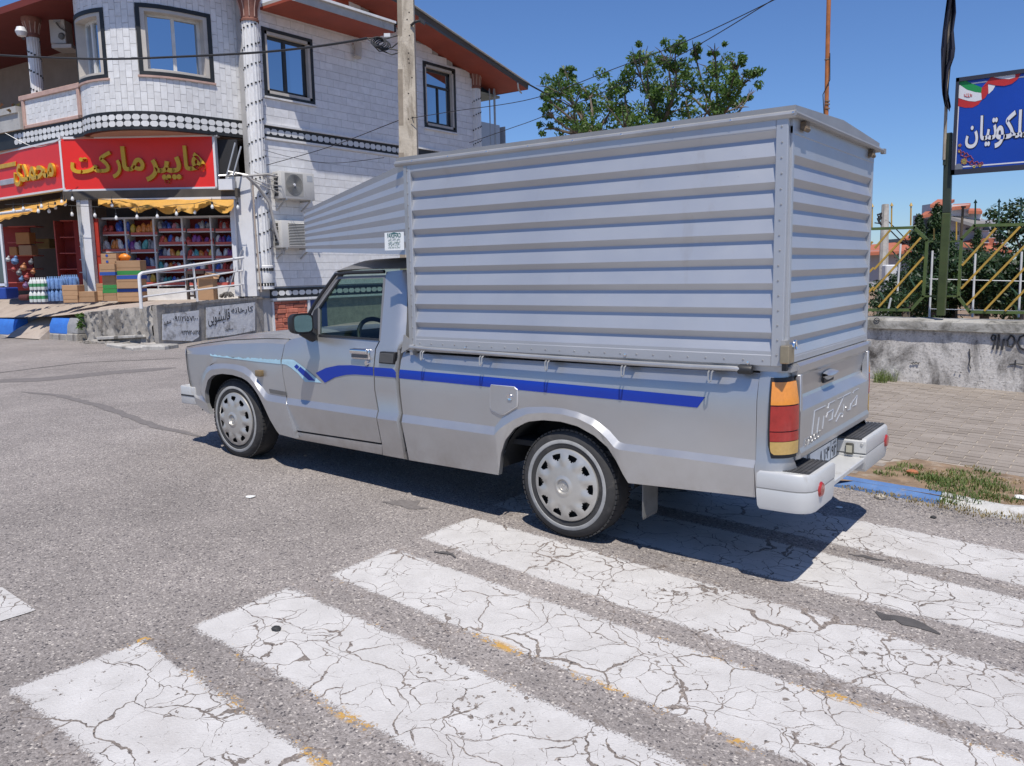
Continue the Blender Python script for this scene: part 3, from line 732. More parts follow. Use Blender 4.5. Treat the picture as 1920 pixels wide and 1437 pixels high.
# body surface under the decals
def fit(pts, y): return [(S(*p, y).x, S(*p, y).z) for p in pts]
ST = fit([(504, 739.5), (538, 746), (709, 769.6), (755.5, 777), (928, 800.5), (1171, 832), (1411, 862.5)], .024)
L2 = fit([(368, 665), (528.4, 675), (700, 688.6), (749, 699), (920, 716), (1411, 751)], .02)
BL = fit([(372, 651), (534, 646.2), (703, 654.6), (752, 676), (920, 690), (1412, 722)], .038)
def body_y(x, z):
    a, c, d = interp(x, ST), interp(x, L2), interp(x, BL)
    if z < a: return .024
    if z < c: return .019
    return .019 + (z - c) / max(.02, d - c) * .018
def decal(name, top, bot, mat, parent, n=24, m=5, off=.0022, jag=0):
    A = resample([S(*p, .02) for p in top], n); B = resample([S(*p, .02) for p in bot], n); rows = []; r3 = random.Random(2)
    for k in range(m):
        ln = []
        for i, (a, c) in enumerate(zip(A, B)):
            p = a.lerp(c, k / (m - 1))
            if jag and k == 0: p.z += (r3.random() - .6) * jag
            ln.append((p.x, body_y(p.x, p.z) - off, p.z))
        rows.append(ln)
    b = MB(); b.grid(rows); return b.build(name, mat, parent, recalc=False)
decal('pale_stripe', [(394, 664.6), (430, 669), (470, 671.5), (526.5, 675)], [(396, 668), (430, 671.8), (480, 678.2), (527, 683)], LBLUE, fender, 60, jag=.012)
decal('pale_stripe', [(529, 674.2), (540, 674), (551, 675), (564, 684), (604, 717.8)], [(528.6, 682.5), (537, 684), (546, 689.5), (560, 701), (572.5, 716)], LBLUE, door, 40)
decal('blue_chevron', [(557, 683), (562, 688)], [(552.3, 687.5), (557.5, 693)], BLUE, door, 6, off=.0036)
decal('blue_chevron', [(564, 687.8), (577, 699), (592, 714.3)], [(558.5, 693.5), (568, 703), (580, 713.5)], BLUE, door, 12, off=.0036)
decal('blue_stripe', [(592.7, 699.5), (612, 690), (635, 685.3), (660, 685), (700.2, 688.6)], [(610, 718), (628, 708), (650, 703), (668, 702.4), (700.6, 704.6)], BLUE, door, 30, off=.003)
decal('blue_stripe', [(702.3, 689), (737, 691.3), (743, 698)], [(702.6, 705), (728, 707), (743.2, 708.6)], BLUE, truck, 10, off=.003)
decal('blue_stripe', [(749.5, 693.2), (800, 697.5), (920, 707.5), (1322.5, 744.8)], [(749, 709.5), (830, 717), (960, 730), (1308, 764.6)], BLUE, bed, 60, off=.003)
# rear corner with the lamp
ARC = [(1.0895, .0), (1.14, .0), (1.172, .006), (1.20, .022), (1.223, .045), (1.238, .075), (1.246, .105), (1.249, .128)]
zs = [(.42, .03), (.50, .012), (S(1414, 879).z, .0), (S(1414, 863).z, .018), (.78, .018), (S(1414, 752).z, .02), (.96, .035), (1.03, .055)]
def corner_pt(i, z):
    x, y = ARC[i]; off = interp(z, zs); k = i / (len(ARC) - 1)
    return V((x - off * k * .9, y + off * (1 - k), z))
b = MB(); b.grid([[corner_pt(i, z) for i in range(len(ARC))] for z, _ in zs])
b.grid([[corner_pt(i, 1.03) for i in range(len(ARC))], [V((1.09, .13, 1.03))] * len(ARC)])
b.build('tail_corner', SILVER, truck, recalc=False); mirror_y(b).build('tail_corner', SILVER, truck, recalc=False)
def arc_at(u, z, off):
    n = len(ARC) - 1; f_ = u * n; i = min(int(f_), n - 1); p = corner_pt(i, z).lerp(corner_pt(i + 1, z), f_ - i); q = corner_pt(i + 1, z) - corner_pt(i, z)
    nn = V((q.y, -q.x, 0)).normalized(); return p + nn * off
def lamp_piece(z0, z1, mat, name, par, off, mar=0., rib=True):
    b = MB(); rows = []
    for k in range(7):
        z = lerp(z0, z1, k / 6); u0 = interp(z, [(.60, .30), (.66, .20), (.75, .185), (.9, .20), (1.0, .235)]) + mar; u1 = interp(z, [(.60, .90), (.66, .985), (.85, .985), (1.0, .90)]) - mar
        rows.append([arc_at(lerp(u0, u1, j / 10), z, off) for j in range(11)])
    b.grid(rows); ring = rows[0] + [r[-1] for r in rows[1:]] + rows[-1][-2::-1] + [r[0] for r in rows[-2:0:-1]]
    cen = V((1.12, .12, 0)); b.grid([ring + [ring[0]], [p + (V((cen.x, cen.y, p.z)) - p).normalized() * .025 for p in ring + [ring[0]]]])
    return b, b.build(name, mat, par, recalc=False, sharp=50)
for mir_ in (0, 1):
    if mir_ == 0:
        _, lamp = lamp_piece(.615, .992, BLACKP, 'tail_light', truck, .016)
        lb = _
        for z0, z1, mt, nm in ((.868, .974, AMBER, 'amber_lens'), (.745, .862, RED, 'red_lens'), (.697, .740, RED, 'reflector_lens'), (.634, .694, YELL, 'reversing_lens')):
            bb, o = lamp_piece(z0, z1, mt, nm, lamp, .024, .055)
    else:
        lamp2 = mirror_y(lb).build('tail_light', BLACKP, truck, recalc=False)
        for z0, z1, mt, nm in ((.868, .974, AMBER, 'amber_lens'), (.745, .862, RED, 'red_lens'), (.634, .740, YELL, 'reversing_lens')):
            t_ = MB(); bb, o = lamp_piece(z0, z1, mt, nm, lamp, .024, .055); bpy.data.objects.remove(o)
            mirror_y(bb).build(nm, mt, lamp2, recalc=False)
# tailgate
TX = 1.25
def tgrow(z, x, y0=.135, y1=W - .135): return [(x, y0, z), (x, y1, z)]
b = MB(); ri = .03; ro = .05
prof = [(1.05, TX - .06), (1.052, TX - .015), (1.04, TX), (1.005, TX - .004), (.985, TX - .02), (.95, TX - .024), (.885, TX - .035), (.87, TX - .03), (.825, TX + .006), (.815, TX + .008), (.66, TX + .006), (.648, TX + .006), (.625, TX + .014), (.60, TX + .012), (.585, TX - .02)]
b.grid([tgrow(z, x) for z, x in prof])
for yy in (.135, W - .135):
    b.face([(x, yy, z) for z, x in prof] + [(TX - .06, yy, .585)])
tg = b.build('tailgate', SILVER, truck, recalc=False, sharp=18)
for y0, y1 in ((.135, .15), (W - .15, W - .135)):
    pass
b = MB()
for yy, sg in ((.135, 1), (W - .135, -1)):
    b.prism([(TX - .03, yy, 1.0), (TX + .004, yy, 1.0), (TX + .008, yy, .82), (TX - .03, yy, .86)], (0, sg * .03, 0)); 
b.build('tailgate_end', SILVER, tg, bev=.004)
hh = XP(1560, 703, TX)
b = MB(); rows = []
for k in range(9):
    t = k / 8; rows.append([(TX - .02 + .028 * math.sin(math.pi * j / 6), hh.y - .1 + .2 * t, hh.z + .03 - .06 * j / 6 * math.sin(math.pi * (.1 + .8 * t)) - .012 * (1 - math.sin(math.pi * t))) for j in range(7)])
b.grid(rows); b.build('tailgate_handle', SILVER, tg, recalc=False)
b = MB(); b.box(TX - .026, TX - .014, hh.y - .085, hh.y + .085, hh.z - .035, hh.z + .0); b.build('handle_gap', BLACKP, tg)
# pressed outline lettering (thin raised lines)
def press(lines, x, mat, parent, name='pressed_letter', r=.0022):
    for ln in lines:
        b = MB(); b.tube([(x, y, z) for y, z in ln], r, 5); b.build(name, mat, parent)
tz = lambda x, y: (XP(1390 + x / 6.387, 600 + y / 6.387, TX + .008).y, XP(1390 + x / 6.387, 600 + y / 6.387, TX + .008).z)
LET = [[(845, 1375), (876, 1090), (1005, 1030)], [(905, 1350), (930, 1165)], [(970, 1305), (988, 1150)], [(1035, 1062), (1050, 1003), (1118, 968)], [(1018, 1172), (1035, 1112), (1098, 1072), (1086, 1188), (1048, 1206)], [(1150, 948), (1225, 915), (1118, 1166)], [(1225, 915), (1306, 873)], [(1132, 1222), (1185, 1118), (1216, 1122), (1205, 1166)], [(1222, 1090), (1226, 1010)], [(1252, 1045), (1268, 1084), (1300, 1072), (1310, 1000)], [(1333, 882), (1345, 855), (1402, 822)], [(1308, 1024), (1328, 986), (1386, 905), (1372, 1018), (1332, 1036)]]
press([[tz(*p) for p in ln] for ln in LET], TX + .008, M('pressed_edge', (.58, .58, .58), .35, .5), tg, r=.003)
# ------------------------------------------------------------------ lettering (built-in font, Arabic joined by presentation forms)
# letter -> isolated form and how many forms it has (2: isolated/final, 4: all)
AF = {'ا': (0xFE8D, 2), 'ب': (0xFE8F, 4), 'پ': (0xFB56, 4), 'ت': (0xFE95, 4), 'ح': (0xFEA1, 4), 'خ': (0xFEA5, 4), 'د': (0xFEA9, 2), 'ر': (0xFEAD, 2), 'ش': (0xFEB5, 4), 'ق': (0xFED5, 4), 'ک': (0xFB8E, 4), 'ل': (0xFEDD, 4), 'م': (0xFEE1, 4), 'ن': (0xFEE5, 4), 'ه': (0xFEE9, 4), 'و': (0xFEED, 2), 'ی': (0xFBFC, 4), 'س': (0xFEB1, 4), 'ع': (0xFEC9, 4)}
def shape(w, pre=False, post=False):
    out = []
    for i, ch in enumerate(w):
        if ch not in AF: out.append(ch); continue
        b0, k = AF[ch]; j0 = (i > 0 and w[i - 1] in AF and AF[w[i - 1]][1] == 4) or (i == 0 and pre); j1 = k == 4 and ((i < len(w) - 1 and w[i + 1] in AF) or (i == len(w) - 1 and post))
        out.append(chr(b0 + (1 if j0 and not j1 else 2 if j1 and not j0 else 3 if j0 and j1 else 0)))
    return ''.join(reversed(out))
def text_mesh(s, bold=0., extrude=0.):
    c = bpy.data.curves.new('lettering', 'FONT'); c.body = s; c.offset = bold; c.extrude = extrude; c.resolution_u = 3; c.fill_mode = 'BOTH'
    o = bpy.data.objects.new('lettering', c); COL.objects.link(o); bpy.context.view_layer.update()
    me = bpy.data.meshes.new_from_object(o.evaluated_get(bpy.context.evaluated_depsgraph_get()))
    vs = [v.co.copy() for v in me.vertices]; fs = [list(p.vertices) for p in me.polygons]
    bpy.data.objects.remove(o); bpy.data.curves.remove(c); bpy.data.meshes.remove(me); return vs, fs
def text_on(name, s, O, U, Vv, w, h, mat, parent, depth=.004, bold=0., shear=0., add=None):
    """fit lettering into the w x h box at O spanned by unit vectors U (right) and Vv (up); it stands proud by depth along U x V"""
    vs, fs = text_mesh(s, bold, .5)
    x0 = min(v.x for v in vs); x1 = max(v.x for v in vs); y0 = min(v.y for v in vs); y1 = max(v.y for v in vs)
    O, U, Vv = V(O), V(U), V(Vv); N = U.cross(Vv).normalized()
    b = add if add is not None else MB()
    b.mesh([O + U * ((v.x - x0) / (x1 - x0) * w + shear * (v.y - y0) / (y1 - y0) * h) + Vv * ((v.y - y0) / (y1 - y0) * h) + N * ((v.z + .5) * depth) for v in vs], fs)
    return b if add is not None else b.build(name, mat, parent, recalc=False)
# ================================================================== cargo box
BX0, BX1, BZ0, BZ1 = -1.13, 1.205, 1.047, 2.165
PITCH = .1133; ZR = [2.109 - PITCH * i for i in range(9)]
def ribbed(pts_out, u0, u1, zs, ztop, zbot, outer, inner, place):
    """saw-tooth ribbed sheet: place(u, depth, z) -> point"""
    prof = [(ztop, outer)]
    for z in zs:
        prof += [(z, outer), (z - .032, inner)]
    last = zs[-1]; prof += [(last - .032 - .055, outer + .001), (zbot, outer + .001)]
    b = MB(); b.grid([[place(u0, d, z), place(u1, d, z)] for z, d in prof]); return b, prof
cargo = thing('cargo_box', None, None, (0, 0, 0)); cargo.parent = truck; cargo.location = -T0 + V((0, .775, 1.05)); ORI[cargo.name] = V((0, .775, 1.05))
YO = .018
b, prof = ribbed(None, -1.085, 1.152, ZR, BZ1, BZ0 + .05, YO + .002, YO + .026, lambda u, d, z: V((u, d, z)))
b.build('side_panel', BOXM, cargo, sharp=15, recalc=False); mirror_y(b).build('side_panel', BOXM, cargo, sharp=15, recalc=False)
for nm, x0, x1, z0, z1 in (('corner_post', 1.150, BX1, BZ0, BZ1), ('corner_post', BX0, -1.083, BZ0, BZ1), ('top_rail', -1.0832, 1.1502, 2.111, BZ1), ('bottom_rail', -1.0832, 1.1502, BZ0, BZ0 + .052)):
    b = MB(); b.box(x0, x1, YO - (.002 if 'post' in nm else .001), YO + .045, z0, z1); b.build(nm, BOXM, cargo, bev=.003); mirror_y(b).build(nm, BOXM, cargo, bev=.003)
b = MB(); b.box(BX0 - .004, BX0 + .02, YO - .006, YO + .05, BZ0 - .05, BZ1 - .01); b.build('front_edge_strip', ZINC, cargo)
b = MB(); r8 = random.Random(3)
for x in (1.178, -1.108):
    for i in range(16): b.lathe([(0, .003), (.004, .0025), (.005, 0)], (x + (r8.random() - .5) * .006, YO - .002, 1.10 + i * .068), (0, -1, 0), 7)
for i in range(24): b.lathe([(0, .003), (.004, .0025), (.005, 0)], (-1.05 + i * .094, YO - .001, 1.072), (0, -1, 0), 7)
tag(b.build('rivets', BOXTRIM, cargo), kind='stuff')
# rear door
DX = 1.215
ZQ = [2.0 - .1027 * i for i in range(9)]
b, prof = ribbed(None, .075, W - .075, ZQ, 2.125, 1.062, DX, DX - .022, lambda u, d, z: V((d, u, z)))
b.build('rear_door', BOXM, cargo, sharp=15, recalc=False)
for y0, y1 in ((YO + .03, .074), (W - .074, W - YO - .03)):
    b = MB(); b.box(DX - .045, DX + .002, y0, y1, 1.062, 2.125); b.build('door_stile', BOXM, cargo, bev=.002)
b = MB(); b.box(DX - .04, DX + .003, YO + .03, W - YO - .03, 1.055, 1.085); b.build('door_bottom_rail', BOXM, cargo, bev=.002)
b = MB(); b.box(DX - .05, DX + .003, YO + .03, W - YO - .03, 2.09, 2.165); b.build('door_header', BOXM, cargo, bev=.002)
b = MB(); b.box(BX0, BX0 + .02, YO + .01, W - YO - .01, BZ0, BZ1); b.box(BX0, DX - .04, YO + .04, W - YO - .04, BZ0 - .001, BZ0 + .004); b.build('box_lining', BOXM, cargo)
# roof with crowned gables and rounded edge trim
def roof_z(t): return 2.205 + .032 * (1 - abs(2 * t - 1))
b = MB(); rows = []
for x in (-1.19, 1.236): rows.append([(x, .012 + (W - .024) * k / 16, roof_z(k / 16)) for k in range(17)])
b.grid(rows)
for x in (-1.19, 1.236): b.grid([[(x, .012 + (W - .024) * k / 16, roof_z(k / 16)) for k in range(17)], [(x, .012 + (W - .024) * k / 16, 2.155) for k in range(17)]])
for y in (.012, W - .012): b.grid([[(-1.19, y, roof_z(0)), (1.236, y, roof_z(0))], [(-1.19, y, 2.16), (1.236, y, 2.16)]])
b.face([(-1.19, .012, 2.1555), (1.236, .012, 2.1555), (1.236, W - .012, 2.1555), (-1.19, W - .012, 2.1555)])
b.build('box_roof', BOXTRIM, cargo, recalc=False)
for y in (.018, W - .018):
    b = MB(); b.tube([(-1.20, y, 2.168), (1.240, y, 2.168)], .017, 10); tr = b.build('roof_trim', ZINC, cargo)
    b = MB()
    for i in range(9): b.lathe([(.0, .004), (.005, .003), (.006, 0)], (-1.05 + .285 * i, y - (.016 if y < .5 else -.016), 2.171), (0, -1 if y < .5 else 1, 0), 8)
    tag(b.build('trim_screws', CHROME, tr), kind='stuff')
b = MB(); b.tube([(1.238, .0, 2.168), (1.243, .02, 2.165), (1.243, W + .03, 2.165)], .012, 8); b.build('rear_trim', BOXTRIM, cargo)
b = MB(); b.box(1.232, 1.256, 1.585, 1.62, 2.15, 2.178); b.build('trim_end', BOXTRIM, cargo)
RUST = M('rusty_hinge', (.20, .15, .10), .8, .3, .4, 30)
for yy in (.16, 1.38):
    b = MB(); b.box(1.21, 1.245, yy - .02, yy + .03, 2.115, 2.15); b.tube([(1.235, yy - .03, 2.12), (1.235, yy + .04, 2.12)], .012, 8); b.build('door_hinge', RUST, cargo)
# nose over the cab
NY = .42
nt = [S(*p, .0) for p in [(757, 303), (757, 478)]] + [S(*p, NY) for p in [(573, 472.5), (573, 395), (580, 389.5)]]
zt, zb_, xf, zf0, zf1 = 2.17, nt[1].z, nt[2].x, nt[2].z, nt[3].z
b = MB(); YN = .02
rows = []
nz = 6
outl = [V((BX0, YN, zt)), V((nt[4].x, YN, nt[4].z)), V((xf, YN, zf1)), V((xf, YN, zf0)), V((BX0, YN, zb_))]
# side sheet with faint converging pressed lines
R = []
for k in range(15):
    t = k / 14
    d = (0, .007)[k % 2]
    top_f = V((xf, NY + d, lerp(zf1, zf0, t))); back = V((BX0, YN + d, lerp(zt, zb_, t)))
    R.append([back, back.lerp(top_f, .5), top_f])
b.grid(R); b.build('nose_side', BOXM, cargo, sharp=4, recalc=False); mirror_y(b).build('nose_side', BOXM, cargo, sharp=4, recalc=False)
b = MB(); b.grid([[(BX0, YN, zt), (xf, NY, zf1), (xf, NY, zf0), (BX0, YN, zb_)], [(BX0, W - YN, zt), (xf, W - NY, zf1), (xf, W - NY, zf0), (BX0, W - YN, zb_)]]); b.build('nose_shell', BOXM, cargo, recalc=False, sharp=10)
# maker's sticker on the nose
def nose_pt(px, py, o=.008):
    n_ = V((NY - YN, xf - BX0, 0)).normalized(); n_ = n_ if n_.y < 0 else -n_; r_ = ray(px, py); P_ = V((BX0, YN, 0)) + n_ * o; return EYE + r_ * ((P_ - EYE).dot(n_) / r_.dot(n_))
q = [nose_pt(*p) for p in [(721, 437), (757, 435), (758, 469), (721.5, 470)]]
b = MB(); b.face(q); stk = b.build('maker_sticker', M('white_sticker', (.72, .74, .74), .5, 0, .03), cargo, recalc=False)
TEAL = M('teal_print', (.03, .13, .13), .6); SU = (q[1] - q[0]); SU_l = SU.length; SU.normalize(); SV = (q[0] - q[3]); SV_l = SV.length; SV.normalize(); SN = SU.cross(SV).normalized() * .0015
tb = MB(); text_on('', 'FARSHAD', q[3] + SU * .02 + SV * SV_l * .70 + SN, SU, SV, SU_l - .04, .028, TEAL, None, .0006, .01, add=tb)
for i, s in enumerate(('سقف اطاقک فلزی', 'اصفهان تلفن', '۰۳۱۱-۳۷۲۰', 'ارسال به تمام نقاط')):
    s2 = ' '.join(shape(w) for w in s.replace('ط', 'ت').replace('ف', 'ق').replace('ص', 'س').replace('ز', 'ر').split(' ')[::-1])
    text_on('', s2, q[3] + SU * .025 + SV * SV_l * (.52 - .15 * i) + SN, SU, SV, SU_l - .05, .016, TEAL, None, .0006, add=tb)
tb.prism([q[0] + SU * .03 - SV * .008 + SN, q[0] + SU * SU_l * .5 + SN * 1, q[1] - SU * .03 - SV * .008 + SN], SN * .3); tb.build('sticker_print', TEAL, stk, recalc=False)
# padlock on the rear corner
pp = S(1463, 662, -.01)
pl = thing('padlock', 'square brass padlock hanging at the cargo box rear corner', 'padlock', (1.235, .0, pp.z))
b = MB(); b.box(1.208, 1.25, -.035, .045, pp.z - .047, pp.z + .035); b.build('lock_body', BRASS, pl, bev=.004)
b = MB(); b.tube([(1.255, .03 + .0 + .022 * math.cos(a), pp.z + .028 + .026 * math.sin(a)) for a in [math.pi * i / 10 - .6 for i in range(13)]], .006, 8); b.build('shackle', CHROME, pl)
b = MB(); b.box(1.206, 1.226, .005, .03, pp.z - .085, pp.z - .045); b.build('hasp', BLACKP, cargo)
b = MB(); b.box(1.2, 1.222, .0, .06, pp.z + .0, pp.z + .055); b.build('hasp', ZINC, cargo)
for px, py in ((1172, 673), (1402, 688), (872, 660)):
    h = S(px - 0, py - 7, .014); b = MB(); b.lathe([(0, .006), (.008, .005), (.009, 0)], (h.x, .016, h.z), (0, -1, 0), 8); b.build('bolt', CHROME, cargo)
# bed rail with hooks
yr = -.012
rl = [S(*p, yr) for p in [(766, 652), (800, 654.5), (900, 662), (1000, 669), (1100, 675.5), (1200, 682), (1300, 688), (1370, 691), (1398, 694.5)]]
rl[-1].y += .02; rl[0].y += .03
b = MB(); b.tube(rl, .0125, 10); rail = b.build('bed_rail', ZINC, truck)
b = MB(); p = rl[-1]; b.lathe([(0, .016), (.018, .016), (.022, .008), (.022, -.05)], p + V((.008, 0, 0)), (1, 0, 0), 12); b.build('rail_end', BLACKP, rail)
b = MB(); p = rl[0]; b.lathe([(0, .012), (.017, .01), (.018, -.03)], p, (-1, 0, 0), 12); b.build('rail_end', ZINC, rail)
for px, py in ((800, 657), (911, 666), (1034, 674.5), (1177, 684), (1340, 693)):
    h = S(px, py, .01)
    b = MB(); b.tube([(h.x - .028, .03, h.z + .004), (h.x - .03, -.004, h.z), (h.x + .03, -.004, h.z), (h.x + .032, .03, h.z + .004)], .006, 6); b.box(h.x - .025, h.x + .025, .02, .04, h.z - .008, h.z + .012); hk = b.build('tie_hook', BLACKP, bed)
    b = MB(); b.tube([(h.x - .016, -.005, h.z + .004), (h.x - .016, -.03, h.z - .012), (h.x - .014, -.035, h.z - .05), (h.x - .007, -.036, h.z - .057), (h.x, -.035, h.z - .05), (h.x + .002, -.03, h.z - .012), (h.x + .002, -.005, h.z + .004)], .0045, 6); b.build('hook_loop', ZINC, hk)
b = MB(); q = [S(*p, .03) for p in [(752, 663), (772, 650), (772, 640), (757, 628)]]; b.prism(q, (0, .01, 0)); b.build('box_bracket', ZINC, cargo)
# rear bumper
def bump_block(y0, y1, xi, corner, nm):
    xr, zt, zb = 1.362, .552, .425
    o = []
    CR = [(-.11, 0), (-.065, .006), (-.032, .024), (-.010, .052), (0, .095)]
    pl_ = [(xi, y0)] + ([(xr + a, y0 + c) for a, c in CR] if corner < 0 else [(xr, y0)]) + ([(xr + a, y1 - c) for a, c in CR[::-1]] if corner > 0 else [(xr, y1)]) + [(xi, y1)]
    pl2 = []
    for p in pl_:
        if not pl2 or (V((*p, 0)) - V((*pl2[-1], 0))).length > 1e-4: pl2.append(p)
    cx = sum(p[0] for p in pl2) / len(pl2); cy = sum(p[1] for p in pl2) / len(pl2)
    b = MB(); rows = []
    for z, k in ((zt, .93), (zt - .012, 1.), (.478, 1.0), (.474, .985), (.468, .985), (.464, 1.), (zb, .99), (.385, .97), (.368, .92)):
        rows.append([(cx + (x - cx) * k, cy + (y - cy) * k, z) for x, y in pl2])
    b.grid(rows, closed=True); n_ = len(pl2); b.m[3 * n_:4 * n_] = [1] * n_; b.face(rows[0]); b.face(rows[-1]); return b.build(nm, [WHITEB, M('bumper_groove_grey', (.22, .22, .21), .7)], rb, recalc=True, sharp=35)
rb = thing('rear_bumper', None, None, (1.3, .775, .45)); rb.parent = truck; rb.location = V((1.3, .775, .45)) - T0
bl = bump_block(-.012, .36, 1.105, -1, 'bumper_end'); br = bump_block(.96, W + .0, 1.12, 1, 'bumper_end')
b = MB(); b.box(1.20, 1.355, .355, .965, .425, .452); b.box(1.19, 1.21, .355, .965, .40, .57); b.build('bumper_step', WHITEB, rb, bev=.004)
PAD = M('step_pad_black', (.05, .05, .052), .6, 0, .3, 12, dirt=(.12, .11, .10), dirt_amt=.08)
for y0, y1, x0 in ((.035, .35, 1.15), (.972, W - .035, 1.15)):
    b = MB(); n = 9
    for i in range(n):
        xa = lerp(x0, 1.335, i / n); b.box(xa, xa + (1.335 - x0) / n - .006, y0, y1, .550, .5565)
    b.box(x0, 1.334, y0 + .002, y1 - .002, .549, .5535); b.build('step_pad', PAD, rb)
b = MB(); b.lathe([(0, .012), (.03, .011), (.036, .004), (.038, -.004)], (1.362, .125, .468), (1, 0, 0), 24); rf = b.build('round_reflector', RED, rb)
b = MB(); b.lathe([(0, .012), (.03, .011), (.036, .004), (.038, -.004)], (1.362, W - .125, .468), (1, 0, 0), 24); b.build('round_reflector', RED, rb)
b = MB(); b.box(1.255, 1.30, .945, .962, .465, .53); b.build('plate_lamp', M('lamp_dark', (.09, .085, .07), .35, .3), rb, bev=.012, seg=2)
b = MB(); b.box(1.262, 1.293, .941, .946, .478, .517); b.build('lamp_lens', M('lamp_lens', (.4, .38, .3), .2), rb)
for z in (.525, .455):
    b = MB(); b.lathe([(0, .006), (.007, .005), (.009, 0)], (1.34, .96, z), (0, -1, 0), 10); b.build('rivet', ZINC, rb)
# licence plate (numerals as on the photograph)
PX_ = 1.214
b = MB(); b.box(PX_, PX_ + .004, .42, .93, .452, .568); plate = b.build('licence_plate', M('plate_white', (.72, .72, .70), .5), truck)
INK = M('ink_black', (.012, .012, .012), .6)
b = MB()
for y0, y1, z0, z1 in ((.425, .925, .560, .564), (.425, .925, .456, .460), (.425, .429, .456, .564), (.921, .925, .456, .564), (.80, .803, .456, .564)): b.box(PX_ + .004, PX_ + .0055, y0, y1, z0, z1)
b.build('plate_border', INK, plate)
N1 = dict(U=(0, 1, 0), Vv=(0, 0, 1))
text_on('plate_digits', '۸ ۱۶۳', (PX_ + .0042, .60, .475), (0, 1, 0), (0, 0, 1), .175, .07, INK, plate, .001, .012)
text_on('plate_digits', '۹۲', (PX_ + .0042, .82, .468), (0, 1, 0), (0, 0, 1), .085, .06, INK, plate, .001, .012)
text_on('plate_word', shape('ایران'), (PX_ + .0042, .835, .535), (0, 1, 0), (0, 0, 1), .06, .02, INK, plate, .001)
# badge on the tailgate
text_on('gate_badge', 'B2000i', (TX + .0062, .20, .64), (0, 1, .02), (0, 0, 1), .26, .04, M('badge_silver', (.42, .42, .42), .35, .6), tg, .003, .0, .2)
b = MB(); b.box(TX + .005, TX + .0085, .19, .47, .628, .634); b.build('badge_line', M('badge_line', (.62, .62, .62), .35, .6), tg)
# wheels
def wheel(loc, name, flip=False, steer=0):
    o = bpy.data.objects.new('wheel', None); COL.objects.link(o); o.parent = truck; o.location = V(loc) - T0; o.rotation_euler = (0, name, (math.pi if flip else 0) + steer); ORI[o.name] = V((0, 0, 0)); return o
w0 = wheel((0, .052, .313), 0)
R_ = .313
b = MB(); b.lathe([(.205, .02), (.21, -.004), (.228, -.010), (.262, -.012), (.283, -.006), (.297, .004), (.307, .018), (.311, .03), (.313, .055), (.313, .13), (.309, .155), (.29, .175), (.22, .175), (.2, .16)], (0, 0, 0), (0, 1, 0), 72); ty = b.build('tyre', RUBBER, w0, recalc=True, sharp=40)
b = MB(); b.lathe([(.237, -.0112), (.24, -.0142), (.256, -.0145), (.259, -.0125)], (0, 0, 0), (0, 1, 0), 72); b.build('sidewall_ring', RING, ty, recalc=False)
b = MB()
for i in range(64):
    for h, sh in ((.025, 0), (.15, .5)):
        a = 2 * math.pi * (i + sh) / 64; c = V((math.cos(a), 0, math.sin(a))); t_ = V((-c.z, 0, c.x)); b.obox(c * .3095 + V((0, h, 0)), c * .0045, t_ * .011, V((0, .016, 0)))
tag(b.build('tread_blocks', RUBBER, ty), kind='stuff')
NB, NR = 160, 26
def hub_h(r): return -.012 - .030 * (1 - (r / .205) ** 2) ** .8 + (.010 if r < .04 else 0) - (.006 if .04 <= r < .05 else 0)
b = MB(); rows = []
rad = [.002 + (.205 - .002) * i / NR for i in range(NR + 1)]
for i, r in enumerate(rad):
    ln = []
    for j in range(NB):
        a = 2 * math.pi * j / NB; k = a * 10 / (2 * math.pi); fr_ = abs(k - round(k)) * 2   # 0 at a hole's middle
        h = hub_h(r)
        if .11 < r < .19: h -= .007 * math.cos(fr_ * math.pi) * -1 * math.sin((r - .11) / .08 * math.pi)
        ln.append((r * math.cos(a), h, r * math.sin(a)))
    rows.append(ln)
b.grid(rows, closed=True)
keep_f, keep_m = [], []
for f_ in b.f:
    c = sum((b.v[i] for i in f_), V()) / len(f_); r = math.hypot(c.x, c.z); a = math.atan2(c.z, c.x); k = a * 10 / (2 * math.pi); da = (k - round(k)) * 2 * math.pi / 10
    x = r * math.cos(da) - .183; y = r * math.sin(da)
    if not (x < -.003 and (x / .037) ** 2 + (y / .029) ** 2 < 1): keep_f.append(f_); keep_m.append(0)
b.f, b.m = keep_f, keep_m
b.lathe([(.205, -.012), (.2075, -.006), (.2075, .01)], (0, 0, 0), (0, 1, 0), 80)
hub = b.build('hubcap', HUB, w0, recalc=False, sharp=60)
b = MB(); b.lathe([(.0, .012), (.206, .012)], (0, 0, 0), (0, 1, 0), 40); b.build('dark_backing', DARK, w0, recalc=False)  # black disc behind the hubcap holes, painting their recesses dark
b = MB(); b.lathe([(0, -.002), (.034, -.002), (.037, .002), (.038, .006)], (0, hub_h(.01) - .002, 0), (0, 1, 0), 32); b.tube([(.024 * math.cos(a), hub_h(.01) - .0045, .024 * math.sin(a)) for a in [2 * math.pi * i / 24 for i in range(24)]], .0022, 5, closed=True)
b.tube([(-.012, hub_h(.01) - .0045, -.016), (-.006, hub_h(.01) - .0045, .014), (.006, hub_h(.01) - .0045, .0), (.013, hub_h(.01) - .0045, .012)], .0022, 5); b.build('hub_emblem', HUB, hub, sharp=50)
def dup_wheel(loc, rot, flip):
    c = copy_tree(w0, truck); c.location = V(loc) - T0; c.rotation_euler = (0, rot, math.pi if flip else 0); return c
fx = S(444, 790, .05)
fw = dup_wheel((fx.x, .052, .408), .35, False)
dup_wheel((0, W - .052, .313), .8, True); dup_wheel((fx.x, W - .052, .408), 1.7, True)
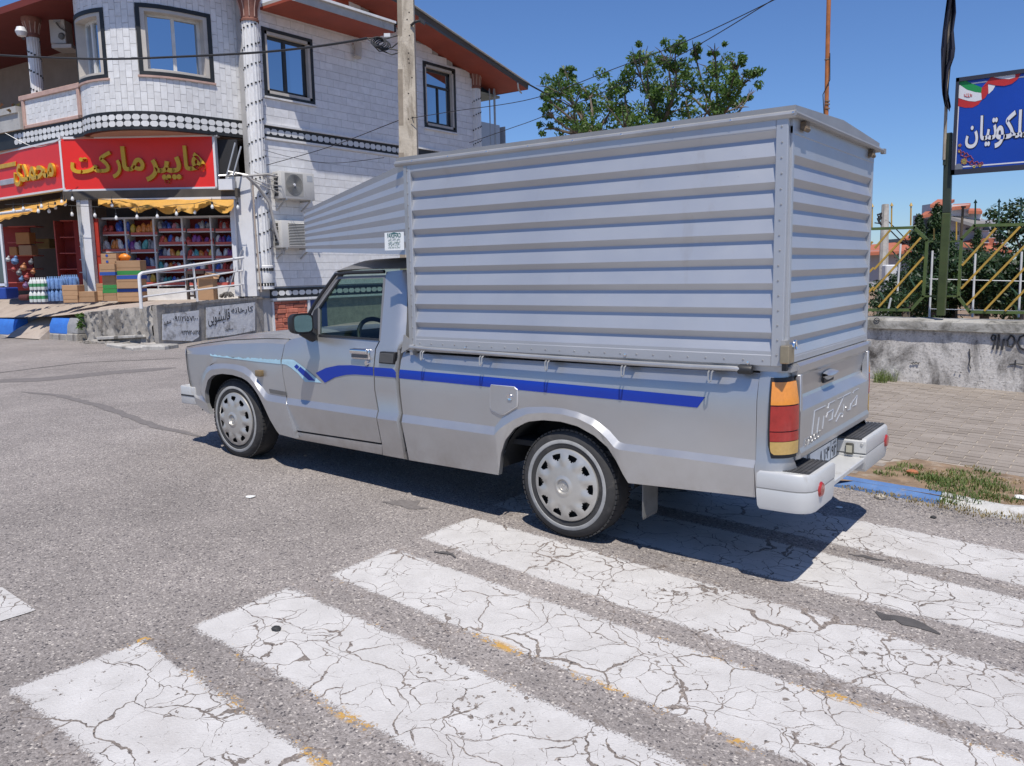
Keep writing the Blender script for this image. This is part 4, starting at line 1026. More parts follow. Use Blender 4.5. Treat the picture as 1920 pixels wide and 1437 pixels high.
# wheel wells, underbody, mud flap
for cx, cz, sgn in ((0.0, .36, 0), (fx.x, .44, 0), (0.0, .36, 1), (fx.x, .44, 1)):
    b = MB(); y0, y1 = ((.035, .30), (W - .30, W - .035))[sgn]
    arc = [(cx + .435 * math.cos(a), cz + .36 * math.sin(a)) for a in [math.pi * i / 14 for i in range(15)]]
    b.grid([[(x, y0, z) for x, z in arc], [(x, y1, z) for x, z in arc]]); yw = y1 if sgn == 0 else y0
    b.face([(x, yw, z) for x, z in arc]); b.build('wheel_arch_liner', DARK, truck, recalc=False)
b = MB()
for y in (.42, W - .5): b.box(-3.4, 1.15, y, y + .08, .40, .50)
b.box(-2.2, -1.2, .12, W - .12, .36, .40); b.box(-1.1, 1.2, .08, W - .08, .50, .53); b.box(-3.5, -2.2, .3, W - .3, .38, .42); b.box(-.06, .06, .1, W - .1, .27, .36); b.box(.3, 1.1, .5, W - .5, .30, .5); b.box(-2.2, -.2, .7, .85, .28, .36)
b.box(-2.3, -2.28, .08, W - .08, .4, 1.05); b.box(-2.27, -1.2, .05, .1, .36, .42); b.box(-2.27, -1.2, W - .1, W - .05, .36, .42)
b.build('chassis', DARK, truck)
b = MB(); b.tube([(.25, .55, .36), (.7, .5, .37), (1.12, .5, .36)], .025, 8); b.box(.62, 1.05, .35, .62, .32, .46); b.build('exhaust', M('rusty_brown', (.13, .085, .055), .85, .2, .3, 8), truck)
q = [XP(1203, 916, .42), XP(1249, 910, .42)]
fy0, fy1 = .065, .235; b = MB(); FX = S(1204, 945, fy0).x; zt_, zb2 = .45, S(1204, 968, fy0).z; poly = [(FX, fy0, zt_), (FX, fy1, zt_), (FX, fy1, zb2)]
for i in range(9): poly.append((FX, lerp(fy1, fy0, (i + .5) / 9), zb2 - .022)); poly.append((FX, lerp(fy1, fy0, (i + 1) / 9), zb2))
b.prism(poly, (.006, 0, 0)); b.build('mud_flap', M('mud_flap_grey', (.15, .15, .145), .8, 0, .2, 9), truck)

# ================================================================== THE SHOP BUILDING
MARB = make_marble('white_marble_tile', (.70, .69, .68), (.80, .795, .79), (.56, .56, .575), .07)
MARB_W = make_marble('cream_marble_tile', (.66, .65, .635), (.78, .775, .765), (.56, .55, .54), .08)
GROUT = M('grout', (.40, .39, .38), .9)
BTILE = M('black_glazed_tile', (.016, .017, .017), .5, 0, .3, 5, rand=.3)
WTILE = M('white_glazed_tile', (.66, .655, .64), .35, 0, .06, 6, rand=.08)
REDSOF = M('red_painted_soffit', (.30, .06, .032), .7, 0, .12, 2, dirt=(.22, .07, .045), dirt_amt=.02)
FASC = M('grey_fascia', (.42, .41, .39), .7, 0, .1, 3, dirt=(.25, .23, .2), dirt_amt=.04)
PINK = M('pink_marble_trim', (.50, .33, .27), .5, 0, .15, 5)
PINKS = M('pinkish_soffit', (.42, .27, .21), .8, 0, .08, 3)
FRAMEW = M('white_window_frame', (.62, .61, .58), .5)
FRAMED = M('dark_window_frame', (.03, .028, .026), .45)
CREAM = M('cream_reveal', (.50, .46, .41), .7, 0, .08)
BGLASS = glass_mat('blue_mirror_glass', (.08, .10, .13), .55, mirror=(.80, .90, 1.0))
CAPIT = M('brown_capital', (.24, .10, .07), .7, 0, .2, 12)
PLAST = M('pale_plaster', (.50, .475, .44), .85, 0, .08, 3)
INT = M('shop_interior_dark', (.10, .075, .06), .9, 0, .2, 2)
WHITEP = M('white_painted_metal', (.66, .66, .67), .45, 0, .05, 3)
HAND = M('white_railing_paint', (.70, .69, .68), .45, 0, .06, 6)
XW = -14.0
shop = thing('shop_building', 'white marble two storey shop building with rounded bay and red eaves', 'building', (-16.5, 9, .9))
# ---- side wall: backing plus horizontal stone tiles, the window openings left free
W1 = (9.02, 10.36, 5.72, 7.12); W2 = (14.5, 15.76, 5.68, 7.36)
holes = [W1, W2]
def wall_rects(u0, u1, z0, z1, holes):
    us = sorted({u0, u1, *[h[0] for h in holes], *[h[1] for h in holes]}); zs_ = sorted({z0, z1, *[h[2] for h in holes], *[h[3] for h in holes]})
    for a, c in zip(us, us[1:]):
        for d, e in zip(zs_, zs_[1:]):
            if not any(h[0] - .001 <= a and c <= h[1] + .001 and h[2] - .001 <= d and e <= h[3] + .001 for h in holes): yield a, c, d, e
b = MB()
def eave(y): return interp(y, [(12.0, 8.42), (18.2, 7.07)])
for a, c, d, e in wall_rects(8.5, 17.0, .05, 10.5, holes):
    k = max(1, int((c - a) / .5)) if c > 12 else 1
    for i in range(k):
        a_, c_ = lerp(a, c, i / k), lerp(a, c, (i + 1) / k); e_ = e if c_ <= 12.3 else min(e, eave(c_) + .06)
        if e_ > d: b.box(XW - .3, XW - .012, a_, c_, d, e_)
b.build('side_wall', GROUT, shop)
def cut(a, c, d, e):
    out = [(a, c, d, e)]
    for h in holes + [(8.4, 17.1, 4.70, 5.0), (8.4, 17.1, .90, 1.22), (8.4, 12.6, -.1, .90)]:
        nx = []
        for q in out:
            if q[0] >= h[1] or q[1] <= h[0] or q[2] >= h[3] or q[3] <= h[2]: nx.append(q); continue
            if q[0] < h[0]: nx.append((q[0], h[0], q[2], q[3]))
            if q[1] > h[1]: nx.append((h[1], q[1], q[2], q[3]))
            if q[2] < h[2]: nx.append((max(q[0], h[0]), min(q[1], h[1]), q[2], h[2]))
            if q[3] > h[3]: nx.append((max(q[0], h[0]), min(q[1], h[1]), h[3], q[3]))
        out = nx
    return [q for q in out if q[1] - q[0] > .02 and q[3] - q[2] > .02]
tiles = []; rz = random.Random(11); z = 1.23 - .19 * 6; row = 0
while z < 10.3:
    y = 8.55 + (row % 2) * .21 - .42
    while y < 17:
        L = .42
        if y + L < 12.3 or z + .19 < eave(min(17, y + L)) + .1:
            for q in cut(max(8.55, y), min(17, y + L), z, z + .19): tiles.append(q)
        y += L
    z += .19; row += 1
def vis_key(p):
    iv = in_view(V(p), 0); return iv
def split_tiles(tl, ctr):
    k = []
    for q in tl:
        iv = vis_key(ctr(q)); k.append((iv[2] if iv else 999, q))
    k.sort(key=lambda a: a[0]); return [q for d, q in k if d < 900][:280], [q for d, q in k if d < 900][280:] + [q for d, q in k if d >= 900]
def covered(q):     # behind the cargo box and cab
    iv = vis_key((XW, (q[0] + q[1]) / 2, (q[2] + q[3]) / 2)); return iv is None or (iv[0] > 770 and iv[1] > 285) or (iv[0] > 590 and iv[1] > 395)
vis_t = [q for q in tiles if not covered(q)]; hid = [q for q in tiles if covered(q)]
near, far = split_tiles(vis_t, lambda q: (XW, (q[0] + q[1]) / 2, (q[2] + q[3]) / 2))
def side_tile(b, q):
    d = .004 * rz.random(); b.box(XW - .02, XW + .006 + d, q[0] + .0025, q[1] - .0025, q[2] + .0035, q[3] - .0035)
for q in near: b = MB(); side_tile(b, q); b.build('stone_tile', MARB, shop)
b = MB()
for q in far + hid: side_tile(b, q)
tag(b.build('stone_tile_field', MARB, shop), kind='stuff')
def window_side(Y0, Y1, Z0, Z1, kind):
    b = MB(); t = .075
    for a, c, d, e in ((Y0 - t, Y1 + t, Z0 - t, Z0), (Y0 - t, Y1 + t, Z1, Z1 + t), (Y0 - t, Y0, Z0, Z1), (Y1, Y1 + t, Z0, Z1)): b.box(XW - .02, XW + .03, a, c, d, e)
    w = b.build('window', BTILE, shop)
    b = MB()
    for a, c, d, e in ((Y0 - .0, Y1, Z0, Z0 + .07), (Y0, Y1, Z1 - .07, Z1), (Y0, Y0 + .07, Z0, Z1), (Y1 - .07, Y1, Z0, Z1)): b.box(XW - .22, XW + .012, a, c, d, e)
    b.build('reveal', CREAM, w)
    b = MB(); X = XW - .12; y0, y1, z0, z1 = Y0 + .07, Y1 - .07, Z0 + .07, Z1 - .07; f = .07
    for a, c, d, e in ((y0, y1, z0, z0 + f), (y0, y1, z1 - f, z1), (y0, y0 + f, z0, z1), (y1 - f, y1, z0, z1)): b.box(X - .03, X + .03, a, c, d, e)
    if kind == 1: b.box(X - .025, X + .035, lerp(y0, y1, .47) - .04, lerp(y0, y1, .47) + .04, z0, z1)
    else: b.box(X - .025, X + .035, y0, y1, lerp(z0, z1, .70) - .03, lerp(z0, z1, .70) + .03); b.box(X - .026, X + .034, lerp(y0, y1, .52) - .025, lerp(y0, y1, .52) + .025, z0, lerp(z0, z1, .70))
    b.build('frame', FRAMED, w)
    b = MB(); b.face([(X, y0, z0), (X, y1, z0), (X, y1, z1), (X, y0, z1)]); b.build('pane', BGLASS, w, recalc=False)
    b = MB(); b.box(XW - .03, XW + .07, Y0 - t - .03, Y1 + t + .03, Z0 - t - .04, Z0 - t); b.build('sill', MARB_W, w)
    b = MB(); b.box(XW - 1.2, XW - 1.15, Y0 - .3, Y1 + .3, Z0 - .2, Z1 + .2); b.box(XW - .3, XW - .25, y0, lerp(y0, y1, .45 if kind == 2 else .3), z0, lerp(z0, z1, .7 if kind == 2 else 1.)); b.build('curtain', M('curtain_grey', (.22, .20, .18), .9), w)
window_side(*W1, 1); window_side(*W2, 2)
# bands of white octagons on black tile
def octagon(b, c, u, v, n, w, h, d=.006, m=0):
    k = .3; pts = []
    for a, e in ((-1, -1 + 2 * k), (-1 + 2 * k * .8, -1), (1 - 2 * k * .8, -1), (1, -1 + 2 * k), (1, 1 - 2 * k), (1 - 2 * k * .8, 1), (-1 + 2 * k * .8, 1), (-1, 1 - 2 * k)): pts.append(V(c) + V(u) * a * w / 2 + V(v) * e * h / 2)
    b.prism(pts, V(n) * d, m)
b = MB(); b.box(XW - .02, XW + .012, 8.78, 17.0, 4.72, 4.98); b.box(XW - .02, XW + .014, 8.78, 17, .95, 1.19); b.build('black_band', BTILE, shop)
b = MB(); b.box(XW - .02, XW + .06, 8.78, 17, 4.98, 5.03); b.box(XW - .02, XW + .05, 8.78, 17, 4.67, 4.72); b.box(XW - .02, XW + .08, 8.78, 17, .90, .95); b.build('band_ledge', MARB_W, shop)
y = 8.95
while y < 13.6:
    b = MB(); octagon(b, (XW + .0125, y, 4.85), (0, 1, 0), (0, 0, 1), (1, 0, 0), .185, .135); b.build('octagon_tile', WTILE, shop); y += .2
y = 8.90
while y < 12.9:
    b = MB(); octagon(b, (XW + .0145, y, 1.07), (0, 1, 0), (0, 0, 1), (1, 0, 0), .185, .115); b.build('octagon_tile', WTILE, shop); y += .205
# basement front under the lower band
SPLIT = M('red_split_stone', (.40, .13, .085), .9, 0, .25, 7, bump=1., bscale=14, rand=.3)
rr_ = random.Random(5); z = .1; row = 0
while z < .86:
    y = 8.85 - (row % 2) * .12; h = .11 + .03 * rr_.random()
    while y < 9.85:
        L = .2 + .16 * rr_.random(); y1 = min(9.85, y + L)
        if y1 - max(8.85, y) > .03:
            b = MB(); d = .02 + .035 * rr_.random(); b.box(XW - .02, XW + d, max(8.85, y) + .004, y1 - .004, z + .004, min(.88, z + h) - .004); b.build('split_stone', SPLIT, shop, bev=.012)
        y = y1
    z += h; row += 1
b = MB(); b.box(XW - .02, XW + .05, 9.86, 9.93, .1, .9); b.box(XW - .02, XW + .03, 8.80, 8.85, .1, .9); b.build('white_post', WHITEP, shop)
b = MB(); b.box(XW - .02, XW + .06, 8.8, 12.5, .875, .905); b.build('ledge_strip', ZINC, shop)
b = MB(); b.box(XW - .05, XW + .004, 9.93, 10.5, .1, .88); b.build('blue_panel', M('blue_panel', (.03, .06, .22), .5), shop)
b = MB(); b.box(XW - .05, XW + .002, 10.5, 12.5, .1, .88); b.build('wall_base', M('tan_stone', (.42, .37, .30), .9, 0, .2, 6, bump=.5), shop)
# columns
def column(px_top, x, y, z0, z1, r, cap=True, zc=.62, tw=1):
    b = MB(); n = 16; prof = []
    for zz in (z0 + .55, z1): prof.append([(x + math.cos(2 * math.pi * j / (2 * n)) * r * (1 if j % 2 else .94), y + math.sin(2 * math.pi * j / (2 * n)) * r * (1 if j % 2 else .94), zz) for j in range(2 * n)])
    b.grid(prof, closed=True); c = b.build('column', MARB_W, shop, recalc=False, sharp=10)
    b = MB(); b.lathe([(r * 1.12, z0), (r * 1.12, z0 + .10), (r * 1.02, z0 + .12), (r * 1.06, z0 + .22), (r * 1.06, z0 + .42), (r * 1.02, z0 + .45), (r * 1.12, z0 + .47), (r * 1.12, z0 + .54), (r, z0 + .56)], (x, y, 0), (0, 0, 1), 24); b.build('column_base', MARB_W, c, recalc=False, sharp=20)
    b = MB()
    for zz in (z0 + .11, z0 + .46):
        for j in range(20): a = 2 * math.pi * j / 20; b.obox((x + math.cos(a) * r * 1.12, y + math.sin(a) * r * 1.12, zz), (math.cos(a) * .006, math.sin(a) * .006, 0), (-math.sin(a) * r * .12, math.cos(a) * r * .12, 0), (0, 0, .035))
    tag(b.build('black_ring', BTILE, c), kind='stuff')
    b = MB(); lead = .42
    zz = z0 + .62
    while zz < z1 - .05:
        for k in range(1): 
            a = tw * (zz / lead * 2 * math.pi); b.obox((x + math.cos(a) * r * .99, y + math.sin(a) * r * .99, zz), (math.cos(a) * .012, math.sin(a) * .012, 0), (-math.sin(a) * .019, math.cos(a) * .019, 0), (0, 0, .016))
        zz += .033
    tag(b.build('black_spiral', BTILE, c), kind='stuff')
    if cap:
        b = MB(); b.lathe([(r * 1.1, z1), (r * 1.12, z1 + .05), (r * .98, z1 + .07), (r * 1.05, z1 + zc * .5), (r * 1.35, z1 + zc * .85), (r * 1.55, z1 + zc), (r * 1.5, z1 + zc + .08)], (x, y, 0), (0, 0, 1), 24); k = b.build('capital', CAPIT, c, recalc=False, sharp=30)
        b = MB()
        for j in range(10): a = 2 * math.pi * j / 10; b.tube([(x + math.cos(a) * r * q, y + math.sin(a) * r * q, z1 + h) for q, h in ((1.02, .1), (1.08, zc * .5), (1.38, zc * .85))], .012, 5)
        b.build('capital_flutes', PINK, k)
    return c
cc = XP(489, 400, XW + .02)
column(0, XW + .02, cc.y, 1.18, 7.2, .19, zc=.55)
column(0, XW + .02, 16.78, 1.2, 7.02, .155, zc=.5, tw=1)
# ---- rounded bay: plan curve at the band
plan0 = [(-16.75, 6.06), (-16.45, 5.90), (-15.95, 5.86), (-15.45, 6.0), (-15.0, 6.28), (-14.70, 6.65), (-14.54, 7.10), (-14.44, 7.70), (-14.36, 8.35), (-14.30, 8.75)]
def smooth(pl, it=3):
    pl = [V((*p, 0)) for p in pl]
    for _ in range(it):
        o = [pl[0]]
        for a, c in zip(pl, pl[1:]): o += [a.lerp(c, .25), a.lerp(c, .75)]
        pl = o + [pl[-1]]
    return pl
PLAN = smooth(plan0)
PL = [0]
for a, c in zip(PLAN, PLAN[1:]): PL.append(PL[-1] + (c - a).length)
def at_s(s_, off=0):
    k = 0
    while k < len(PL) - 2 and PL[k + 1] < s_: k += 1
    a, c = PLAN[k], PLAN[k + 1]; t = (s_ - PL[k]) / (PL[k + 1] - PL[k]); p = a.lerp(c, t); d = (c - a).normalized(); return p + V((d.y, -d.x, 0)) * off
def nrm_s(s_):
    a, c = at_s(max(0, s_ - .05)), at_s(min(PL[-1], s_ + .05)); d = (c - a).normalized(); return V((d.y, -d.x, 0)), d
def find_s(px, z):
    best = (1e9, 0)
    for i in range(400):
        s_ = PL[-1] * i / 399; p = at_s(s_); p.z = z; iv = in_view(p, 400)
        if iv and abs(iv[0] - px) < best[0]: best = (abs(iv[0] - px), s_)
    return best[1]
def z_at(px, py):
    s_ = find_s(px, 6.4); p = at_s(s_); d = p - EYE; r = ray(px, py); return EYE.z + r.z * (V((d.x, d.y, 0)).length / V((r.x, r.y, 0)).length)
BW = [(find_s(266, 6.4), find_s(391, 6.4), z_at(330, 139), z_at(330, 22)), (find_s(141, 6.4), find_s(193, 6.4), z_at(190, 140), z_at(190, 24))]
def bay_sheet(b, s0, s1, z0, z1, off, n=None, m=0):
    n = n or max(2, int((s1 - s0) / .12) + 1); b.grid([[at_s(lerp(s0, s1, i / n), off) + V((0, 0, z0)) for i in range(n + 1)], [at_s(lerp(s0, s1, i / n), off) + V((0, 0, z1)) for i in range(n + 1)]], m)
def bay_block(b, s0, s1, z0, z1, o0, o1, m=0):
    n = max(1, int((s1 - s0) / .15) + 1); q = lambda s_, o, z: at_s(s_, o) + V((0, 0, z))
    ss = [lerp(s0, s1, i / n) for i in range(n + 1)]
    b.grid([[q(s_, o0, z0) for s_ in ss], [q(s_, o1, z0) for s_ in ss], [q(s_, o1, z1) for s_ in ss], [q(s_, o0, z1) for s_ in ss], [q(s_, o0, z0) for s_ in ss]], m)
    for s_ in (s0, s1): b.face([q(s_, o0, z0), q(s_, o1, z0), q(s_, o1, z1), q(s_, o0, z1)], m)
BH = [(a, c, d, e) for a, c, d, e in BW]
b = MB()
for a, c, d, e in wall_rects(0, PL[-1], 5.0, 9.2, BH): bay_sheet(b, a, c, d, e, -.008)
b.build('bay_wall', GROUT, shop, recalc=False)
tl = []; s_ = 0; col_ = 0
while s_ < PL[-1]:
    z = 5.06 - (col_ % 2) * .14
    while z < 8.8:
        a, c, d, e = s_, min(PL[-1], s_ + .135), max(5.06, z), z + .28
        segs = [(d, e)]
        for h in BH:
            if a < h[1] and c > h[0]:
                ns = []
                for u, w_ in segs:
                    if w_ <= h[2] or u >= h[3]: ns.append((u, w_)); continue
                    if u < h[2]: ns.append((u, h[2]))
                    if w_ > h[3]: ns.append((h[3], w_))
                segs = ns
        for u, w_ in segs:
            if w_ - u > .03: tl.append((a, c, u, w_))
        z += .28
    s_ += .135; col_ += 1
near, far = split_tiles(tl, lambda q: at_s((q[0] + q[1]) / 2) + V((0, 0, (q[2] + q[3]) / 2)))
def bay_tile(b, q): bay_block(b, q[0] + .003, q[1] - .003, q[2] + .004, q[3] - .004, -.008, .006 + .006 * rz.random())
for q in near: b = MB(); bay_tile(b, q); b.build('marble_tile', MARB_W, shop)
b = MB()
for q in far: bay_tile(b, q)
tag(b.build('marble_tile_field', MARB_W, shop), kind='stuff')
# bay band
b = MB(); bay_block(b, 0, PL[-1], 4.68, 5.07, -.1, .02); b.build('bay_band', BTILE, shop, recalc=False)
s_ = .12
while s_ < PL[-1] - .1:
    n_, d_ = nrm_s(s_)
    for z in (4.81, 4.945):
        b = MB(); octagon(b, at_s(s_, .021) + V((0, 0, z)), d_, (0, 0, 1), n_, .165, .12); b.build('octagon_tile', WTILE, shop)
    s_ += .178
b = MB(); rz2 = random.Random(4)
s_ = .03
while s_ < PL[-1] - .1:
    bay_block(b, s_ + .002, s_ + .173, 5.005, 5.068, .01, .024); bay_block(b, s_ + .002, s_ + .173, 4.685, 4.745, .01, .024); s_ += .178
tag(b.build('black_edge_tiles', BTILE, shop, recalc=False), kind='stuff')
# bay soffit: fan below the band back to the shop front
b = MB(); pts = [at_s(lerp(0, PL[-1], i / 30), -.02) + V((0, 0, 4.69)) for i in range(31)]
back = [V((-17.6, 6.3, 4.69)).lerp(V((-14.3, 8.75, 4.69)), i / 30) for i in range(31)]
b.grid([pts, back]); b.build('bay_soffit', PINKS, shop, recalc=False)
# bay windows
def bay_window(a, c, z0, z1):
    b = MB(); t = .085
    bay_block(b, a - t, c + t, z0 - t, z0, -.02, .03); bay_block(b, a - t, c + t, z1, z1 + t, -.02, .03); bay_block(b, a - t, a, z0, z1, -.02, .03); bay_block(b, c, c + t, z0, z1, -.02, .03)
    w = b.build('window', BTILE, shop, recalc=False)
    b = MB(); bay_block(b, a - t - .03, c + t + .03, z0 - t - .04, z0 - t, -.02, .05); b.build('sill', PINK, w, recalc=False)
    b = MB(); f = .09
    for q in ((a, c, z0, z0 + .05), (a, c, z1 - .07, z1), (a, a + f, z0, z1), (c - f, c, z0, z1)): bay_block(b, *q, -.30, .012)
    b.build('reveal', CREAM, w, recalc=False)
    b = MB(); a2, c2, z2, z3 = a + f, c - f, z0 + .05, z1 - .07; f = .05
    for q in ((a2, c2, z2, z2 + f), (a2, c2, z3 - f, z3), (a2, a2 + f, z2, z3), (c2 - f, c2, z2, z3), ((a2 + c2) / 2 - .04, (a2 + c2) / 2 + .04, z2, z3)): bay_block(b, *q, -.24, -.18)
    b.build('frame', FRAMEW, w, recalc=False)
    mid = (a2 + c2) / 2
    for u0, u1, o in ((a2, mid, -.20), (mid, c2, -.225)):
        b = MB(); q = lambda s_, z: at_s(s_, o) + V((0, 0, z)); b.face([q(u0, z2), q(u1, z2), q(u1, z3), q(u0, z3)]); b.build('pane', BGLASS, w, recalc=False)
    b = MB(); bay_sheet(b, a - .1, c + .1, z0 - .1, z1 + .1, -.6); b.build('curtain', M('curtain_pale', (.30, .31, .33), .9), w, recalc=False)
for q in BW: bay_window(*q)
# ---- left balcony: parapet with pink edging, recess behind it
LY = 5.95
pb = [ZP(p, q_, 5.07) for p, q_ in ((-80, 246), (5, 237), (150, 224))]
A0, A1 = V((-20.9, 5.62, 0)), V((-16.62, 5.98, 0))
XL = -7; dl = (A1 - A0).normalized(); nl = V((dl.y, -dl.x, 0)); LL = (A1 - A0).length
def lw(u, z, o=0): return A0 + dl * u + nl * o + V((0, 0, z))
def lbox(b, u0, u1, z0, z1, o0, o1, m=0): b.obox(lw((u0 + u1) / 2, (z0 + z1) / 2, (o0 + o1) / 2), dl * (u1 - u0) / 2, nl * (o1 - o0) / 2, (0, 0, (z1 - z0) / 2), m)
b = MB(); lbox(b, XL, LL, 4.68, 5.07, -.12, .02); b.build('balcony_band', BTILE, shop)
u = .1
while u < LL:
    for z in (4.81, 4.945):
        b = MB(); octagon(b, lw(u, z, .021), dl, (0, 0, 1), nl, .165, .12); 
        if u > 1.4: b.build('octagon_tile', WTILE, shop)
    u += .178
b = MB(); lbox(b, 1.95, LL, 5.07, 5.80, -.12, .0); b.build('balcony_parapet', GROUT, shop)
tl = []
u = 2.03; k = 0
while u < LL - .12:
    z = 5.15 - (k % 2) * .12
    while z < 5.72:
        tl.append((u, u + .13, max(5.15, z), min(5.72, z + .24))); z += .24
    u += .13; k += 1
for q in tl:
    if q[3] - q[2] > .03: b = MB(); lbox(b, q[0] + .003, q[1] - .003, q[2] + .004, q[3] - .004, -.01, .008 + .004 * rz.random()); b.build('parapet_tile', MARB_W, shop)
b = MB(); lbox(b, 1.95, LL, 5.07, 5.15, -.1, .05); lbox(b, 1.85, LL + .02, 5.72, 5.83, -.16, .06); lbox(b, LL - .1, LL, 5.07, 5.8, -.1, .05); lbox(b, 1.93, 2.03, 5.07, 5.8, -.1, .05); b.build('parapet_edging', PINK, shop, bev=.01)
b = MB(); lbox(b, XL, 1.9, 5.07, 5.45, -.2, .1); lbox(b, XL, 1.86, 5.45, 5.60, -.25, .15); b.build('lower_parapet', FASC, shop)
b = MB(); lbox(b, XL, LL, 4.66, 4.70, -2.4, .0); lbox(b, XL, LL, 5.0, 5.05, -2.4, -.1); b.build('balcony_floor', PINKS, shop)
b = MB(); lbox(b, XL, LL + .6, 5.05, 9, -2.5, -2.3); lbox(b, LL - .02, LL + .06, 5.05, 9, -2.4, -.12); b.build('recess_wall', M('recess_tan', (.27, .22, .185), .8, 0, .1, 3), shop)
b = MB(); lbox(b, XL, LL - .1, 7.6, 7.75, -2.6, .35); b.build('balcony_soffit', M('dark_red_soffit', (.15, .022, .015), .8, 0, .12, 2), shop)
b = MB(); lbox(b, 2.9, 3.7, 5.05, 7.0, -2.31, -2.27); bd = b.build('balcony_door', FRAMEW, shop)
b = MB(); lbox(b, 3.0, 3.62, 5.08, 6.92, -2.275, -2.262); b.build('door_leaf', M('door_dark', (.015, .014, .016), .4), bd)
b = MB(); lbox(b, .9, 1.9, 5.05, 6.7, -2.31, -2.26); b.build('arched_opening', M('arch_dark', (.04, .03, .03), .7), shop)
pcol = F(64, 100, 20.45)
column(0, pcol.x, pcol.y, 5.1, 7.15, .14, zc=.4, tw=-1)
b = MB(); pp_ = lw(.6, 5.45, .1)
for i in range(40):
    c_ = lw(.1 + 1.7 * rz.random(), 5.40 + .25 * rz.random(), -.1 + .35 * rz.random()); a_ = rz.random() * 6.28; b.face([c_, c_ + V((.08 * math.cos(a_), .08 * math.sin(a_), .05)), c_ + V((.02, .02, .10))])
fl_ = b.build('flower_box_plants', make_leaf('balcony_plant', (.05, .09, .02), (.25, .03, .02)), None, org=pp_, recalc=False); tag(fl_, 'red and green plants along the far left balcony edge', 'plants')
# ---- upper slab, eaves and roof
b = MB()
def ring_pts(off, z): return [at_s(lerp(0, PL[-1], i / 24), off) + V((0, 0, z)) for i in range(25)]
ro_ = [V((-12.92, 8.95, 7.55)), V((-12.92, 12.25, 7.55)), V((-14.0, 12.25, 7.55)), V((-14.0, 8.95, 7.55))]
b.prism(ro_, (0, 0, .06))
b.prism(ring_pts(.66, 8.12) + [V((-13.9, 8.9, 8.12)), V((-17.2, 8.9, 8.12)), V((-17.4, 6.3, 8.12))], (0, 0, .06)); b.build('slab_soffit', REDSOF, shop)
b = MB(); b.box(-13.0, -12.9, 9.0, 12.26, 7.56, 7.74); b.box(-14.0, -12.9, 12.2, 12.27, 7.56, 7.74); b.box(-14.2, -13.0, 9, 12.2, 7.615, 7.70); b.build('slab_edge', FASC, shop)
b = MB(); b.box(-12.99, -12.84, 9.0, 12.32, 7.745, 7.80); b.box(-14.0, -12.84, 12.22, 12.32, 7.745, 7.80); b.build('slab_coping', MARB_W, shop)
b = MB()
pr = ring_pts(.67, 8.10); b.grid([pr, [p + V((0, 0, .19)) for p in pr]]); b.build('bay_fascia', FASC, shop, recalc=False)
b = MB(); b.box(XW - .02, XW + .02, 10.1, 11.7, 7.8, 9.4); b.build('red_recess', REDSOF, shop)
b = MB(); ys = [11.2, 12.5, 14, 16, 18.15]
b.grid([[(-12.98, y, eave(y)) for y in ys], [(XW - .3, y, eave(y) + .02) for y in ys]]); b.build('eave_soffit', REDSOF, shop, recalc=False)
b = MB(); b.grid([[(-12.98, y, eave(y)) for y in ys], [(-12.96, y, eave(y) + .16) for y in ys], [(XW - 3, y, eave(y) + 1.3) for y in ys]]); b.face([(-12.98, 18.15, eave(18.15)), (-12.96, 18.15, eave(18.15) + .16), (XW - 3, 18.15, eave(18.15) + 1.3), (XW - 3, 18.15, eave(18.15))]); b.build('roof', M('roof_dark_edge', (.10, .085, .075), .8, .2), shop, recalc=False)
b = MB(); b.tube([(-12.93, y, eave(y) + .17) for y in ys], .03, 6); b.build('gutter', ZINC, shop)
b = MB()
b.tube([(-12.98, 17.6, eave(17.6)), (-12.98, 17.65, eave(17.6) - .2), (-12.98, 17.8, eave(17.6) - .28)], .025, 6); b.build('gutter_spout', ZINC, shop)
# end balcony with glass rail
b = MB(); b.box(XW - 2, XW + .1, 17.0, 18.4, 4.95, 5.1); b.build('end_balcony_floor', MARB_W, shop)
b = MB(); b.box(XW - .02, XW, 17.0, 18.0, 5.12, 6.1); b.box(XW - 2, XW, 18.28, 18.30, 5.12, 6.1); b.build('glass_rail', M('frosted_glass', (.42, .46, .50), .3, 0, .06, 2), shop)
b = MB(); b.tube([(XW + .0, 17.75, 5.1), (XW + .0, 17.75, 7.2)], .035, 8); b.tube([(XW + .0, 17.5, 5.1), (XW + .0, 17.5, 7.15)], .02, 8); b.build('balcony_post', ZINC, shop)
b = MB(); b.box(XW - 2.6, XW - .05, 16.9, 18.1, 6.95, 7.02); b.build('end_soffit', M('greenish_soffit', (.30, .33, .29), .8), shop)
b = MB(); b.box(-30, XW - .32, 8.8, 17, 4.72, 4.95); b.box(-30, -15.3, 6.45, 8.9, 4.72, 4.95); b.box(-30, XW - .32, 8.8, 12.2, 9.6, 9.7); b.box(-30, XW - .3, 16.8, 17, 0, 7.0); b.build('unseen_slab', PLAST, shop)  # unseen slabs, added to keep the sun out of the shop interior
# vent elbow on the side wall
vp = XP(672, 95, XW + .15); b = MB(); b.tube([(XW, vp.y, vp.z + .12), (XW + .12, vp.y, vp.z + .12)], .09, 12); b.tube([(XW + .14, vp.y, vp.z + .2), (XW + .14, vp.y, vp.z + .02), (XW + .16, vp.y - .05, vp.z - .18)], .10, 12); ve = b.build('vent_pipe', PLAST, shop)
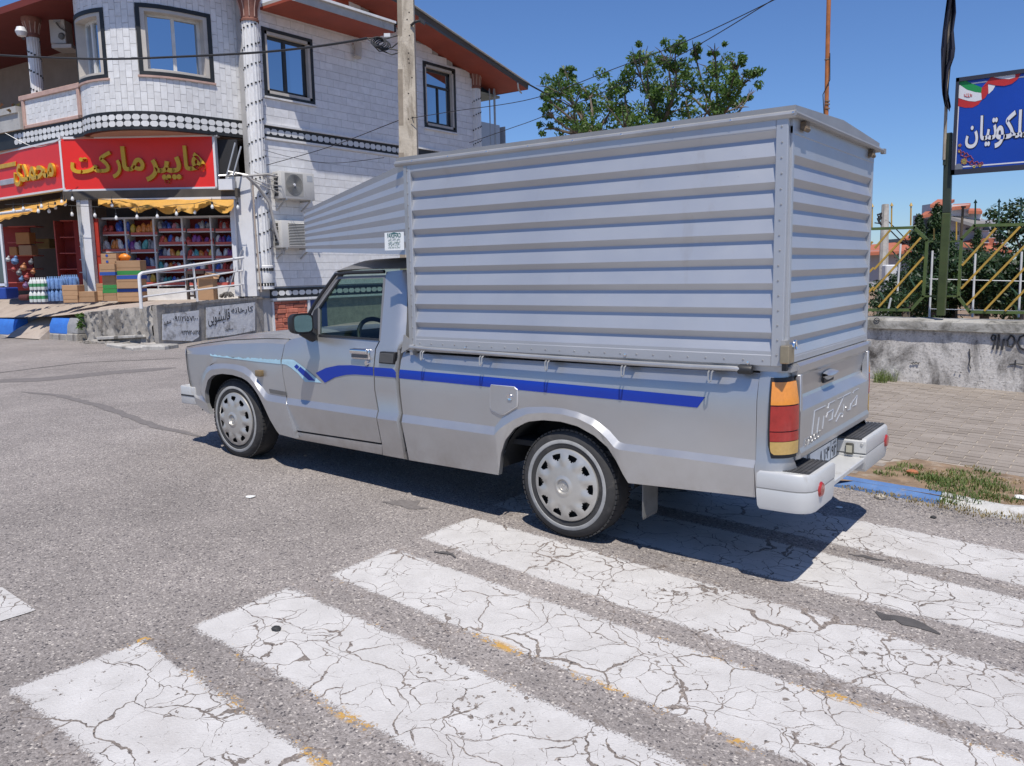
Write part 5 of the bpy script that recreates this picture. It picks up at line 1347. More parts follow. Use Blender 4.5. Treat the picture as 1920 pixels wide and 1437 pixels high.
# ================================================================== shop front on the chamfered corner
def fb(b, x0, x1, y0, y1, dn, depth, m=0):
    """box filling the pixel rectangle on the frontal plane at dn, running back by depth"""
    p = F(x0, y1, dn); q = F(x1, y1, dn); r = F(x0, y0, dn); z0 = (p.z + q.z) / 2; z1 = (F(x0, y0, dn).z + F(x1, y0, dn).z) / 2
    L = (V((q.x, q.y, 0)) - V((p.x, p.y, 0))).length; c = (p + q) / 2; c.z = (z0 + z1) / 2
    b.obox(c + NH * depth / 2, UH * L / 2, NH * depth / 2, (0, 0, (z1 - z0) / 2), m)
DF = 19.8
FL = .97
b = MB(); c0 = F(128, 500, 23.2); c1 = F(520, 500, 23.2); b.prism([(c0.x - 5, c0.y - 3, FL), (c1.x, c1.y, FL), (c1.x, c1.y, 4.7), (c0.x - 5, c0.y - 3, 4.7)], (-.1, .1, 0))
p = F(452, 500, 20.5); q = F(470, 500, 23.2); b.prism([(p.x, p.y, FL), (q.x, q.y, FL), (q.x, q.y, 4.7), (p.x, p.y, 4.7)], (.05, .05, 0)); b.box(-30, -29.9, 6, 10, .5, 4.7)  # last box: end wall out of view, added to stop light coming in
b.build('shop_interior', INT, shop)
b = MB(); fb(b, 448, 482, 331, 556, DF - .35, .3); b.build('white_side_panel', WHITEP, shop)
b = MB(); fb(b, 441, 449, 332, 556, DF - .5, .1); b.build('white_post', WHITEP, shop)
b = MB(); fb(b, 158, 180, 374, 548, DF - .5, .16); pz = b.build('shop_pillar', WHITEP, shop)
b = MB(); fb(b, 158.5, 164.5, 374, 548, DF - .52, .02); b.build('pillar_groove', ZINC, pz)
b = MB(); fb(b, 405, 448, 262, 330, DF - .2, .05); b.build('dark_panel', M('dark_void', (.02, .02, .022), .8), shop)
b = MB(); fb(b, 118, 446, 356, 372, DF - .55, .5); b.build('lintel', M('dark_lintel', (.07, .06, .05), .8, 0, .2), shop)
b = MB(); fb(b, 186, 440, 371, 376, DF - .58, .12); b.build('shutter_rail', WHITEP, shop)
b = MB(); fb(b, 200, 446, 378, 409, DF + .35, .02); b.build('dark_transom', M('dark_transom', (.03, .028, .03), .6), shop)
b = MB(); fb(b, 176, 194, 410, 545, DF - .3, .05); b.build('red_jamb', M('red_jamb', (.42, .035, .02), .5), shop)
b = MB(); fb(b, 192, 447, 541, 566, DF - .1, .1); b.build('shop_plinth', MARB_W, shop)
b = MB(); p = F(417, 345, DF - .4); q = F(430, 338, DF - .4)
tb_ = MB(); fb(tb_, 410, 436, 336, 356, DF - .7, .2); tb_.build('broken_sign_end', WHITEP, shop)
tb_ = MB(); fb(tb_, 425, 441, 331, 368, DF - .5, .1); tb_.build('bracket_plate', ZINC, shop)
b = MB()
for a in (((425, 330), (441, 268)), ((437, 330), (452, 275)), ((410, 330), (445, 327)), ((428, 322), (470, 330))): b.tube([F(*a[0], DF - .6), F(*a[1], DF - .5)], .02, 6)
b.build('bracket_bar', ZINC, shop)
# ---- sign boards
REDS = M('sign_red', (.72, .022, .014), .4, 0, .04, 2); GOLD = M('gold_letter', (.62, .36, .025), .35, .25, .12, 5)
sg = thing('shop_sign', 'wide red shop sign with golden Arabic letters above the shelves', 'sign', F(260, 352, 19.4))
SD = 19.4
b = MB(); fb(b, 121, 405, 258, 354, SD, .14); b.build('sign_board', REDS, sg)
b = MB(); fb(b, 118, 407, 254, 258.5, SD - .02, .18); fb(b, 118, 408, 353, 357, SD - .02, .18); fb(b, 118, 121.5, 254, 357, SD - .02, .18); fb(b, 404, 408, 254, 357, SD - .02, .18); b.build('sign_frame', WHITEP, sg)
def letters_F(word, px0, px1, py0, py1, dn, par, pre=False, post=False, mat=GOLD):
    p = F(px0, py1, dn); q = F(px1, py1, dn); r = F(px0, py0, dn); U = V((q.x - p.x, q.y - p.y, 0)); L = U.length
    text_on('letter', shape(word, pre, post), p, U.normalized(), (0, 0, 1), L, r.z - p.z, mat, par, .06, .022)
def zq(x): return x / 3.832
for w_, x0, x1, y0, y1 in (('ها', 1330, 1482, 1050, 1232), ('یپر', 1060, 1315, 1130, 1325), ('ما', 885, 1048, 1055, 1235), ('ر', 820, 884, 1150, 1285), ('کت', 520, 815, 1092, 1252)): letters_F(w_, zq(x0), zq(x1), zq(y0), zq(y1), SD - .01, sg)
P1 = F(118, 300, SD); YL = P1.y
s2 = thing('shop_sign', 'red sign at the left edge with smaller golden letters and two badges', 'sign', S(60, 360, YL))
def yb(b, x0, x1, y0, y1, yy, dep):
    p = S(x0, y1, yy); q = S(x1, y0, yy); b.box(p.x, q.x, yy, yy + dep, p.z, q.z)
b = MB(); pt, pbm = S(112, 261, YL).z, S(118, 357, YL).z; xl = S(-120, 300, YL).x
b.box(xl, P1.x - .04, YL, YL + .12, pbm + .04, pt - .04); b.build('sign_board', REDS, s2)
b = MB(); b.box(xl, P1.x - .0, YL - .02, YL + .14, pt - .045, pt); b.box(xl, P1.x, YL - .02, YL + .14, pbm, pbm + .045); b.build('sign_frame', WHITEP, s2)
def letters_Y(word, px0, px1, py0, py1, yy, par, mat=GOLD, depth=.06, bold=.022, pre=False, post=False):
    p = S(px0, py1, yy); q = S(px1, py1, yy); r = S((px0 + px1) / 2, py0, yy); s_ = S((px0 + px1) / 2, py1, yy)
    text_on('letter', shape(word, pre, post), (p.x, yy, s_.z), (1, 0, 0), (0, 0, 1), q.x - p.x, r.z - s_.z, mat, par, depth, bold)
letters_Y('محمد', 43, 107, 303, 338, YL - .005, s2); letters_Y('ی', 32, 46, 308, 350, YL - .005, s2)
b = MB(); yb(b, -8, 28, 303, 319, YL - .03, .03); b.build('gold_badge', GOLD, s2, bev=.01); b = MB(); yb(b, 0, 24, 334, 349, YL - .03, .03); b.build('grey_badge', M('grey_badge', (.35, .36, .40), .5), s2, bev=.01)
# ---- shelving with goods
SHW = M('shelf_white', (.60, .59, .58), .5); SHR = M('shelf_red_edge', (.50, .10, .08), .6, 0, .08, 4); SHB = M('shelf_back_red', (.30, .03, .025), .7, 0, .1, 3)
sh = thing('shop_shelving', 'red and white shop shelving unit filled with snack bags', 'shelving', F(320, 545, DF))
VX = [191, 243.5, 296.5, 349.5, 402.5, 447]
colY = {0: [412, 441, 473, 505, 536], 1: [410, 442, 474, 506, 536], 2: [409, 435, 460, 486, 511, 536], 3: [409, 435, 460, 486, 511, 536], 4: [409, 435, 460, 486, 511, 536]}
b = MB(); fb(b, 190, 447, 407, 540, DF + .48, .03); b.build('shelf_back', SHB, sh)
for i, x in enumerate(VX): b = MB(); fb(b, x - 1.5, x + 1.5, 408, 543, DF, .5); b.build('upright', SHW, sh)
for x in VX[1:-1]: pass
b = MB(); fb(b, 190, 448, 406, 409.5, DF - .003, .5); b.build('shelf_top', SHW, sh)
for ci in range(5):
    ys = colY[ci]
    for k in range(1, len(ys)):
        b = MB(); fb(b, VX[ci] + 1.6, VX[ci + 1] - 1.6, ys[k] - 1.0, ys[k] + .8, DF + .002, .48); bo = b.build('shelf_board', SHW, sh)
        b = MB(); fb(b, VX[ci] + 1.6, VX[ci + 1] - 1.6, ys[k] - 6.2, ys[k] - 1.0, DF + .01, .02); b.build('shelf_lip', SHR, bo)
BAGC = {'red': (.42, .04, .03), 'orange': (.60, .20, .03), 'blue': (.04, .10, .42), 'white': (.62, .61, .60), 'green': (.08, .25, .12), 'yellow': (.62, .43, .06), 'purple': (.20, .04, .22), 'brown': (.22, .11, .06), 'teal': (.06, .30, .30), 'pink': (.50, .18, .22), 'navy': (.03, .04, .14), 'grey': (.30, .29, .30)}
BAGM = {k: M('snack_bag_' + k, c, .35, 0, .35, 4, spec=.6, dirt=((.6, .58, .55) if sum(c) < 1.1 else (.45, .06, .05)), dirt_amt=.06) for k, c in BAGC.items()}
ORD = ['topmost', 'second', 'third', 'fourth', 'fifth', 'lowest']
BAYN = ['first', 'second', 'third', 'fourth', 'fifth']
used_bag = {}; tot_ = [0]
def bag_mesh(w, h, dpt, r3):
    b = MB(); rows = []
    for k in range(6):
        t = k / 5; th = math.sin(math.pi * (.08 + .84 * t)); ln = []
        for j in range(9):
            a = 2 * math.pi * j / 8 if j < 8 else 0
            ln.append((math.cos(a) * w / 2 * (.62 + .38 * th) * (1 + .22 * (r3.random() - .5)), math.sin(a) * dpt / 2 * th * (1 + .25 * (r3.random() - .5)) , h * (t - .12 * math.cos(2 * a) * (t > .7) - .1 * r3.random() * (t > .9))))
        rows.append(ln[:8])
    b.grid(rows, closed=True); b.face(rows[0]); b.face(rows[-1]); return b
bag_protos = {}
def bag(x0, x1, y0, y1, col, ci, k, dn, tilt=0):
    p = F((x0 + x1) / 2, y1, dn); q = F((x0 + x1) / 2, y0, dn); w = (x1 - x0) * dn / 1550 * 1.02; h = q.z - p.z
    key = (col, tot_[0] % 4)
    lab = f'{col} snack bag on the {"lowest" if k == len(colY[ci]) - 1 else ORD[k - 1]} shelf of the {BAYN[ci]} bay from the left'
    used_bag[lab] = used_bag.get(lab, 0) + 1; nn_ = used_bag[lab]; tot_[0] += 1
    lab = ('first', 'second', 'third', 'fourth', 'fifth', 'sixth', 'seventh', 'eighth', 'ninth')[nn_ - 1] + ' ' + lab.replace(' from the left', '')
    if key not in bag_protos:
        o = bag_mesh(1, 1, 1, random.Random(hash(col) % 1000 + key[1])).build('snack_bag', BAGM[col], None, sharp=45); o.location = (0, 0, 0); bag_protos[key] = o; c = o
    else: c = bag_protos[key].copy(); COL.objects.link(c)
    c.location = p; c.scale = (w * 1.06, .12, h); c.rotation_euler = (tilt * .5, tilt, math.atan2(UH.y, UH.x)); tag(c, lab, 'snack bag', 'snack bags on the shop shelves'); return c
rb_ = random.Random(21)
shelf_goods = {(0, 1): 'rr-BB', (0, 2): 'wwoowb', (0, 3): '--oo', (1, 1): 'yoooO', (1, 2): 'pwtgg', (1, 3): '-puuw', (1, 4): '-wwwy', (2, 1): 'gubkgu', (2, 2): 'robrww', (2, 3): 'ugwoyw', (2, 4): 'tworwr', (2, 5): 'gttbgg', (3, 1): '--bgg-', (3, 2): 'rpprpr', (3, 3): 'rwtory', (3, 4): 'wwbwnr', (3, 5): '------', (4, 1): '-rgrg-', (4, 2): 'wppbbb', (4, 3): 'wwwppp', (4, 4): 'bwrrww', (4, 5): '-wwww-'}
CM = {'r': 'red', 'o': 'orange', 'O': 'orange', 'b': 'blue', 'B': 'blue', 'w': 'white', 'g': 'grey', 'G': 'green', 'y': 'yellow', 'p': 'purple', 'u': 'navy', 't': 'teal', 'k': 'pink', 'n': 'brown'}
for (ci, k), sq in shelf_goods.items():
    ys = colY[ci]; yb_ = ys[k] - 1.4; top = ys[k - 1] + 3; n = len(sq); w_ = (VX[ci + 1] - VX[ci] - 5) / n
    for i, ch in enumerate(sq):
        if ch == '-': continue
        x = VX[ci] + 2.5 + i * w_; hh_ = (yb_ - top) * (.62 + .25 * rb_.random())
        if ch in 'BO': hh_ = (yb_ - top) * .95
        bag(x - .6, x + w_ + .6, yb_ - hh_, yb_, CM[ch], ci, k, DF + .06 + .08 * rb_.random(), (rb_.random() - .5) * .7)
        if rb_.random() < .45: bag(x + .5, x + w_ + 1.5, yb_ - hh_ - 1.5, yb_, CM[rb_.choice(sq.replace('-', 'w'))], ci, k, DF + .25, (rb_.random() - .5) * .3)
# narrow inner shelving, left of the pillar
s3 = thing('shop_shelving', 'narrow dark red shelving inside the shop doorway left of the white pillar', 'shelving', F(140, 540, DF + .9))
b = MB(); fb(b, 112, 152, 415, 540, DF + 1.2, .03); fb(b, 148, 166, 413, 541, DF + .75, .03); b.build('shelf_back', SHB, s3)
for x in (112, 149): b = MB(); fb(b, x - 1, x + 1, 414, 540, DF + .8, .4); b.build('upright', SHR, s3)
for y in (414, 445, 475, 505, 534): b = MB(); fb(b, 112, 152, y - .8, y + .8, DF + .8, .4); b.build('shelf_board', SHR, s3)
for y in (437, 462, 487, 511, 535): b = MB(); fb(b, 149, 164, y - .8, y + .8, DF + .6, .2); b.build('shelf_board', SHW, s3)
# brown goods shelf at the far left in the dark
s4 = thing('goods_rack', 'dim goods rack behind the left doorway with brown parcels', 'rack', F(40, 540, 21.2))
b = MB(); fb(b, 14, 66, 425, 545, 21.6, .05); b.build('rack_back', SHB, s4)
for y in (425, 455, 480, 505, 530): b = MB(); fb(b, 14, 66, y - .8, y + .8, 21.2, .4); b.build('shelf_board', SHR, s4)
CARD = M('cardboard', (.40, .24, .13), .85, 0, .1, 4, rand=.12); CARDO = M('cardboard_orange', (.45, .20, .07), .8, 0, .1, 4)
def parcel(x0, x1, y0, y1, dn, mat, label, cat='carton', name='parcel'):
    b = MB(); fb(b, x0, x1, y0, y1, dn, .3); return tag(b.build(name, mat, None, org=F((x0 + x1) / 2, y1, dn), bev=.01), label, cat)
parcel(30, 56, 436, 458, 21.0, CARDO, 'orange parcel on the upper shelf of the dim goods rack'); parcel(18, 32, 463, 479, 21.0, CARDO, 'small orange parcel on the middle left shelf of the dim rack'); parcel(36, 60, 460, 479, 21.0, CARD, 'brown parcel on the middle right shelf of the dim rack')
parcel(66, 93, 448, 466, 22.2, M('yellow_sack', (.42, .30, .12), .8), 'yellowish sack pile in the dark shop middle', 'sack', 'sack')
# toys hanging in the doorway
toyc = [('blue', (.10, .18, .34)), ('red', (.30, .05, .045)), ('orange', (.34, .13, .05)), ('white', (.4, .4, .4)), ('purple', (.17, .09, .2)), ('grey', (.14, .14, .15))]
rt = random.Random(9)
for i, (x, y, r) in enumerate([(28, 490, 9), (15, 487, 6), (44, 502, 8), (58, 492, 6), (36, 512, 7), (50, 520, 7), (40, 524, 6), (62, 510, 6), (48, 536, 7), (26, 505, 6), (56, 532, 5)]):
    nm, cl = toyc[[0, 3, 2, 5, 5, 1, 0, 2, 4, 1, 3][i]]; c = F(x, y, 19.75); R = r / 1550 * 15
    b = MB(); b.lathe([(.05 * R, -R), (.6 * R, -.8 * R), (R, -.1 * R), (.75 * R, .6 * R), (.1 * R, R)], c, (.3 * rt.random(), .3, 1), 12); b.lathe([(.02, .5 * R), (.4 * R, .9 * R), (.45 * R, 1.2 * R), (.05 * R, 1.6 * R)], c, (.2, .2, 1), 10)
    o = b.build('toy_ball', M('toy_' + nm, cl, .5, 0, .3, 14), None, org=c); tag(o, f'{nm} toy hanging {("high", "low")[y > 508]} in the left shop doorway', 'toy', 'toys hanging in the left shop doorway')
# sliding door leaf at the left edge
dr = thing('glass_door', 'white framed glass door leaf at the left edge of the shop', 'door', F(8, 540, 18.9))
b = MB(); fb(b, 9, 13, 420, 538, 18.9, .06); fb(b, -20, 13, 532, 537, 18.9, .06); fb(b, -20, -16, 420, 538, 18.9, .06); b.build('door_frame', WHITEP, dr); b = MB(); fb(b, -18, 10, 422, 533, 18.93, .01); b.build('door_glass', glass_mat('door_glass', (.35, .40, .5), .2), dr)
b = MB(); fb(b, -30, 12, 540, 562, 18.6, .5); tag(b.build('plastic_crate', M('blue_crate', (.02, .06, .3), .5), None, org=F(0, 562, 18.6), bev=.02), 'dark blue plastic crate on the floor at the far left', 'crate')
b = MB(); fb(b, 33, 52, 553, 564, 18.8, .4); tag(b.build('dark_sack', M('dark_red_sack', (.10, .03, .03), .9), None, org=F(42, 564, 18.8), bev=.05, seg=2), 'dark sack on the floor beside the white bottle packs', 'sack')
# ---- bottle packs
def bottle_pack(x0, x1, y0, y1, dn, body, cap, band, lab, n=4):
    o = F((x0 + x1) / 2, y1, dn); t = thing('bottle_pack', lab, 'bottle pack', o, 'bottle packs outside the shop door')
    H = F(x0, y0, dn).z - o.z; Wd = (x1 - x0) * dn / 1550; r = Wd / n / 2
    for ri in range(2):
        for i in range(n):
            c = o + UH * (-Wd / 2 + r + i * 2 * r) + NH * (ri * 2 * r + r)
            b = MB(); b.lathe([(r * .9, 0), (r * .97, .02), (r * .97, H * .62), (r * .75, H * .76), (r * .3, H * .88), (r * .3, H * .9)], c, (0, 0, 1), 10); bt = b.build('bottle', body, t, recalc=False)
            b = MB(); b.lathe([(r * .34, H * .89), (r * .34, H), (0, H)], c, (0, 0, 1), 8); b.build('cap', cap, bt, recalc=False)
            if band: b = MB(); b.lathe([(r * .99, H * .25), (r * .99, H * .52)], c, (0, 0, 1), 10); b.build('bottle_label', band, bt, recalc=False)
MILK = M('milk_bottle_white', (.66, .67, .64), .35); GLAB = M('green_bottle_label', (.06, .24, .10), .4, 0, .3, 30); CAPW = M('white_cap', (.68, .68, .67), .4); WATER = M('water_bottle_blue', (.16, .27, .50), .12, 0, .35, 14, spec=.8); CAPB = M('blue_cap', (.25, .40, .62), .4)
for i, (x0, x1, y0, y1, dn) in enumerate([(54, 84, 544, 567, 18.55), (54, 83, 521, 544, 18.55)]): bottle_pack(x0, x1, y0, y1, dn, MILK, CAPW, GLAB, ('lower', 'upper')[i] + ' pack of white bottles with green labels outside the shop')
for i, (x0, x1, y0, y1) in enumerate([(86, 118, 542, 565), (85, 118, 519, 542), (113, 144, 538, 562), (112, 143, 516, 538)]): bottle_pack(x0, x1, y0, y1, 18.7 + .25 * (i > 1), WATER, CAPB, None, ['lower left', 'upper left', 'lower right', 'upper right'][i] + ' pack of blue water bottles outside the shop')
# ---- cartons
TBLUE = M('blue_carton_print', (.02, .07, .30), .6, 0, .06); TGREEN = M('green_carton_print', (.03, .22, .05), .6, 0, .06); TDK = M('dark_carton_print', (.05, .03, .02), .7)
def carton(x0, x1, y0, y1, dn, lab, band=None, depth=.32, mark=True, bh=.28, bot=True):
    o = F((x0 + x1) / 2, y1, dn); t = thing('carton', lab, 'carton', o, 'cartons stacked outside the shop')
    b = MB(); fb(b, x0, x1, y0, y1, dn, depth); bx = b.build('box', CARD, t, bev=.006)
    if band:
        a, c_ = (y1 - (y1 - y0) * bh, y1 - .4) if bot else (y0 + .4, y0 + (y1 - y0) * bh)
        b = MB(); fb(b, x0 - .06, x1 + .06, a, c_, dn - .004, depth + .008); b.build('colour_band', band, t)
    b = MB(); p = F(x1, y0, dn); fb(b, x0 + 1, x1 - 1, y0 + (y1 - y0) * .46, y0 + (y1 - y0) * .49, dn - .004, .004); b.build('tape', M('carton_tape', (.33, .19, .09), .5), t)
    return t
D0 = 18.6
carton(190, 219, 476, 495, D0, 'topmost carton of the left stack with blue dots'); tcart = F(204, 485, D0)
for x, y in ((200, 479.5), (201, 491)):
    c = F(x, y, D0 - .004); b = MB(); b.lathe([(0, .004), (.03, .003), (.03, 0)], c, -NH, 10); b.build('blue_dot', TBLUE, bpy.data.objects['carton'])
carton(187, 216, 495, 517, D0 - .1, 'carton with blue lower band second from top of the left stack', TBLUE, bh=.3)
carton(193, 219, 517, 542, D0, 'carton with green lower print third from top of the left stack', TGREEN, bh=.3)
carton(193, 219.5, 542, 565, D0, 'bottom carton of the left stack with green upper print', TGREEN, bh=.33, bot=False)
carton(217, 264, 489, 516, D0, 'topmost carton of the right stack with green lower band', TGREEN, bh=.3)
carton(219, 264, 516, 541, D0 - .05, 'carton with blue upper band second from top of the right stack', TBLUE, bh=.3, bot=False)
carton(220, 264, 541, 548, D0, 'flattened carton with blue band in the right stack', TBLUE, bh=.9)
carton(220, 266, 548, 566, D0, 'plain bottom carton of the right stack')
carton(211, 226, 477, 492, D0 + .4, 'brown carton behind the tops of both stacks')
carton(181, 194, 532, 547, D0 + .1, 'small carton leaning at the pillar foot left of the stacks'); carton(182, 196, 547, 564, D0, 'carton on the floor between pillar and left stack')
carton(117, 146, 535, 555, D0 - .2, 'upper carton of the two beside the water bottles'); carton(119, 146, 555, 568, D0 - .2, 'lower carton of the two beside the water bottles'); carton(145, 178, 547, 567, D0 - .15, 'wide low carton at the foot of the white pillar')
b = MB()
ob = carton(372, 401, 523, 563, 18.9, 'brown open carton standing behind the white ramp railing', depth=.3)
p = F(372, 523, 18.9); q = F(401, 523, 18.9)
b = MB(); b.face([p, q, q - NH * .12 + V((0, 0, .12)), p - NH * .12 + V((0, 0, .05))]); b.face([p + NH * .3, q + NH * .3, q + NH * .42 + V((0, 0, .1)), p + NH * .42 + V((0, 0, .15))]); b.build('flap', CARD, ob, recalc=False)
# orange bag above the stack
o = bag_mesh(1, 1, 1, random.Random(3)).build('snack_bag', M('bright_orange_bag', (.75, .22, .02), .4, 0, .2, 12), None, sharp=45); o.location = F(234, 489, D0 + .15); o.scale = (.26, .16, .15); o.rotation_euler = (0, 0, math.atan2(UH.y, UH.x)); tag(o, 'bright orange bag lying on top of the carton stack', 'snack bag')
# dark trestle behind the railing, mop
DW = M('dark_wood', (.05, .035, .03), .8, 0, .2, 6)
t = thing('wooden_trestle', 'dark wooden trestle behind the railing beside the open carton', 'trestle', F(360, 562, 19.2))
b = MB(); fb(b, 351, 355, 509, 562, 19.2, .08); b.build('leg', DW, t); b = MB(); fb(b, 364, 368, 512, 560, 19.3, .08); b.build('leg', DW, t); b = MB(); fb(b, 351, 382, 508, 514, 19.2, .1); b.build('top', DW, t); b = MB(); fb(b, 353, 366, 553, 557, 19.22, .05); b.build('stretcher', DW, t)
t = thing('mop', 'mop leaning beside the white post at the end of the shelves', 'mop', F(425, 555, 19.2)); b = MB(); b.tube([F(427, 548, 19.2), F(455, 463, 19.4)], .013, 6); b.build('handle', ZINC, t)
b = MB(); rm = random.Random(6)
for i in range(60): a = F(427, 549, 19.2); e = F(411 + 28 * rm.random(), 552 + 7 * rm.random(), 19.1 + .2 * rm.random()); b.tube([a, a.lerp(e, .5) + V((0, 0, .05 * rm.random())), e], .012, 5)
b.build('mop_strands', M('grey_strands', (.14, .13, .12), .95), t)
# ---- awnings
AWN = M('yellow_awning', (.55, .29, .055), .75, 0, .14, 3, dirt=(.42, .30, .15), dirt_amt=.03)
b = MB(); rows = []; ra = random.Random(8); n = 44
for k in range(7):
    t = k / 6; ln = []
    for i in range(n + 1):
        u = i / n; x = 184 + 254 * u; sag = interp(u, [(0, 14), (.1, 12), (.22, 20), (.32, 23), (.4, 18), (.55, 28), (.7, 24), (.82, 12), (.9, 22), (.97, 28), (1, 14)])
        w_ = math.sin(u * 46 + k * 1.9) * .06 + math.sin(u * 19 + k * .7) * .09
        p = F(x, 373 + sag * t, DF - .55 - .55 * math.sin(t * 2.2) * .5 + w_ * t); ln.append(p + V((0, 0, .05 * math.sin(u * 31 + 2.4 * k) * t)))
    rows.append(ln)
b.grid(rows); tag(b.build('awning', AWN, None, org=F(310, 375, DF - .6), recalc=False, sharp=80), 'crumpled yellow awning cloth bunched above the lit shelves', 'awning')
b = MB(); rows = []
for k in range(6):
    t = k / 5; rows.append([S(lerp(125, -40, u), lerp(lerp(370, 400, u), lerp(380, 424, u) + 3 * (i % 2), t), lerp(YL + .25, YL - .55, t)) for i, u in enumerate([j / 20 for j in range(21)])])
b.grid(rows); aw = thing('awning', 'faded yellow awning with scalloped hem above the left doorway', 'awning', S(40, 400, YL))
b.build('cloth', AWN, aw, recalc=False, sharp=80)
b = MB(); b.tube([S(-40, 406, YL - .56), S(58, 394, YL - .5)], .035, 8); b.build('white_bar', WHITEP, aw)
# ---- string of bulbs
BULB = M('white_bulb', (.75, .75, .73), .25, 0, .02)
ORDB = ['first', 'second', 'third', 'fourth', 'fifth', 'sixth', 'seventh', 'eighth', 'ninth', 'tenth', 'eleventh', 'twelfth']
bl_ = [(72, 396), (92, 396), (104, 389), (116, 379), (122, 383), (135, 402), (136, 373), (178, 404), (218, 409), (257, 407), (295, 406), (331, 401), (365, 398), (398, 388), (446, 389), (26, 396), (44, 392), (210, 385), (78, 387)]
for i, (x, y) in enumerate(bl_):
    c = F(x, y, 18.95); t = thing('light_bulb', ORDB[sum(1 for q in bl_ if (q[0] < 150) == (x < 150) and abs(q[0] - 165) < abs(x - 165))] + ' white bulb from the white pillar, ' + ('in front of the lit shelves', 'under the left awning')[x < 150], 'light bulb', c, ('bulbs hanging before the shelves', 'bulbs hanging under the left awning')[x < 150])
    b = MB(); b.lathe([(0, -.048), (.022, -.043), (.036, -.016), (.032, .016), (.017, .04), (.015, .055)], c, (0, 0, 1), 14); b.build('bulb', BULB, t, recalc=False)
    b = MB(); b.tube([c + V((0, 0, .06)), c + V((0, 0, .11))], .022, 8); b.tube([c + V((0, 0, .1)), c + V((0, 0, .2))], .005, 5); b.build('socket', BLACKP, t)
b = MB(); b.tube([F(x, y - 16, 18.95) for x, y in [(10, 400), (72, 398), (135, 402), (178, 404), (218, 407), (257, 405), (295, 404), (331, 400), (365, 398), (398, 390), (446, 390)]], .006, 5); tag(b.build('bulb_cable', BLACKP, None, org=F(220, 390, 18.95)), 'thin black cable carrying the row of white bulbs', 'cable')
# ================================================================== raised forecourt, retaining wall, ramp, kerb blocks
FE = [(-26, 5.05), (-18.95, 5.05), (-17.1, 5.05), (-15.4, 5.05), (-13.2, 5.0), (-12.45, 4.95), (-13.3, 6.9), (-14.0, 8.55)]
def top_z(x, y):
    f_ = interp(x, [(-26, .50), (-19, .62), (-17, .68), (-15.4, .78), (-13.2, .90), (-12.4, .96)]); t = min(1, max(0, (y - 5.05) / 1.2)); return lerp(f_, .97, t)
b = MB(); PAVM = make_concrete('forecourt_concrete', (.37, .305, .255), (.44, .375, .32), (.25, .20, .165), .05, 1.5, False)
rows = []
xs = [-26, -22, -19.5, -18.9, -18.2, -17.6, -17.1, -16.4, -15.4, -14.3, -13.4, -12.9, -12.46]
ys = [5.05, 5.4, 5.9, 6.4, 7.2, 8.2, 9.0]
def hole(x0, x1, y0, y1): return False
for y in ys:
    rows.append([(min(x, interp(y, [(4.95, -12.45), (6.9, -13.3), (8.55, -14.0)])), y, top_z(x, y)) for x in xs])
b.grid(rows); fc = tag(b.build('forecourt', PAVM, recalc=False), kind='structure')
RW = MB()
def jag_wall(name, pts, mat, seed, amp=.05, nz=7, lab=None, toe=0.):
    """rough wall face along a plan polyline with its top lip"""
    r3 = random.Random(seed); b = MB(); rs = resample([(x, y, 0) for x, y in pts], max(8, int(sum((V((*a, 0)) - V((*c, 0))).length for a, c in zip(pts, pts[1:])) / .05))); rows = []
    N = len(rs)
    for k in range(nz + 1):
        ln = []
        for i, p in enumerate(rs):
            t_ = rs[min(i + 1, N - 1)] - rs[max(i - 1, 0)]; nn = V((t_.y, -t_.x, 0)).normalized(); zt = top_z(p.x, p.y) + .02; zb = gz(p.x) - .05
            j = (r3.random() - .5) * amp + (toe * max(0, 1 - k / 2))
            ln.append(p + nn * j + V((0, 0, lerp(zb, zt, k / nz) + (r3.random() - .5) * amp * .5)))
        rows.append(ln)
    rows.append([V((p.x, p.y, top_z(p.x, p.y) + .025 + .02 * r3.random())) + V((0, .16, 0)) - V((.05, 0, 0)) for p in rs])
    rows.append([V((p.x, p.y, top_z(p.x, p.y) - .02)) + V((0, .22, 0)) - V((.08, 0, 0)) for p in rs])
    b.grid(rows); return b.build(name, mat, recalc=False, sharp=45, org=(rs[0].x, rs[0].y, .2))
w = jag_wall('retaining_wall', [(-15.42, 5.05), (-14.4, 5.03), (-13.2, 4.98), (-12.6, 4.95)], CONC_R, 3, .07, 12, toe=.05); tag(w, 'rough crumbling concrete retaining wall between the blue kerb block and the graffiti wall', 'wall')
w2 = jag_wall('retaining_wall', [(-12.6, 4.95), (-12.45, 4.95), (-12.6, 5.3), (-13.3, 6.9), (-14.0, 8.55)], CONC_R, 5, .012, 6); tag(w2, 'low concrete retaining wall with white painted Persian graffiti panels', 'wall')
b = MB(); r3 = random.Random(31)
for i in range(46):
    x = -15.3 + 3.0 * r3.random(); y = 4.93 - .25 * r3.random() ** 2; s_ = .02 + .09 * r3.random() ** 2; z = gz(x)
    c = V((x, y, z + s_ * .3)); a = r3.random() * 6.3; b.obox(c, V((math.cos(a), math.sin(a), .2 * r3.random())) * s_, V((-math.sin(a), math.cos(a), .2 * r3.random())) * s_ * .7, V((.1, .1, 1)) * s_ * .4)
tag(b.build('rubble', CONC_R, None, bev=.008), kind='stuff')
b = MB(); p = [S(x, y, 4.9) for x, y in ((180, 632), (268, 628), (270, 633), (182, 638))]; b.prism(p, (0, .25, 0)); tag(b.build('concrete_slab', CONC, None, org=p[0], bev=.01), 'thin broken concrete slab lying along the foot of the crumbling wall', 'slab')
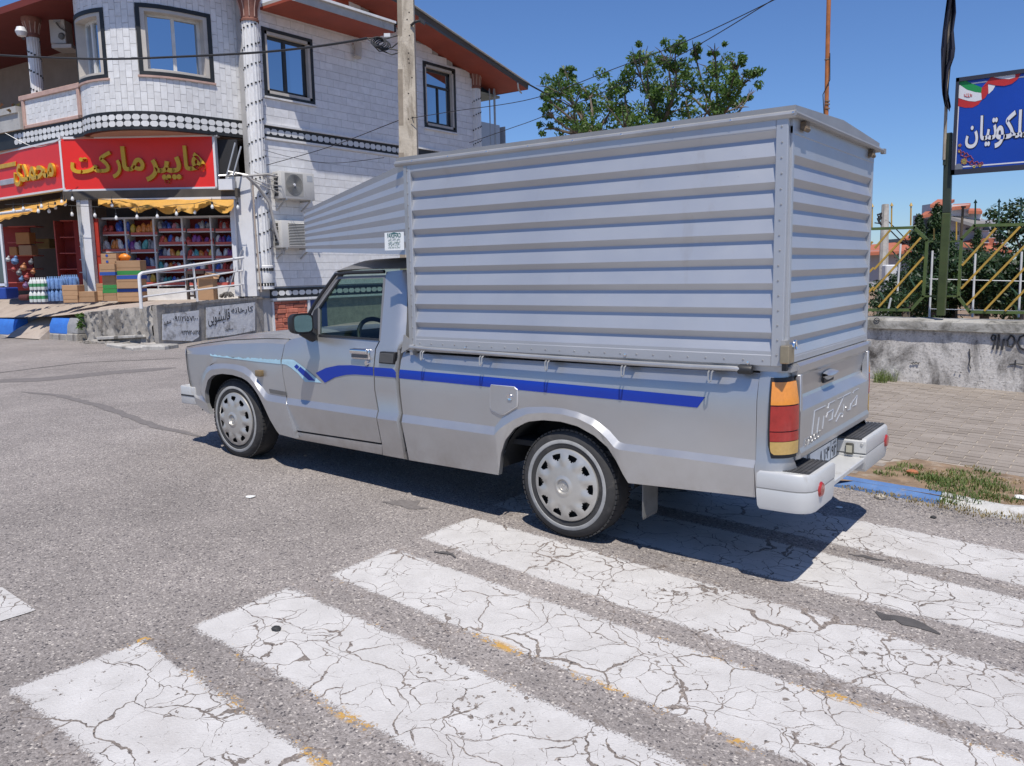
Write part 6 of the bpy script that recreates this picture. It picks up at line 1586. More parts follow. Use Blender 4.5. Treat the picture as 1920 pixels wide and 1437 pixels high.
b = MB(); b.obox((-12.9, 4.62, gz(-12.9) + .02), (.7, -.12, 0), (.06, .2, 0), (0, 0, .04)); b.obox((-12.1, 4.75, gz(-12.1) + .03), (.25, .1, 0), (-.08, .2, 0), (0, 0, .05)); tag(b.build('wall_footing', CONC, None, bev=.02), kind='structure')
# white painted panels with graffiti on the receding wall face
EA, EB = V((-12.6, 5.3, 0)), V((-14.0, 8.55, 0)); ed = (EB - EA).normalized(); en = V((ed.y, -ed.x, 0))
if en.dot(EYE - EA) < 0: en = -en
def on_wall(px, py, off=.016):
    r = ray(px, py); t = (EA + en * off - EYE).dot(en) / r.dot(en); return EYE + r * t
GP = make_concrete('flaking_white_paint', (.66, .655, .645), (.75, .745, .73), (.30, .28, .26), .06, 5.5, False)
for q, lab in (([(304, 590), (373, 582), (373, 632), (360, 640), (304, 638)], 1), ([(386, 577), (478, 567), (478, 620), (440, 628), (386, 634)], 2)):
    b = MB(); b.prism([on_wall(*p) for p in q], en * .004); gp = b.build('painted_panel', GP, w2)
SPRAY = M('black_spray_paint', (.035, .035, .038), .8)
def graffiti(word, px0, px1, py0, py1, dy, par, planefn, name='graffiti', bold=.004, s=None, mat=SPRAY):
    p = planefn(px0, py1); q = planefn(px1, py1 + dy); r = planefn(px0, py0); U = q - p; L = U.length; text_on(name, s or ' '.join(shape(w_) for w_ in word.split(' ')[::-1]), p, U.normalized(), (0, 0, 1), L, r.z - p.z, mat, par, .003, bold)
wf = lambda x, y: on_wall(x, y, .022)
graffiti('', 325, 371, 593, 603, -1, w2, wf, s='۰۹۱۱۲۱۵۷۱۰۰'); graffiti('', 339, 375, 620, 629, -1, w2, wf, s='۰۹۳۳۷۳۰۸۱۳۵')
graffiti('کارخانه', 434, 475, 577, 591, -4, w2, wf); graffiti('قالیشویی', 391, 432, 586, 614, -9, w2, wf); graffiti('سعید', 307, 321, 604, 613, -5, w2, wf, bold=.0); graffiti('سعید', 422, 437, 616, 622, -2, w2, wf, bold=.0)
# blue kerb blocks and ramp
BK = make_concrete('bright_blue_paint', (.03, .14, .50), (.04, .19, .60), (.10, .14, .26), -.12, 4, False)
GK = make_concrete('bare_kerb', (.24, .24, .25), (.33, .325, .32), (.13, .13, .13), .05, 4, False)
def kerb_block(px0, px1, mat, lab, sp=None):
    a, c = S(px0, 610, 5.03).x, S(px1, 610, 5.03).x; zt = S((px0 + px1) / 2, 597, 5.03).z; zb = S((px0 + px1) / 2, 626, 5.03).z
    b = MB(); 
    prof = [(4.97, zb), (4.99, lerp(zb, zt, .55)), (5.06, zt), (5.30, zt), (5.30, zb)]
    b.prism([(a, y, z) for y, z in prof], (c - a, 0, 0)); o = b.build('kerb_block', mat, None, org=((a + c) / 2, 5.1, zb), bev=.015); tag(o, lab, 'kerb block')
    b = MB(); b.box(a, c, 4.95, 5.32, gz(a) - .05, zb + .005); b.build('kerb_footing', CONC_R, o, bev=.02); return o
kerb_block(-60, 31, BK, 'bright blue kerb block at the far left edge of the road'); kerb_block(96, 129, BK, 'bright blue kerb block beside the sprouting weed'); kerb_block(129, 148, GK, 'grey kerb block with worn paint joined to the blue one')
b = MB(); a, c = S(32, 610, 5.03).x, S(95, 610, 5.03).x
b.grid([[(a, 4.75, gz(a) + .005), ((a + c) / 2, 4.7, gz(a) + .005), (c, 4.75, gz(c) + .005)], [(a, 5.05, .36), ((a + c) / 2, 5.05, .40), (c, 5.05, .42)], [(a - .1, 5.9, .74), ((a + c) / 2, 5.95, .80), (c + .4, 5.9, .82)], [(a - .1, 6.1, .95), ((a + c) / 2, 6.1, .95), (c + .4, 6.1, .955)]])
for x_, s2 in ((a, -.1), (c, .4)): b.face([(x_, 4.75, gz(x_) - .05), (x_, 4.75, gz(x_) + .005), (x_, 5.05, .36 if s2 < 0 else .42), (x_ + s2, 5.9, .74 if s2 < 0 else .82), (x_ + s2, 6.1, .0)])
ramp = tag(b.build('ramp', PAVM, recalc=False), kind='structure'); ramp.location.z += .012
# weed in the wall
WEED = make_leaf('weed_leaf', (.05, .13, .02), (.16, .26, .05))
wc = S(156, 603, 5.0); b = MB(); r4 = random.Random(12)
for i in range(120):
    a = r4.random() * 6.28; u = V((math.cos(a), math.sin(a) * .5, .2 + r4.random() - .5)).normalized(); c = wc + V(((r4.random() - .5) * .17, -.02 - .10 * r4.random(), (r4.random() - .5) * .34)); s_ = .03 + .035 * r4.random(); v = u.cross(V((r4.random(), r4.random(), 1))).normalized(); b.face([c - u * s_, c + v * s_ * .4, c + u * s_, c - v * s_ * .4])
tag(b.build('weed', WEED, None, org=wc, recalc=False), 'small green weed sprouting beside the grey kerb block', 'weed')
# railing
rp = thing('ramp_railing', 'white painted pipe railing along the edge of the shop ramp', 'railing', on_wall(262, 580))
RA = lambda px, py, u: V((lerp(-12.85, -14.0, u), lerp(5.35, 8.1, u), 0))
def rail_pt(px, py):
    a, c = V((-12.75, 5.12, 0)), V((-13.95, 8.0, 0)); d = (c - a).normalized(); nn = V((d.y, -d.x, 0)); r = ray(px, py); t = (a - EYE).dot(nn) / r.dot(nn); return EYE + r * t
b = MB(); b.tube([rail_pt(265, 579), rail_pt(261, 522), rail_pt(261.5, 516), rail_pt(266, 512.5), rail_pt(360, 498), rail_pt(456, 483.5)], .032, 8); b.build('handrail', HAND, rp)
for y0, y1, x0 in ((538, 507, 264), (557, 533, 267)): b = MB(); b.tube([rail_pt(x0, y0), rail_pt(457, y1)], .02, 6); b.build('mid_rail', HAND, rp)
b = MB(); b.tube([rail_pt(362, 499), rail_pt(370.5, 566)], .024, 6); b.build('post', HAND, rp)
b = MB(); b.tube([rail_pt(453, 484), rail_pt(458, 556)], .028, 6); b.build('post', HAND, rp)
# ---- air conditioners
ACW = M('ac_casing', (.56, .545, .51), .5, 0, .05, 4, dirt=(.40, .37, .31), dirt_amt=.02); ACG = M('ac_grille', (.16, .16, .15), .6); ACD = M('ac_dark', (.05, .05, .05), .7)
def ac_unit(lab, y0, y1, z0, z1, louvre):
    X0, X1 = XW + .08, XW + .40; t = thing('air_conditioner', lab, 'air conditioner', (X0, y0, z0))
    b = MB(); b.box(X0, X1, y0, y1, z0, z1); cs = b.build('casing', ACW, t, bev=.012, seg=2)
    b = MB()
    for r_ in range(6):
        for c_ in range(3):
            zz = lerp(z0 + .05, z1 - .05, (r_ + .5) / 6); xx = lerp(X0 + .05, X1 - .12, (c_ + .5) / 3); b.box(xx - .022, xx + .022, y0 - .004, y0 + .002, zz - .035, zz + .035)
    tag(b.build('side_vents', ACD, cs), kind='stuff')
    if not louvre:
        cy, cz, R = lerp(y0, y1, .38), lerp(z0, z1, .52), .235
        b = MB(); b.box(X1 - .01, X1 + .004, cy - R - .03, cy + R + .03, cz - R - .03, cz + R + .03); fg = b.build('fan_panel', M('fan_panel', (.34, .33, .30), .6), cs)
        b = MB()
        for k in range(1, 9): rr = R * k / 8; b.tube([(X1 + .008, cy + rr * math.cos(a), cz + rr * math.sin(a)) for a in [2 * math.pi * i / 28 for i in range(28)]], .005, 4, closed=True)
        tag(b.build('fan_guard', ACG, fg), kind='stuff')
        b = MB()
        for k in range(5):
            a = 2 * math.pi * k / 5; b.face([(X1 + .005, cy + .03 * math.cos(a), cz + .03 * math.sin(a)), (X1 + .005, cy + R * .9 * math.cos(a - .25), cz + R * .9 * math.sin(a - .25)), (X1 + .005, cy + R * .92 * math.cos(a + .35), cz + R * .92 * math.sin(a + .35))])
        b.build('fan_blades', M('fan_blade', (.27, .26, .24), .6), fg, recalc=False); b = MB(); b.lathe([(0, .02), (.03, .018), (.035, 0)], (X1 + .01, cy, cz), (1, 0, 0), 12); b.build('fan_hub', WHITEP, fg)
        b = MB(); b.box(X1 - .01, X1 + .003, y1 - .22, y1 - .05, z1 - .20, z1 - .06); b.build('label_plate', M('ac_label', (.40, .42, .44), .5), cs)
    else:
        b = MB()
        for k in range(15): zz = lerp(z0 + .06, z1 - .06, k / 14); b.obox((X1 + .012, (y0 + .2 + y1) / 2, zz), (.018, 0, -.008), (0, (y1 - y0 - .2) / 2, 0), (0, 0, .004))
        tag(b.build('louvres', ACW, cs), kind='stuff'); b = MB(); b.box(X1 - .01, X1 + .003, y0 + .2, y1 - .02, z0 + .05, z1 - .05); b.build('louvre_back', ACG, cs)
    b = MB()
    for yy in (y0 + .12, y1 - .12): b.box(XW, X1 + .02, yy - .02, yy + .02, z0 - .04, z0); b.bar((XW + .02, yy, z0 - .25), (X1 - .03, yy, z0 - .03), .03, .03)
    tag(b.build('wall_bracket', ZINC, t), kind='stuff'); return t
a1 = XP(529, 372, XW + .4); a2 = XP(588, 322, XW + .4); ac_unit('upper outdoor air conditioner with round fan on the side wall', a1.y, a2.y, XP(560, 374, XW + .4).z, XP(545, 322, XW + .4).z, False)
a1 = XP(530, 466, XW + .4); ac_unit('lower outdoor air conditioner with louvred front partly behind the truck nose', a1.y, a1.y + .95, XP(560, 465, XW + .4).z, XP(545, 414, XW + .4).z, True)
t = thing('air_conditioner', 'white air conditioner hung above the balcony door', 'air conditioner', lw(3.4, 6.75, -1.2))
q0, q1 = F(95, 86, 19.7), F(128, 24, 19.7)
b = MB(); fb(b, 95, 124, 24, 82, 20.6, .35); b.build('casing', ACW, t, bev=.012); b = MB(); fb(b, 100, 113, 30, 42, 20.59, .02); b.build('label_plate', M('ac_label2', (.40, .42, .44), .5), t)
b = MB(); b.tube([F(105, 43, 20.56), F(112, 52, 20.56), F(124, 60, 20.6)], .02, 6); b.lathe([(.08, 0), (.05, .03), (0, .03)], F(115, 68, 20.58), -NH, 12); b.build('fittings', ACG, t); b = MB(); fb(b, 97, 134, 83, 90, 20.5, .5); b.build('shelf', PLAST, t)
t = thing('wall_lamp', 'white globe lamp beside the balcony column', 'lamp', F(40, 60, 19.9)); b = MB(); b.lathe([(0, -.12), (.09, -.09), (.13, 0), (.09, .1), (0, .12)], F(40, 60, 19.9), (0, 0, 1), 14); b.build('globe', WHITEP, t); b = MB(); b.tube([F(40, 68, 19.9), F(44, 73, 20.3)], .03, 6); b.build('arm', BLACKP, t)
# pipes and hoses by the corner column
b = MB(); hz = [[(455, 331), (500, 327), (527, 332)], [(470, 335), (500, 345), (527, 350)], [(472, 338), (500, 352), (524, 362)], [(462, 330), (485, 352), (505, 380), (516, 430), (530, 470), (532, 476)], [(476, 322), (498, 332), (527, 345)]]
for i, p in enumerate(hz): b.tube([XP(x, y, XW + .28) for x, y in p], (.03, .012, .012, .035, .012)[i], 6)
tag(b.build('hose_bundle', M('hose_beige', (.42, .40, .37), .7, 0, .15, 8), None, org=XP(500, 340, XW + .28), recalc=False), 'bundle of beige hoses and wires looping past the corner column to the air conditioners', 'hoses')
b = MB(); b.tube([F(473, 330, 19.3), F(478, 420, 19.3), F(487, 520, 19.3), F(490, 548, 19.3)], .02, 6); tag(b.build('drain_pipe', M('drain_beige', (.40, .33, .27), .7), None, org=F(480, 400, 19.3)), 'thin beige drain pipe beside the white shop panel', 'pipe')
# ---- concrete power pole in front of the side wall
pb_ = AT(768, 500, 14.6); pole = thing('power_pole', 'weathered concrete power pole with recessed slots in front of the marble wall', 'pole', (pb_.x, pb_.y, gz(pb_.x)))
PM = make_concrete('pole_concrete', (.38, .33, .26), (.50, .44, .36), (.20, .165, .125), .05, 5)
T_ = AT(760, -60, 14.6); bx, by = pb_.x, pb_.y
def pole_sec(z):
    k = (z - .15) / 8; hw = lerp(.185, .125, k); hd = lerp(.15, .10, k); return hw, hd
Ux = V((.8026, .5966, 0)); Ny = V((-.5966, .8026, 0)); tilt = (V((T_.x, T_.y, 0)) - V((bx, by, 0))) / (T_.z - .15)
def pp(z, u, n): c = V((bx, by, z)) + tilt * (z - .15); return c + Ux * u + Ny * n
b = MB(); rows = []
for z in (.1, 2, 4, 6, 8.3):
    w_, d_ = pole_sec(z); g = .045; rows.append([pp(z, -w_, -d_), pp(z, -w_ * .35, -d_), pp(z, -w_ * .35, -d_), pp(z, w_, -d_), pp(z, w_, d_), pp(z, -w_, d_)])
b.grid(rows, closed=True); b.face(rows[-1]); b.build('shaft', PM, pole, recalc=False, sharp=20)
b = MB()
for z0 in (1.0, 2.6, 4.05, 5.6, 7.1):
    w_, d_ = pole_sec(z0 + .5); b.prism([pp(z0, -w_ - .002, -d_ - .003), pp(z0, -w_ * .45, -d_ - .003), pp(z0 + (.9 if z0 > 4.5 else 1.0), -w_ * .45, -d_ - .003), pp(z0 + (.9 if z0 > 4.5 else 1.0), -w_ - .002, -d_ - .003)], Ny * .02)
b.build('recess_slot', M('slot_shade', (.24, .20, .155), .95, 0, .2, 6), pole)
b = MB(); r5 = random.Random(2)
for i in range(16): z = 3 + 5 * r5.random(); w_, d_ = pole_sec(z); b.lathe([(0, .004), (.014, .003), (.014, 0)], pp(z, w_ * (.1 + .6 * r5.random()), -d_), -Ny, 7)
tag(b.build('bolt_hole', M('hole_dark', (.05, .04, .035), .9), pole), kind='stuff')
b = MB(); zz = 6.6; w_, d_ = pole_sec(zz); b.tube([pp(7.5, .02, -d_ - .01), pp(7.25, .035, -d_ - .012), pp(6.9, .05, -d_ - .012), pp(6.6, .06, -d_ - .012), pp(6.62, .045, -d_ - .012), pp(6.95, .035, -d_ - .012)], .008, 5); b.build('wire_tail', BLACKP, pole)
# cables
def cable(px, dpt, r, label, mat=BLACKP, n=None):
    pts = [AT(x, y, d) for (x, y), d in zip(px, dpt if isinstance(dpt, (list, tuple)) else [dpt] * len(px))]
    sm = []
    for i in range(len(pts) - 1):
        p0, p1, p2, p3 = pts[max(i - 1, 0)], pts[i], pts[i + 1], pts[min(i + 2, len(pts) - 1)]
        for k in range(8):
            t = k / 8; sm.append(.5 * ((2 * p1) + (p2 - p0) * t + (2 * p0 - 5 * p1 + 4 * p2 - p3) * t * t + (3 * p1 - p0 - 3 * p2 + p3) * t ** 3))
    sm.append(pts[-1]); b = MB(); b.tube(sm, r, 6); o = b.build('cable', mat, None, org=pts[0]); return tag(o, label, 'cable')
cable([(-60, 100), (60, 107), (200, 111), (330, 107), (480, 99), (580, 89), (650, 79), (688, 72)], [17.5, 17.2, 16.8, 16.3, 15.8, 15.3, 15, 14.8], .022, 'thick black cable sagging across the shop front to the pole')
cable([(770, 48), (795, 42), (860, 82), (985, 155), (1060, 195), (1110, 222)], [14.5, 14.6, 16.5, 20, 23, 25], .022, 'thick black cable from the pole past the eave into the tree')
cable([(770, 222), (850, 209), (1000, 185), (1150, 130), (1300, 72), (1460, -4)], [14.5, 14, 13, 12, 11, 10], .006, 'thin black wire rising to the sky, upper of two')
cable([(500, 310), (620, 275), (748, 226), (775, 220)], [19.3, 17.5, 15, 14.5], .008, 'thin wire from the corner column up to the pole')
cable([(880, 268), (960, 240), (1010, 222), (1150, 165), (1300, 90), (1462, -8)], [16, 15, 14, 12.5, 11.2, 10], .006, 'thin black wire crossing the tree, lower of two')
cable([(475, 275), (540, 294), (620, 306), (720, 296)], [19.3, 18.5, 17, 15], .006, 'thin wire sagging in front of the side wall below the band')
cable([(10, 250), (62, 275), (100, 268), (118, 258)], [18.3, 18.3, 18.3, 18.3], .007, 'thin pale wire drooping over the small red sign', ZINC)
cl = thing('cable_coil', 'tangle of black cable coils beside the power pole', 'cable coil', AT(715, 80, 14.7))
b = MB(); r6 = random.Random(4)
for k in range(5):
    cx, cy, R = 708 + 3 * k, 78 + 2 * k, 11 + 2 * r6.random(); b.tube([AT(cx + R * 1.1 * math.cos(a), cy + R * .75 * math.sin(a), 14.6 + .02 * k) for a in [2 * math.pi * i / 20 for i in range(20)]], .012, 5, closed=True)
b.build('coil', BLACKP, cl)
for k, (x0, y0, x1, y1) in enumerate([(688, 72, 762, 62), (690, 74, 750, 95), (716, 92, 750, 78), (718, 96, 752, 98), (700, 85, 722, 96)]):
    b = MB(); m_ = ((x0 + x1) / 2, (y0 + y1) / 2 + 6); b.tube([AT(x0, y0, 14.7), AT(*m_, 14.7), AT(x1, y1, 14.65)], .012, 5); b.build('loose_end', BLACKP, cl)
b = MB(); p = AT(726, 66.5, 14.7); b.obox(p, Ux * .055, Ny * .02, (0, 0, .03)); b.build('white_splice', WHITEP, cl)
b = MB(); p = AT(791, 40, 14.5); b.obox(p, Ux * .05 + V((0, 0, -.03)), Ny * .04, V((0, 0, .035))); b.build('clamp', BLACKP, cl)
# ================================================================== right side: wall, fence, sign, flag pole
WY = 7.35
rwall = thing('boundary_wall', 'stained concrete boundary wall with coping behind the pavement', 'wall', (1, WY, 0))
WPAINT = make_concrete('mouldy_whitewash', (.50, .47, .435), (.68, .65, .61), (.07, .063, .057), .10, 3.2, True, .55, .55)
COPE = make_concrete('mossy_coping', (.30, .285, .255), (.43, .415, .38), (.09, .085, .07), .08, 4, False)
b = MB(); xs = [x * .12 for x in range(-60, 110)]; r7 = random.Random(9)
rows = []
for k in range(7):
    rows.append([(x, WY + (r7.random() - .5) * .012, lerp(gz(x) - .05, .70 - .010 * x, k / 6)) for x in xs])
b.grid(rows); b.build('wall_face', WPAINT, rwall, recalc=False, sharp=60)
b = MB(); prof = [(-.045, .695), (-.06, .70), (-.06, .775), (-.055, .80), (.02, .83), (.3, .83), (.3, .69)]
rows = [[(x, WY + y + (r7.random() - .5) * .006, z - .010 * x + (r7.random() - .5) * .006) for x in xs] for y, z in prof]; b.grid(rows); b.build('coping', COPE, rwall, recalc=False, sharp=40)
b = MB(); c = S(1644, 601, WY - .06); b.tube([(c.x + .03 * math.cos(a), WY - .062, c.z + .03 * math.sin(a)) for a in [2 * math.pi * i / 16 for i in range(16)]], .007, 5, closed=True); b.lathe([(0, .004), (.012, .003), (.012, 0)], (c.x, WY - .06, c.z), (0, -1, 0), 10); b.build('ring_mark', M('ring_dark', (.10, .10, .10), .7), rwall)
gq = lambda x, y: S(1660 + x / 4.89, 620 + y / 4.89, WY - .014)
for ln in ([(1010, 50), (985, 40), (970, 70), (985, 95), (1008, 80), (1012, 45), (1000, 120), (985, 172)], [(1042, 35), (1038, 100), (1030, 172)], [(1088, 75), (1080, 130), (1070, 178)], [(1150, 45), (1120, 90), (1125, 140), (1160, 150), (1188, 110), (1180, 65), (1150, 45)], [(1290, 40), (1235, 60), (1215, 110), (1240, 160), (1300, 185)]):
    b = MB(); b.tube([gq(*p) for p in ln], .011, 6); b.build('graffiti', SPRAY, rwall)
for ln in ([(232, 296), (245, 305), (258, 292), (270, 300), (285, 290), (305, 305), (310, 288)], [(638, 378), (646, 384)], [(688, 380), (698, 388)], [(1130, 310), (1200, 305), (1270, 312)], [(1195, 270), (1190, 340)], [(770, 170), (778, 250), (768, 310), (785, 350)]):
    b = MB(); b.tube([gq(*p) for p in ln], .006, 5); b.build('graffiti', SPRAY, rwall)
# fence
FG = M('fence_green', (.085, .125, .035), .55, .1, .3, 5, dirt=(.13, .075, .03), dirt_amt=.02); FGD = M('fence_dark_green', (.05, .11, .06), .55, .1, .2, 5); FY = M('fence_yellow', (.46, .285, .05), .55, 0, .2, 6, dirt=(.30, .14, .04), dirt_amt=.0); FWH = M('fence_white_wire', (.66, .66, .64), .6)
FYP = WY + .12
fence = thing('fence', 'green framed metal fence with yellow diagonal bars on the wall', 'fence', (1, FYP, .8))
def fs(px, py, y=FYP): return S(px, py, y)
def fbar(name, pts, r, mat, sq=True, y=FYP):
    b = MB(); P_ = [fs(*p, y) for p in pts]
    for a, c in zip(P_, P_[1:]):
        d = (c - a).normalized() * r; b.bar(a - d * .5, c + d * .5, r * 2, r * 2, (0, 1, 0))
    return b.build(name, mat, fence)
q3 = lambda x, y: (1630 + x / 5.528, 360 + y / 5.528)
fbar('frame', [q3(-300, 395), q3(470, 370), q3(600, 500), q3(560, 1085), q3(430, 1225), q3(-300, 1222)], .017, FG)
fbar('frame', [q3(2400, 320), q3(1090, 350), q3(955, 490), q3(925, 1090), q3(1040, 1245), q3(2400, 1260)], .017, FG)
fbar('link_bar', [q3(620, 515), q3(745, 515)], .009, FG); fbar('link_bar', [q3(570, 1082), q3(925, 1082)], .010, FG); fbar('link_bar', [q3(830, 515), q3(950, 510)], .009, FG)
for a, c in (((60, 580), (215, 400)), ((55, 800), (425, 400)), ((45, 1020), (530, 480)), ((100, 1190), (560, 680)), ((290, 1200), (545, 925)), ((965, 760), (1310, 380)), ((955, 1000), (1560, 365)), ((1010, 1170), (1640, 530)), ((1195, 1230), (1790, 600)), ((1410, 1230), (1960, 650)), ((1640, 1240), (2100, 760)), ((1880, 1240), (2200, 900)), ((-180, 760), (30, 520)), ((-160, 1000), (40, 790)), ((-150, 1200), (40, 990))): fbar('diagonal_bar', [q3(*a), q3(*c)], .0115, FY, y=FYP - .02)
for a, c in (((240, 615), (310, 700)), ((405, 870), (475, 985)), ((85, 1005), (150, 1110)), ((985, 530), (1080, 620)), ((1205, 745), (1310, 845)), ((1330, 375), (1440, 480)), ((1450, 975), (1560, 1080))): fbar('cross_strut', [q3(*a), q3(*c)], .0065, FGD, y=FYP + .015)
for x, y0, y1, m_ in ((232, 370, 150, FY), (432, 350, 150, FY), (1100, 340, 120, FGD), (1345, 330, 112, FGD), (1575, 325, 100, FGD), (1800, 320, 92, FGD), (2000, 315, 85, FGD), (30, 375, 160, FY)):
    b = MB(); a, c = fs(*q3(x - 5 if x > 500 else x - 3, y0)), fs(*q3(x, y1)); b.tube([a, c], .009, 6); t = (c - a).normalized(); b.lathe([(0, 0), (.022, .004), (.014, .02), (.0, .05)], c, t, 8); b.build('spike', m_, fence)
for x, y0, y1 in ((672, 500, 380), (902, 500, 310)): b = MB(); b.tube([fs(*q3(x, y0)), fs(*q3(x, y1))], .009, 6); b.build('spike', FY, fence)
b = MB(); b.tube([fs(*q3(948, 500)), fs(*q3(972, 150))], .014, 6); b.bar(fs(*q3(952, 155)), fs(*q3(1000, 158)), .02, .02); b.build('old_post', M('rusty_post', (.10, .075, .05), .8, .2), fence)
inner = thing('wire_fence', 'thin white wire fence standing behind the green fence', 'fence', (1, 8.4, .6))
for x, y0, y1 in ((630, 1300, 610), (1075, 1300, 640), (1555, 1300, 620), (1995, 1300, 620), (300, 1030, 540), (200, 1240, 1100)):
    b = MB(); b.tube([S(*q3(x - 8, y0), 8.4), S(*q3(x + 25, y1), 8.4)], .013, 6); b.build('post', FWH, inner)
for y in (912, 1222): b = MB(); b.tube([S(*q3(620, y - 8), 8.4), S(*q3(2200, y + 30), 8.4)], .006, 5); b.build('wire', FWH, inner)
# sign post and hoarding
SPY = WY + .02
GP1 = M('post_green', (.055, .075, .022), .5, .1, .35, 3, dirt=(.11, .06, .025), dirt_amt=.06); GP2 = M('post_dark', (.035, .045, .03), .5, .1, .3, 6)
sp = thing('sign_post', 'thick dark green steel post carrying the blue sign', 'post', (.65, SPY, .83))
a = S(1764, 592, SPY); c = S(1779, 250, SPY); c2 = S(1775, 400, SPY)
b = MB(); b.bar(a, c2, .09, .09, (0, 1, 0)); b.build('lower_tube', GP1, sp, bev=.006)
b = MB(); b.bar(c2, c, .085, .085, (0, 1, 0)); b.build('upper_tube', GP2, sp, bev=.006)
b = MB(); b.bar(S(1771, 310, SPY - .05), S(1773, 262, SPY - .05), .035, .03, (0, 1, 0)); b.build('side_plate', GP2, sp)
hb = thing('blue_sign', 'blue hoarding with white Persian name and flag ribbon', 'sign', (1.0, SPY - .06, 2.5))
HY = SPY - .08
SB = M('sign_blue', (.004, .05, .36), .4, 0, .15, .8); SFR = M('sign_frame_dark', (.04, .042, .06), .5, .3)
tl_, bl2 = S(1793, 147, HY), S(1789, 328, HY); x0 = tl_.x; x1 = x0 + 2.3; zt, zb = tl_.z, bl2.z
b = MB(); b.box(x0 + .02, x1, HY, HY + .03, zb + .02, zt - .02); b.build('sign_face', SB, hb)
b = MB()
for q in ((x0, x1, zb, zb + .055), (x0, x1, zt - .045, zt), (x0, x0 + .035, zb, zt), (x1 - .04, x1, zb, zt)): b.box(q[0], q[1], HY - .02, HY + .05, q[2], q[3])
b.build('sign_frame', SFR, hb)
WHP = M('sign_white', (.66, .66, .69), .5, 0, .02); BKP = M('sign_black', (.01, .012, .02), .5); GRP = M('ribbon_green', (.01, .24, .06), .5, 0, .1, 6); RDP = M('ribbon_red', (.46, .02, .02), .5, 0, .12, 6)
def hs_(x, y): return (1770 + x / 6.533, 120 + y / 6.533)
def hp(x, y, o=.002): p = S(*hs_(x, y), HY - o); return p
b = MB(); 
for q in ((165, 190, 185, 1240, 0), ): b.box(hp(176, 520).x - .008, hp(176, 520).x + .008, HY - .002, HY, zb + .07, zt - .09)
b.box(hp(176, 520).x, x1 - .06, HY - .002, HY, zb + .075, zb + .09); b.box(hp(300, 520).x, x1 - .06, HY - .002, HY, zt - .09, zt - .075); b.build('white_border', WHP, hb)
def patch(name, pts, mat, o=.003): b = MB(); b.prism([hp(x, y, o) for x, y in pts], (0, .0012, 0)); return b.build(name, mat, hb)
patch('ribbon_green', [(160, 190), (250, 200), (340, 240), (465, 290), (455, 355), (380, 345), (280, 315), (200, 260), (162, 235)], GRP)
patch('ribbon_white', [(162, 238), (200, 262), (280, 317), (380, 347), (458, 357), (462, 440), (380, 462), (300, 455), (230, 435), (160, 412)], WHP, .0045)
patch('ribbon_red', [(160, 412), (230, 437), (300, 457), (380, 464), (465, 440), (420, 500), (350, 535), (260, 538), (160, 515)], RDP)
patch('ribbon_red', [(465, 290), (540, 250), (545, 350), (500, 420), (462, 442), (456, 355)], RDP, .0045)
patch('ribbon_white', [(540, 250), (630, 265), (600, 320), (545, 372)], WHP)
patch('ribbon_red', [(470, 285), (580, 160), (680, 185), (800, 190), (870, 170), (880, 95), (960, 85), (900, 190), (830, 245), (740, 270), (640, 265), (545, 245)], RDP, .006)
patch('ribbon_white', [(585, 160), (620, 125), (875, 95), (872, 165), (800, 186), (700, 182)], WHP, .0075)
patch('ribbon_white', [(960, 85), (1300, 45), (1280, 90), (1000, 125)], WHP)
b = MB()
for ln in ([(295, 360), (300, 410)], [(275, 365), (268, 395), (285, 408), (297, 400)], [(250, 370), (250, 395), (265, 402)], [(320, 365), (328, 390), (312, 408), (300, 400)], [(340, 372), (342, 395), (330, 402)]): b.tube([hp(x, y, .0065) for x, y in ln], .0032, 5)
b.build('emblem', RDP, hb)
def hword(word, x0_, x1_, y0_, y1_, pre=False, post=False):
    for o, dx, mt, nm, bo in ((.003, 6, BKP, 'letter_shadow', .045), (.006, 0, WHP, 'letter', .022)):
        p = hp(x0_ + dx - (5 if dx else 0), y1_ + dx * 1.2, o); q = hp(x1_ + dx * 1.6, y1_ + dx, o); r = hp(x0_, y0_ - (4 if dx else 0), o); text_on(nm, shape(word, pre, post), (p.x, HY - o, (p.z + q.z) / 2), (1, 0, 0), (0, 0, 1), q.x - p.x, r.z - p.z, mt, hb, .0015, bo)
hword('ن', 255, 410, 762, 1035); hword('تیا', 430, 640, 628, 1008); hword('ملکو', 618, 1085, 575, 1012)
GLD = M('arabesque_gold', (.50, .42, .12), .5); MRN = M('arabesque_maroon', (.25, .05, .07), .5)
b = MB(); 
for i, (x, y, R) in enumerate([(245, 1195, 34), (310, 1170, 40), (230, 1105, 26), (190, 1070, 18), (340, 1215, 24), (400, 1220, 22), (440, 1235, 18), (195, 1000, 16), (270, 1120, 26), (460, 1222, 16)]):
    b.tube([hp(x + R * math.cos(a) * (1 + .2 * math.cos(5 * a)), y + R * math.sin(a) * (1 + .2 * math.cos(5 * a)), .004) for a in [2 * math.pi * k / 20 for k in range(20)]], .0045, 4, closed=True)
b.build('arabesque', MRN, hb, recalc=False)
b = MB()
for (x, y, R) in ((245, 1195, 30), (245, 1195, 14), (368, 1262, 12), (440, 1250, 12), (190, 1000, 10), (185, 1075, 8)):
    b.tube([hp(x + R * math.cos(a) * (1 + .3 * math.cos(8 * a)), y + R * math.sin(a) * (1 + .3 * math.cos(8 * a)), .0055) for a in [2 * math.pi * k / 32 for k in range(32)]], .0035, 4, closed=True)
b.build('arabesque_flower', GLD, hb, recalc=False)
b = MB(); b.lathe([(0, .003), (.045, .003), (.045, 0)], hp(178, 1272, .004), (0, -1, 0), 18); b.build('corner_badge', M('corner_badge', (.18, .19, .22), .5), hb)
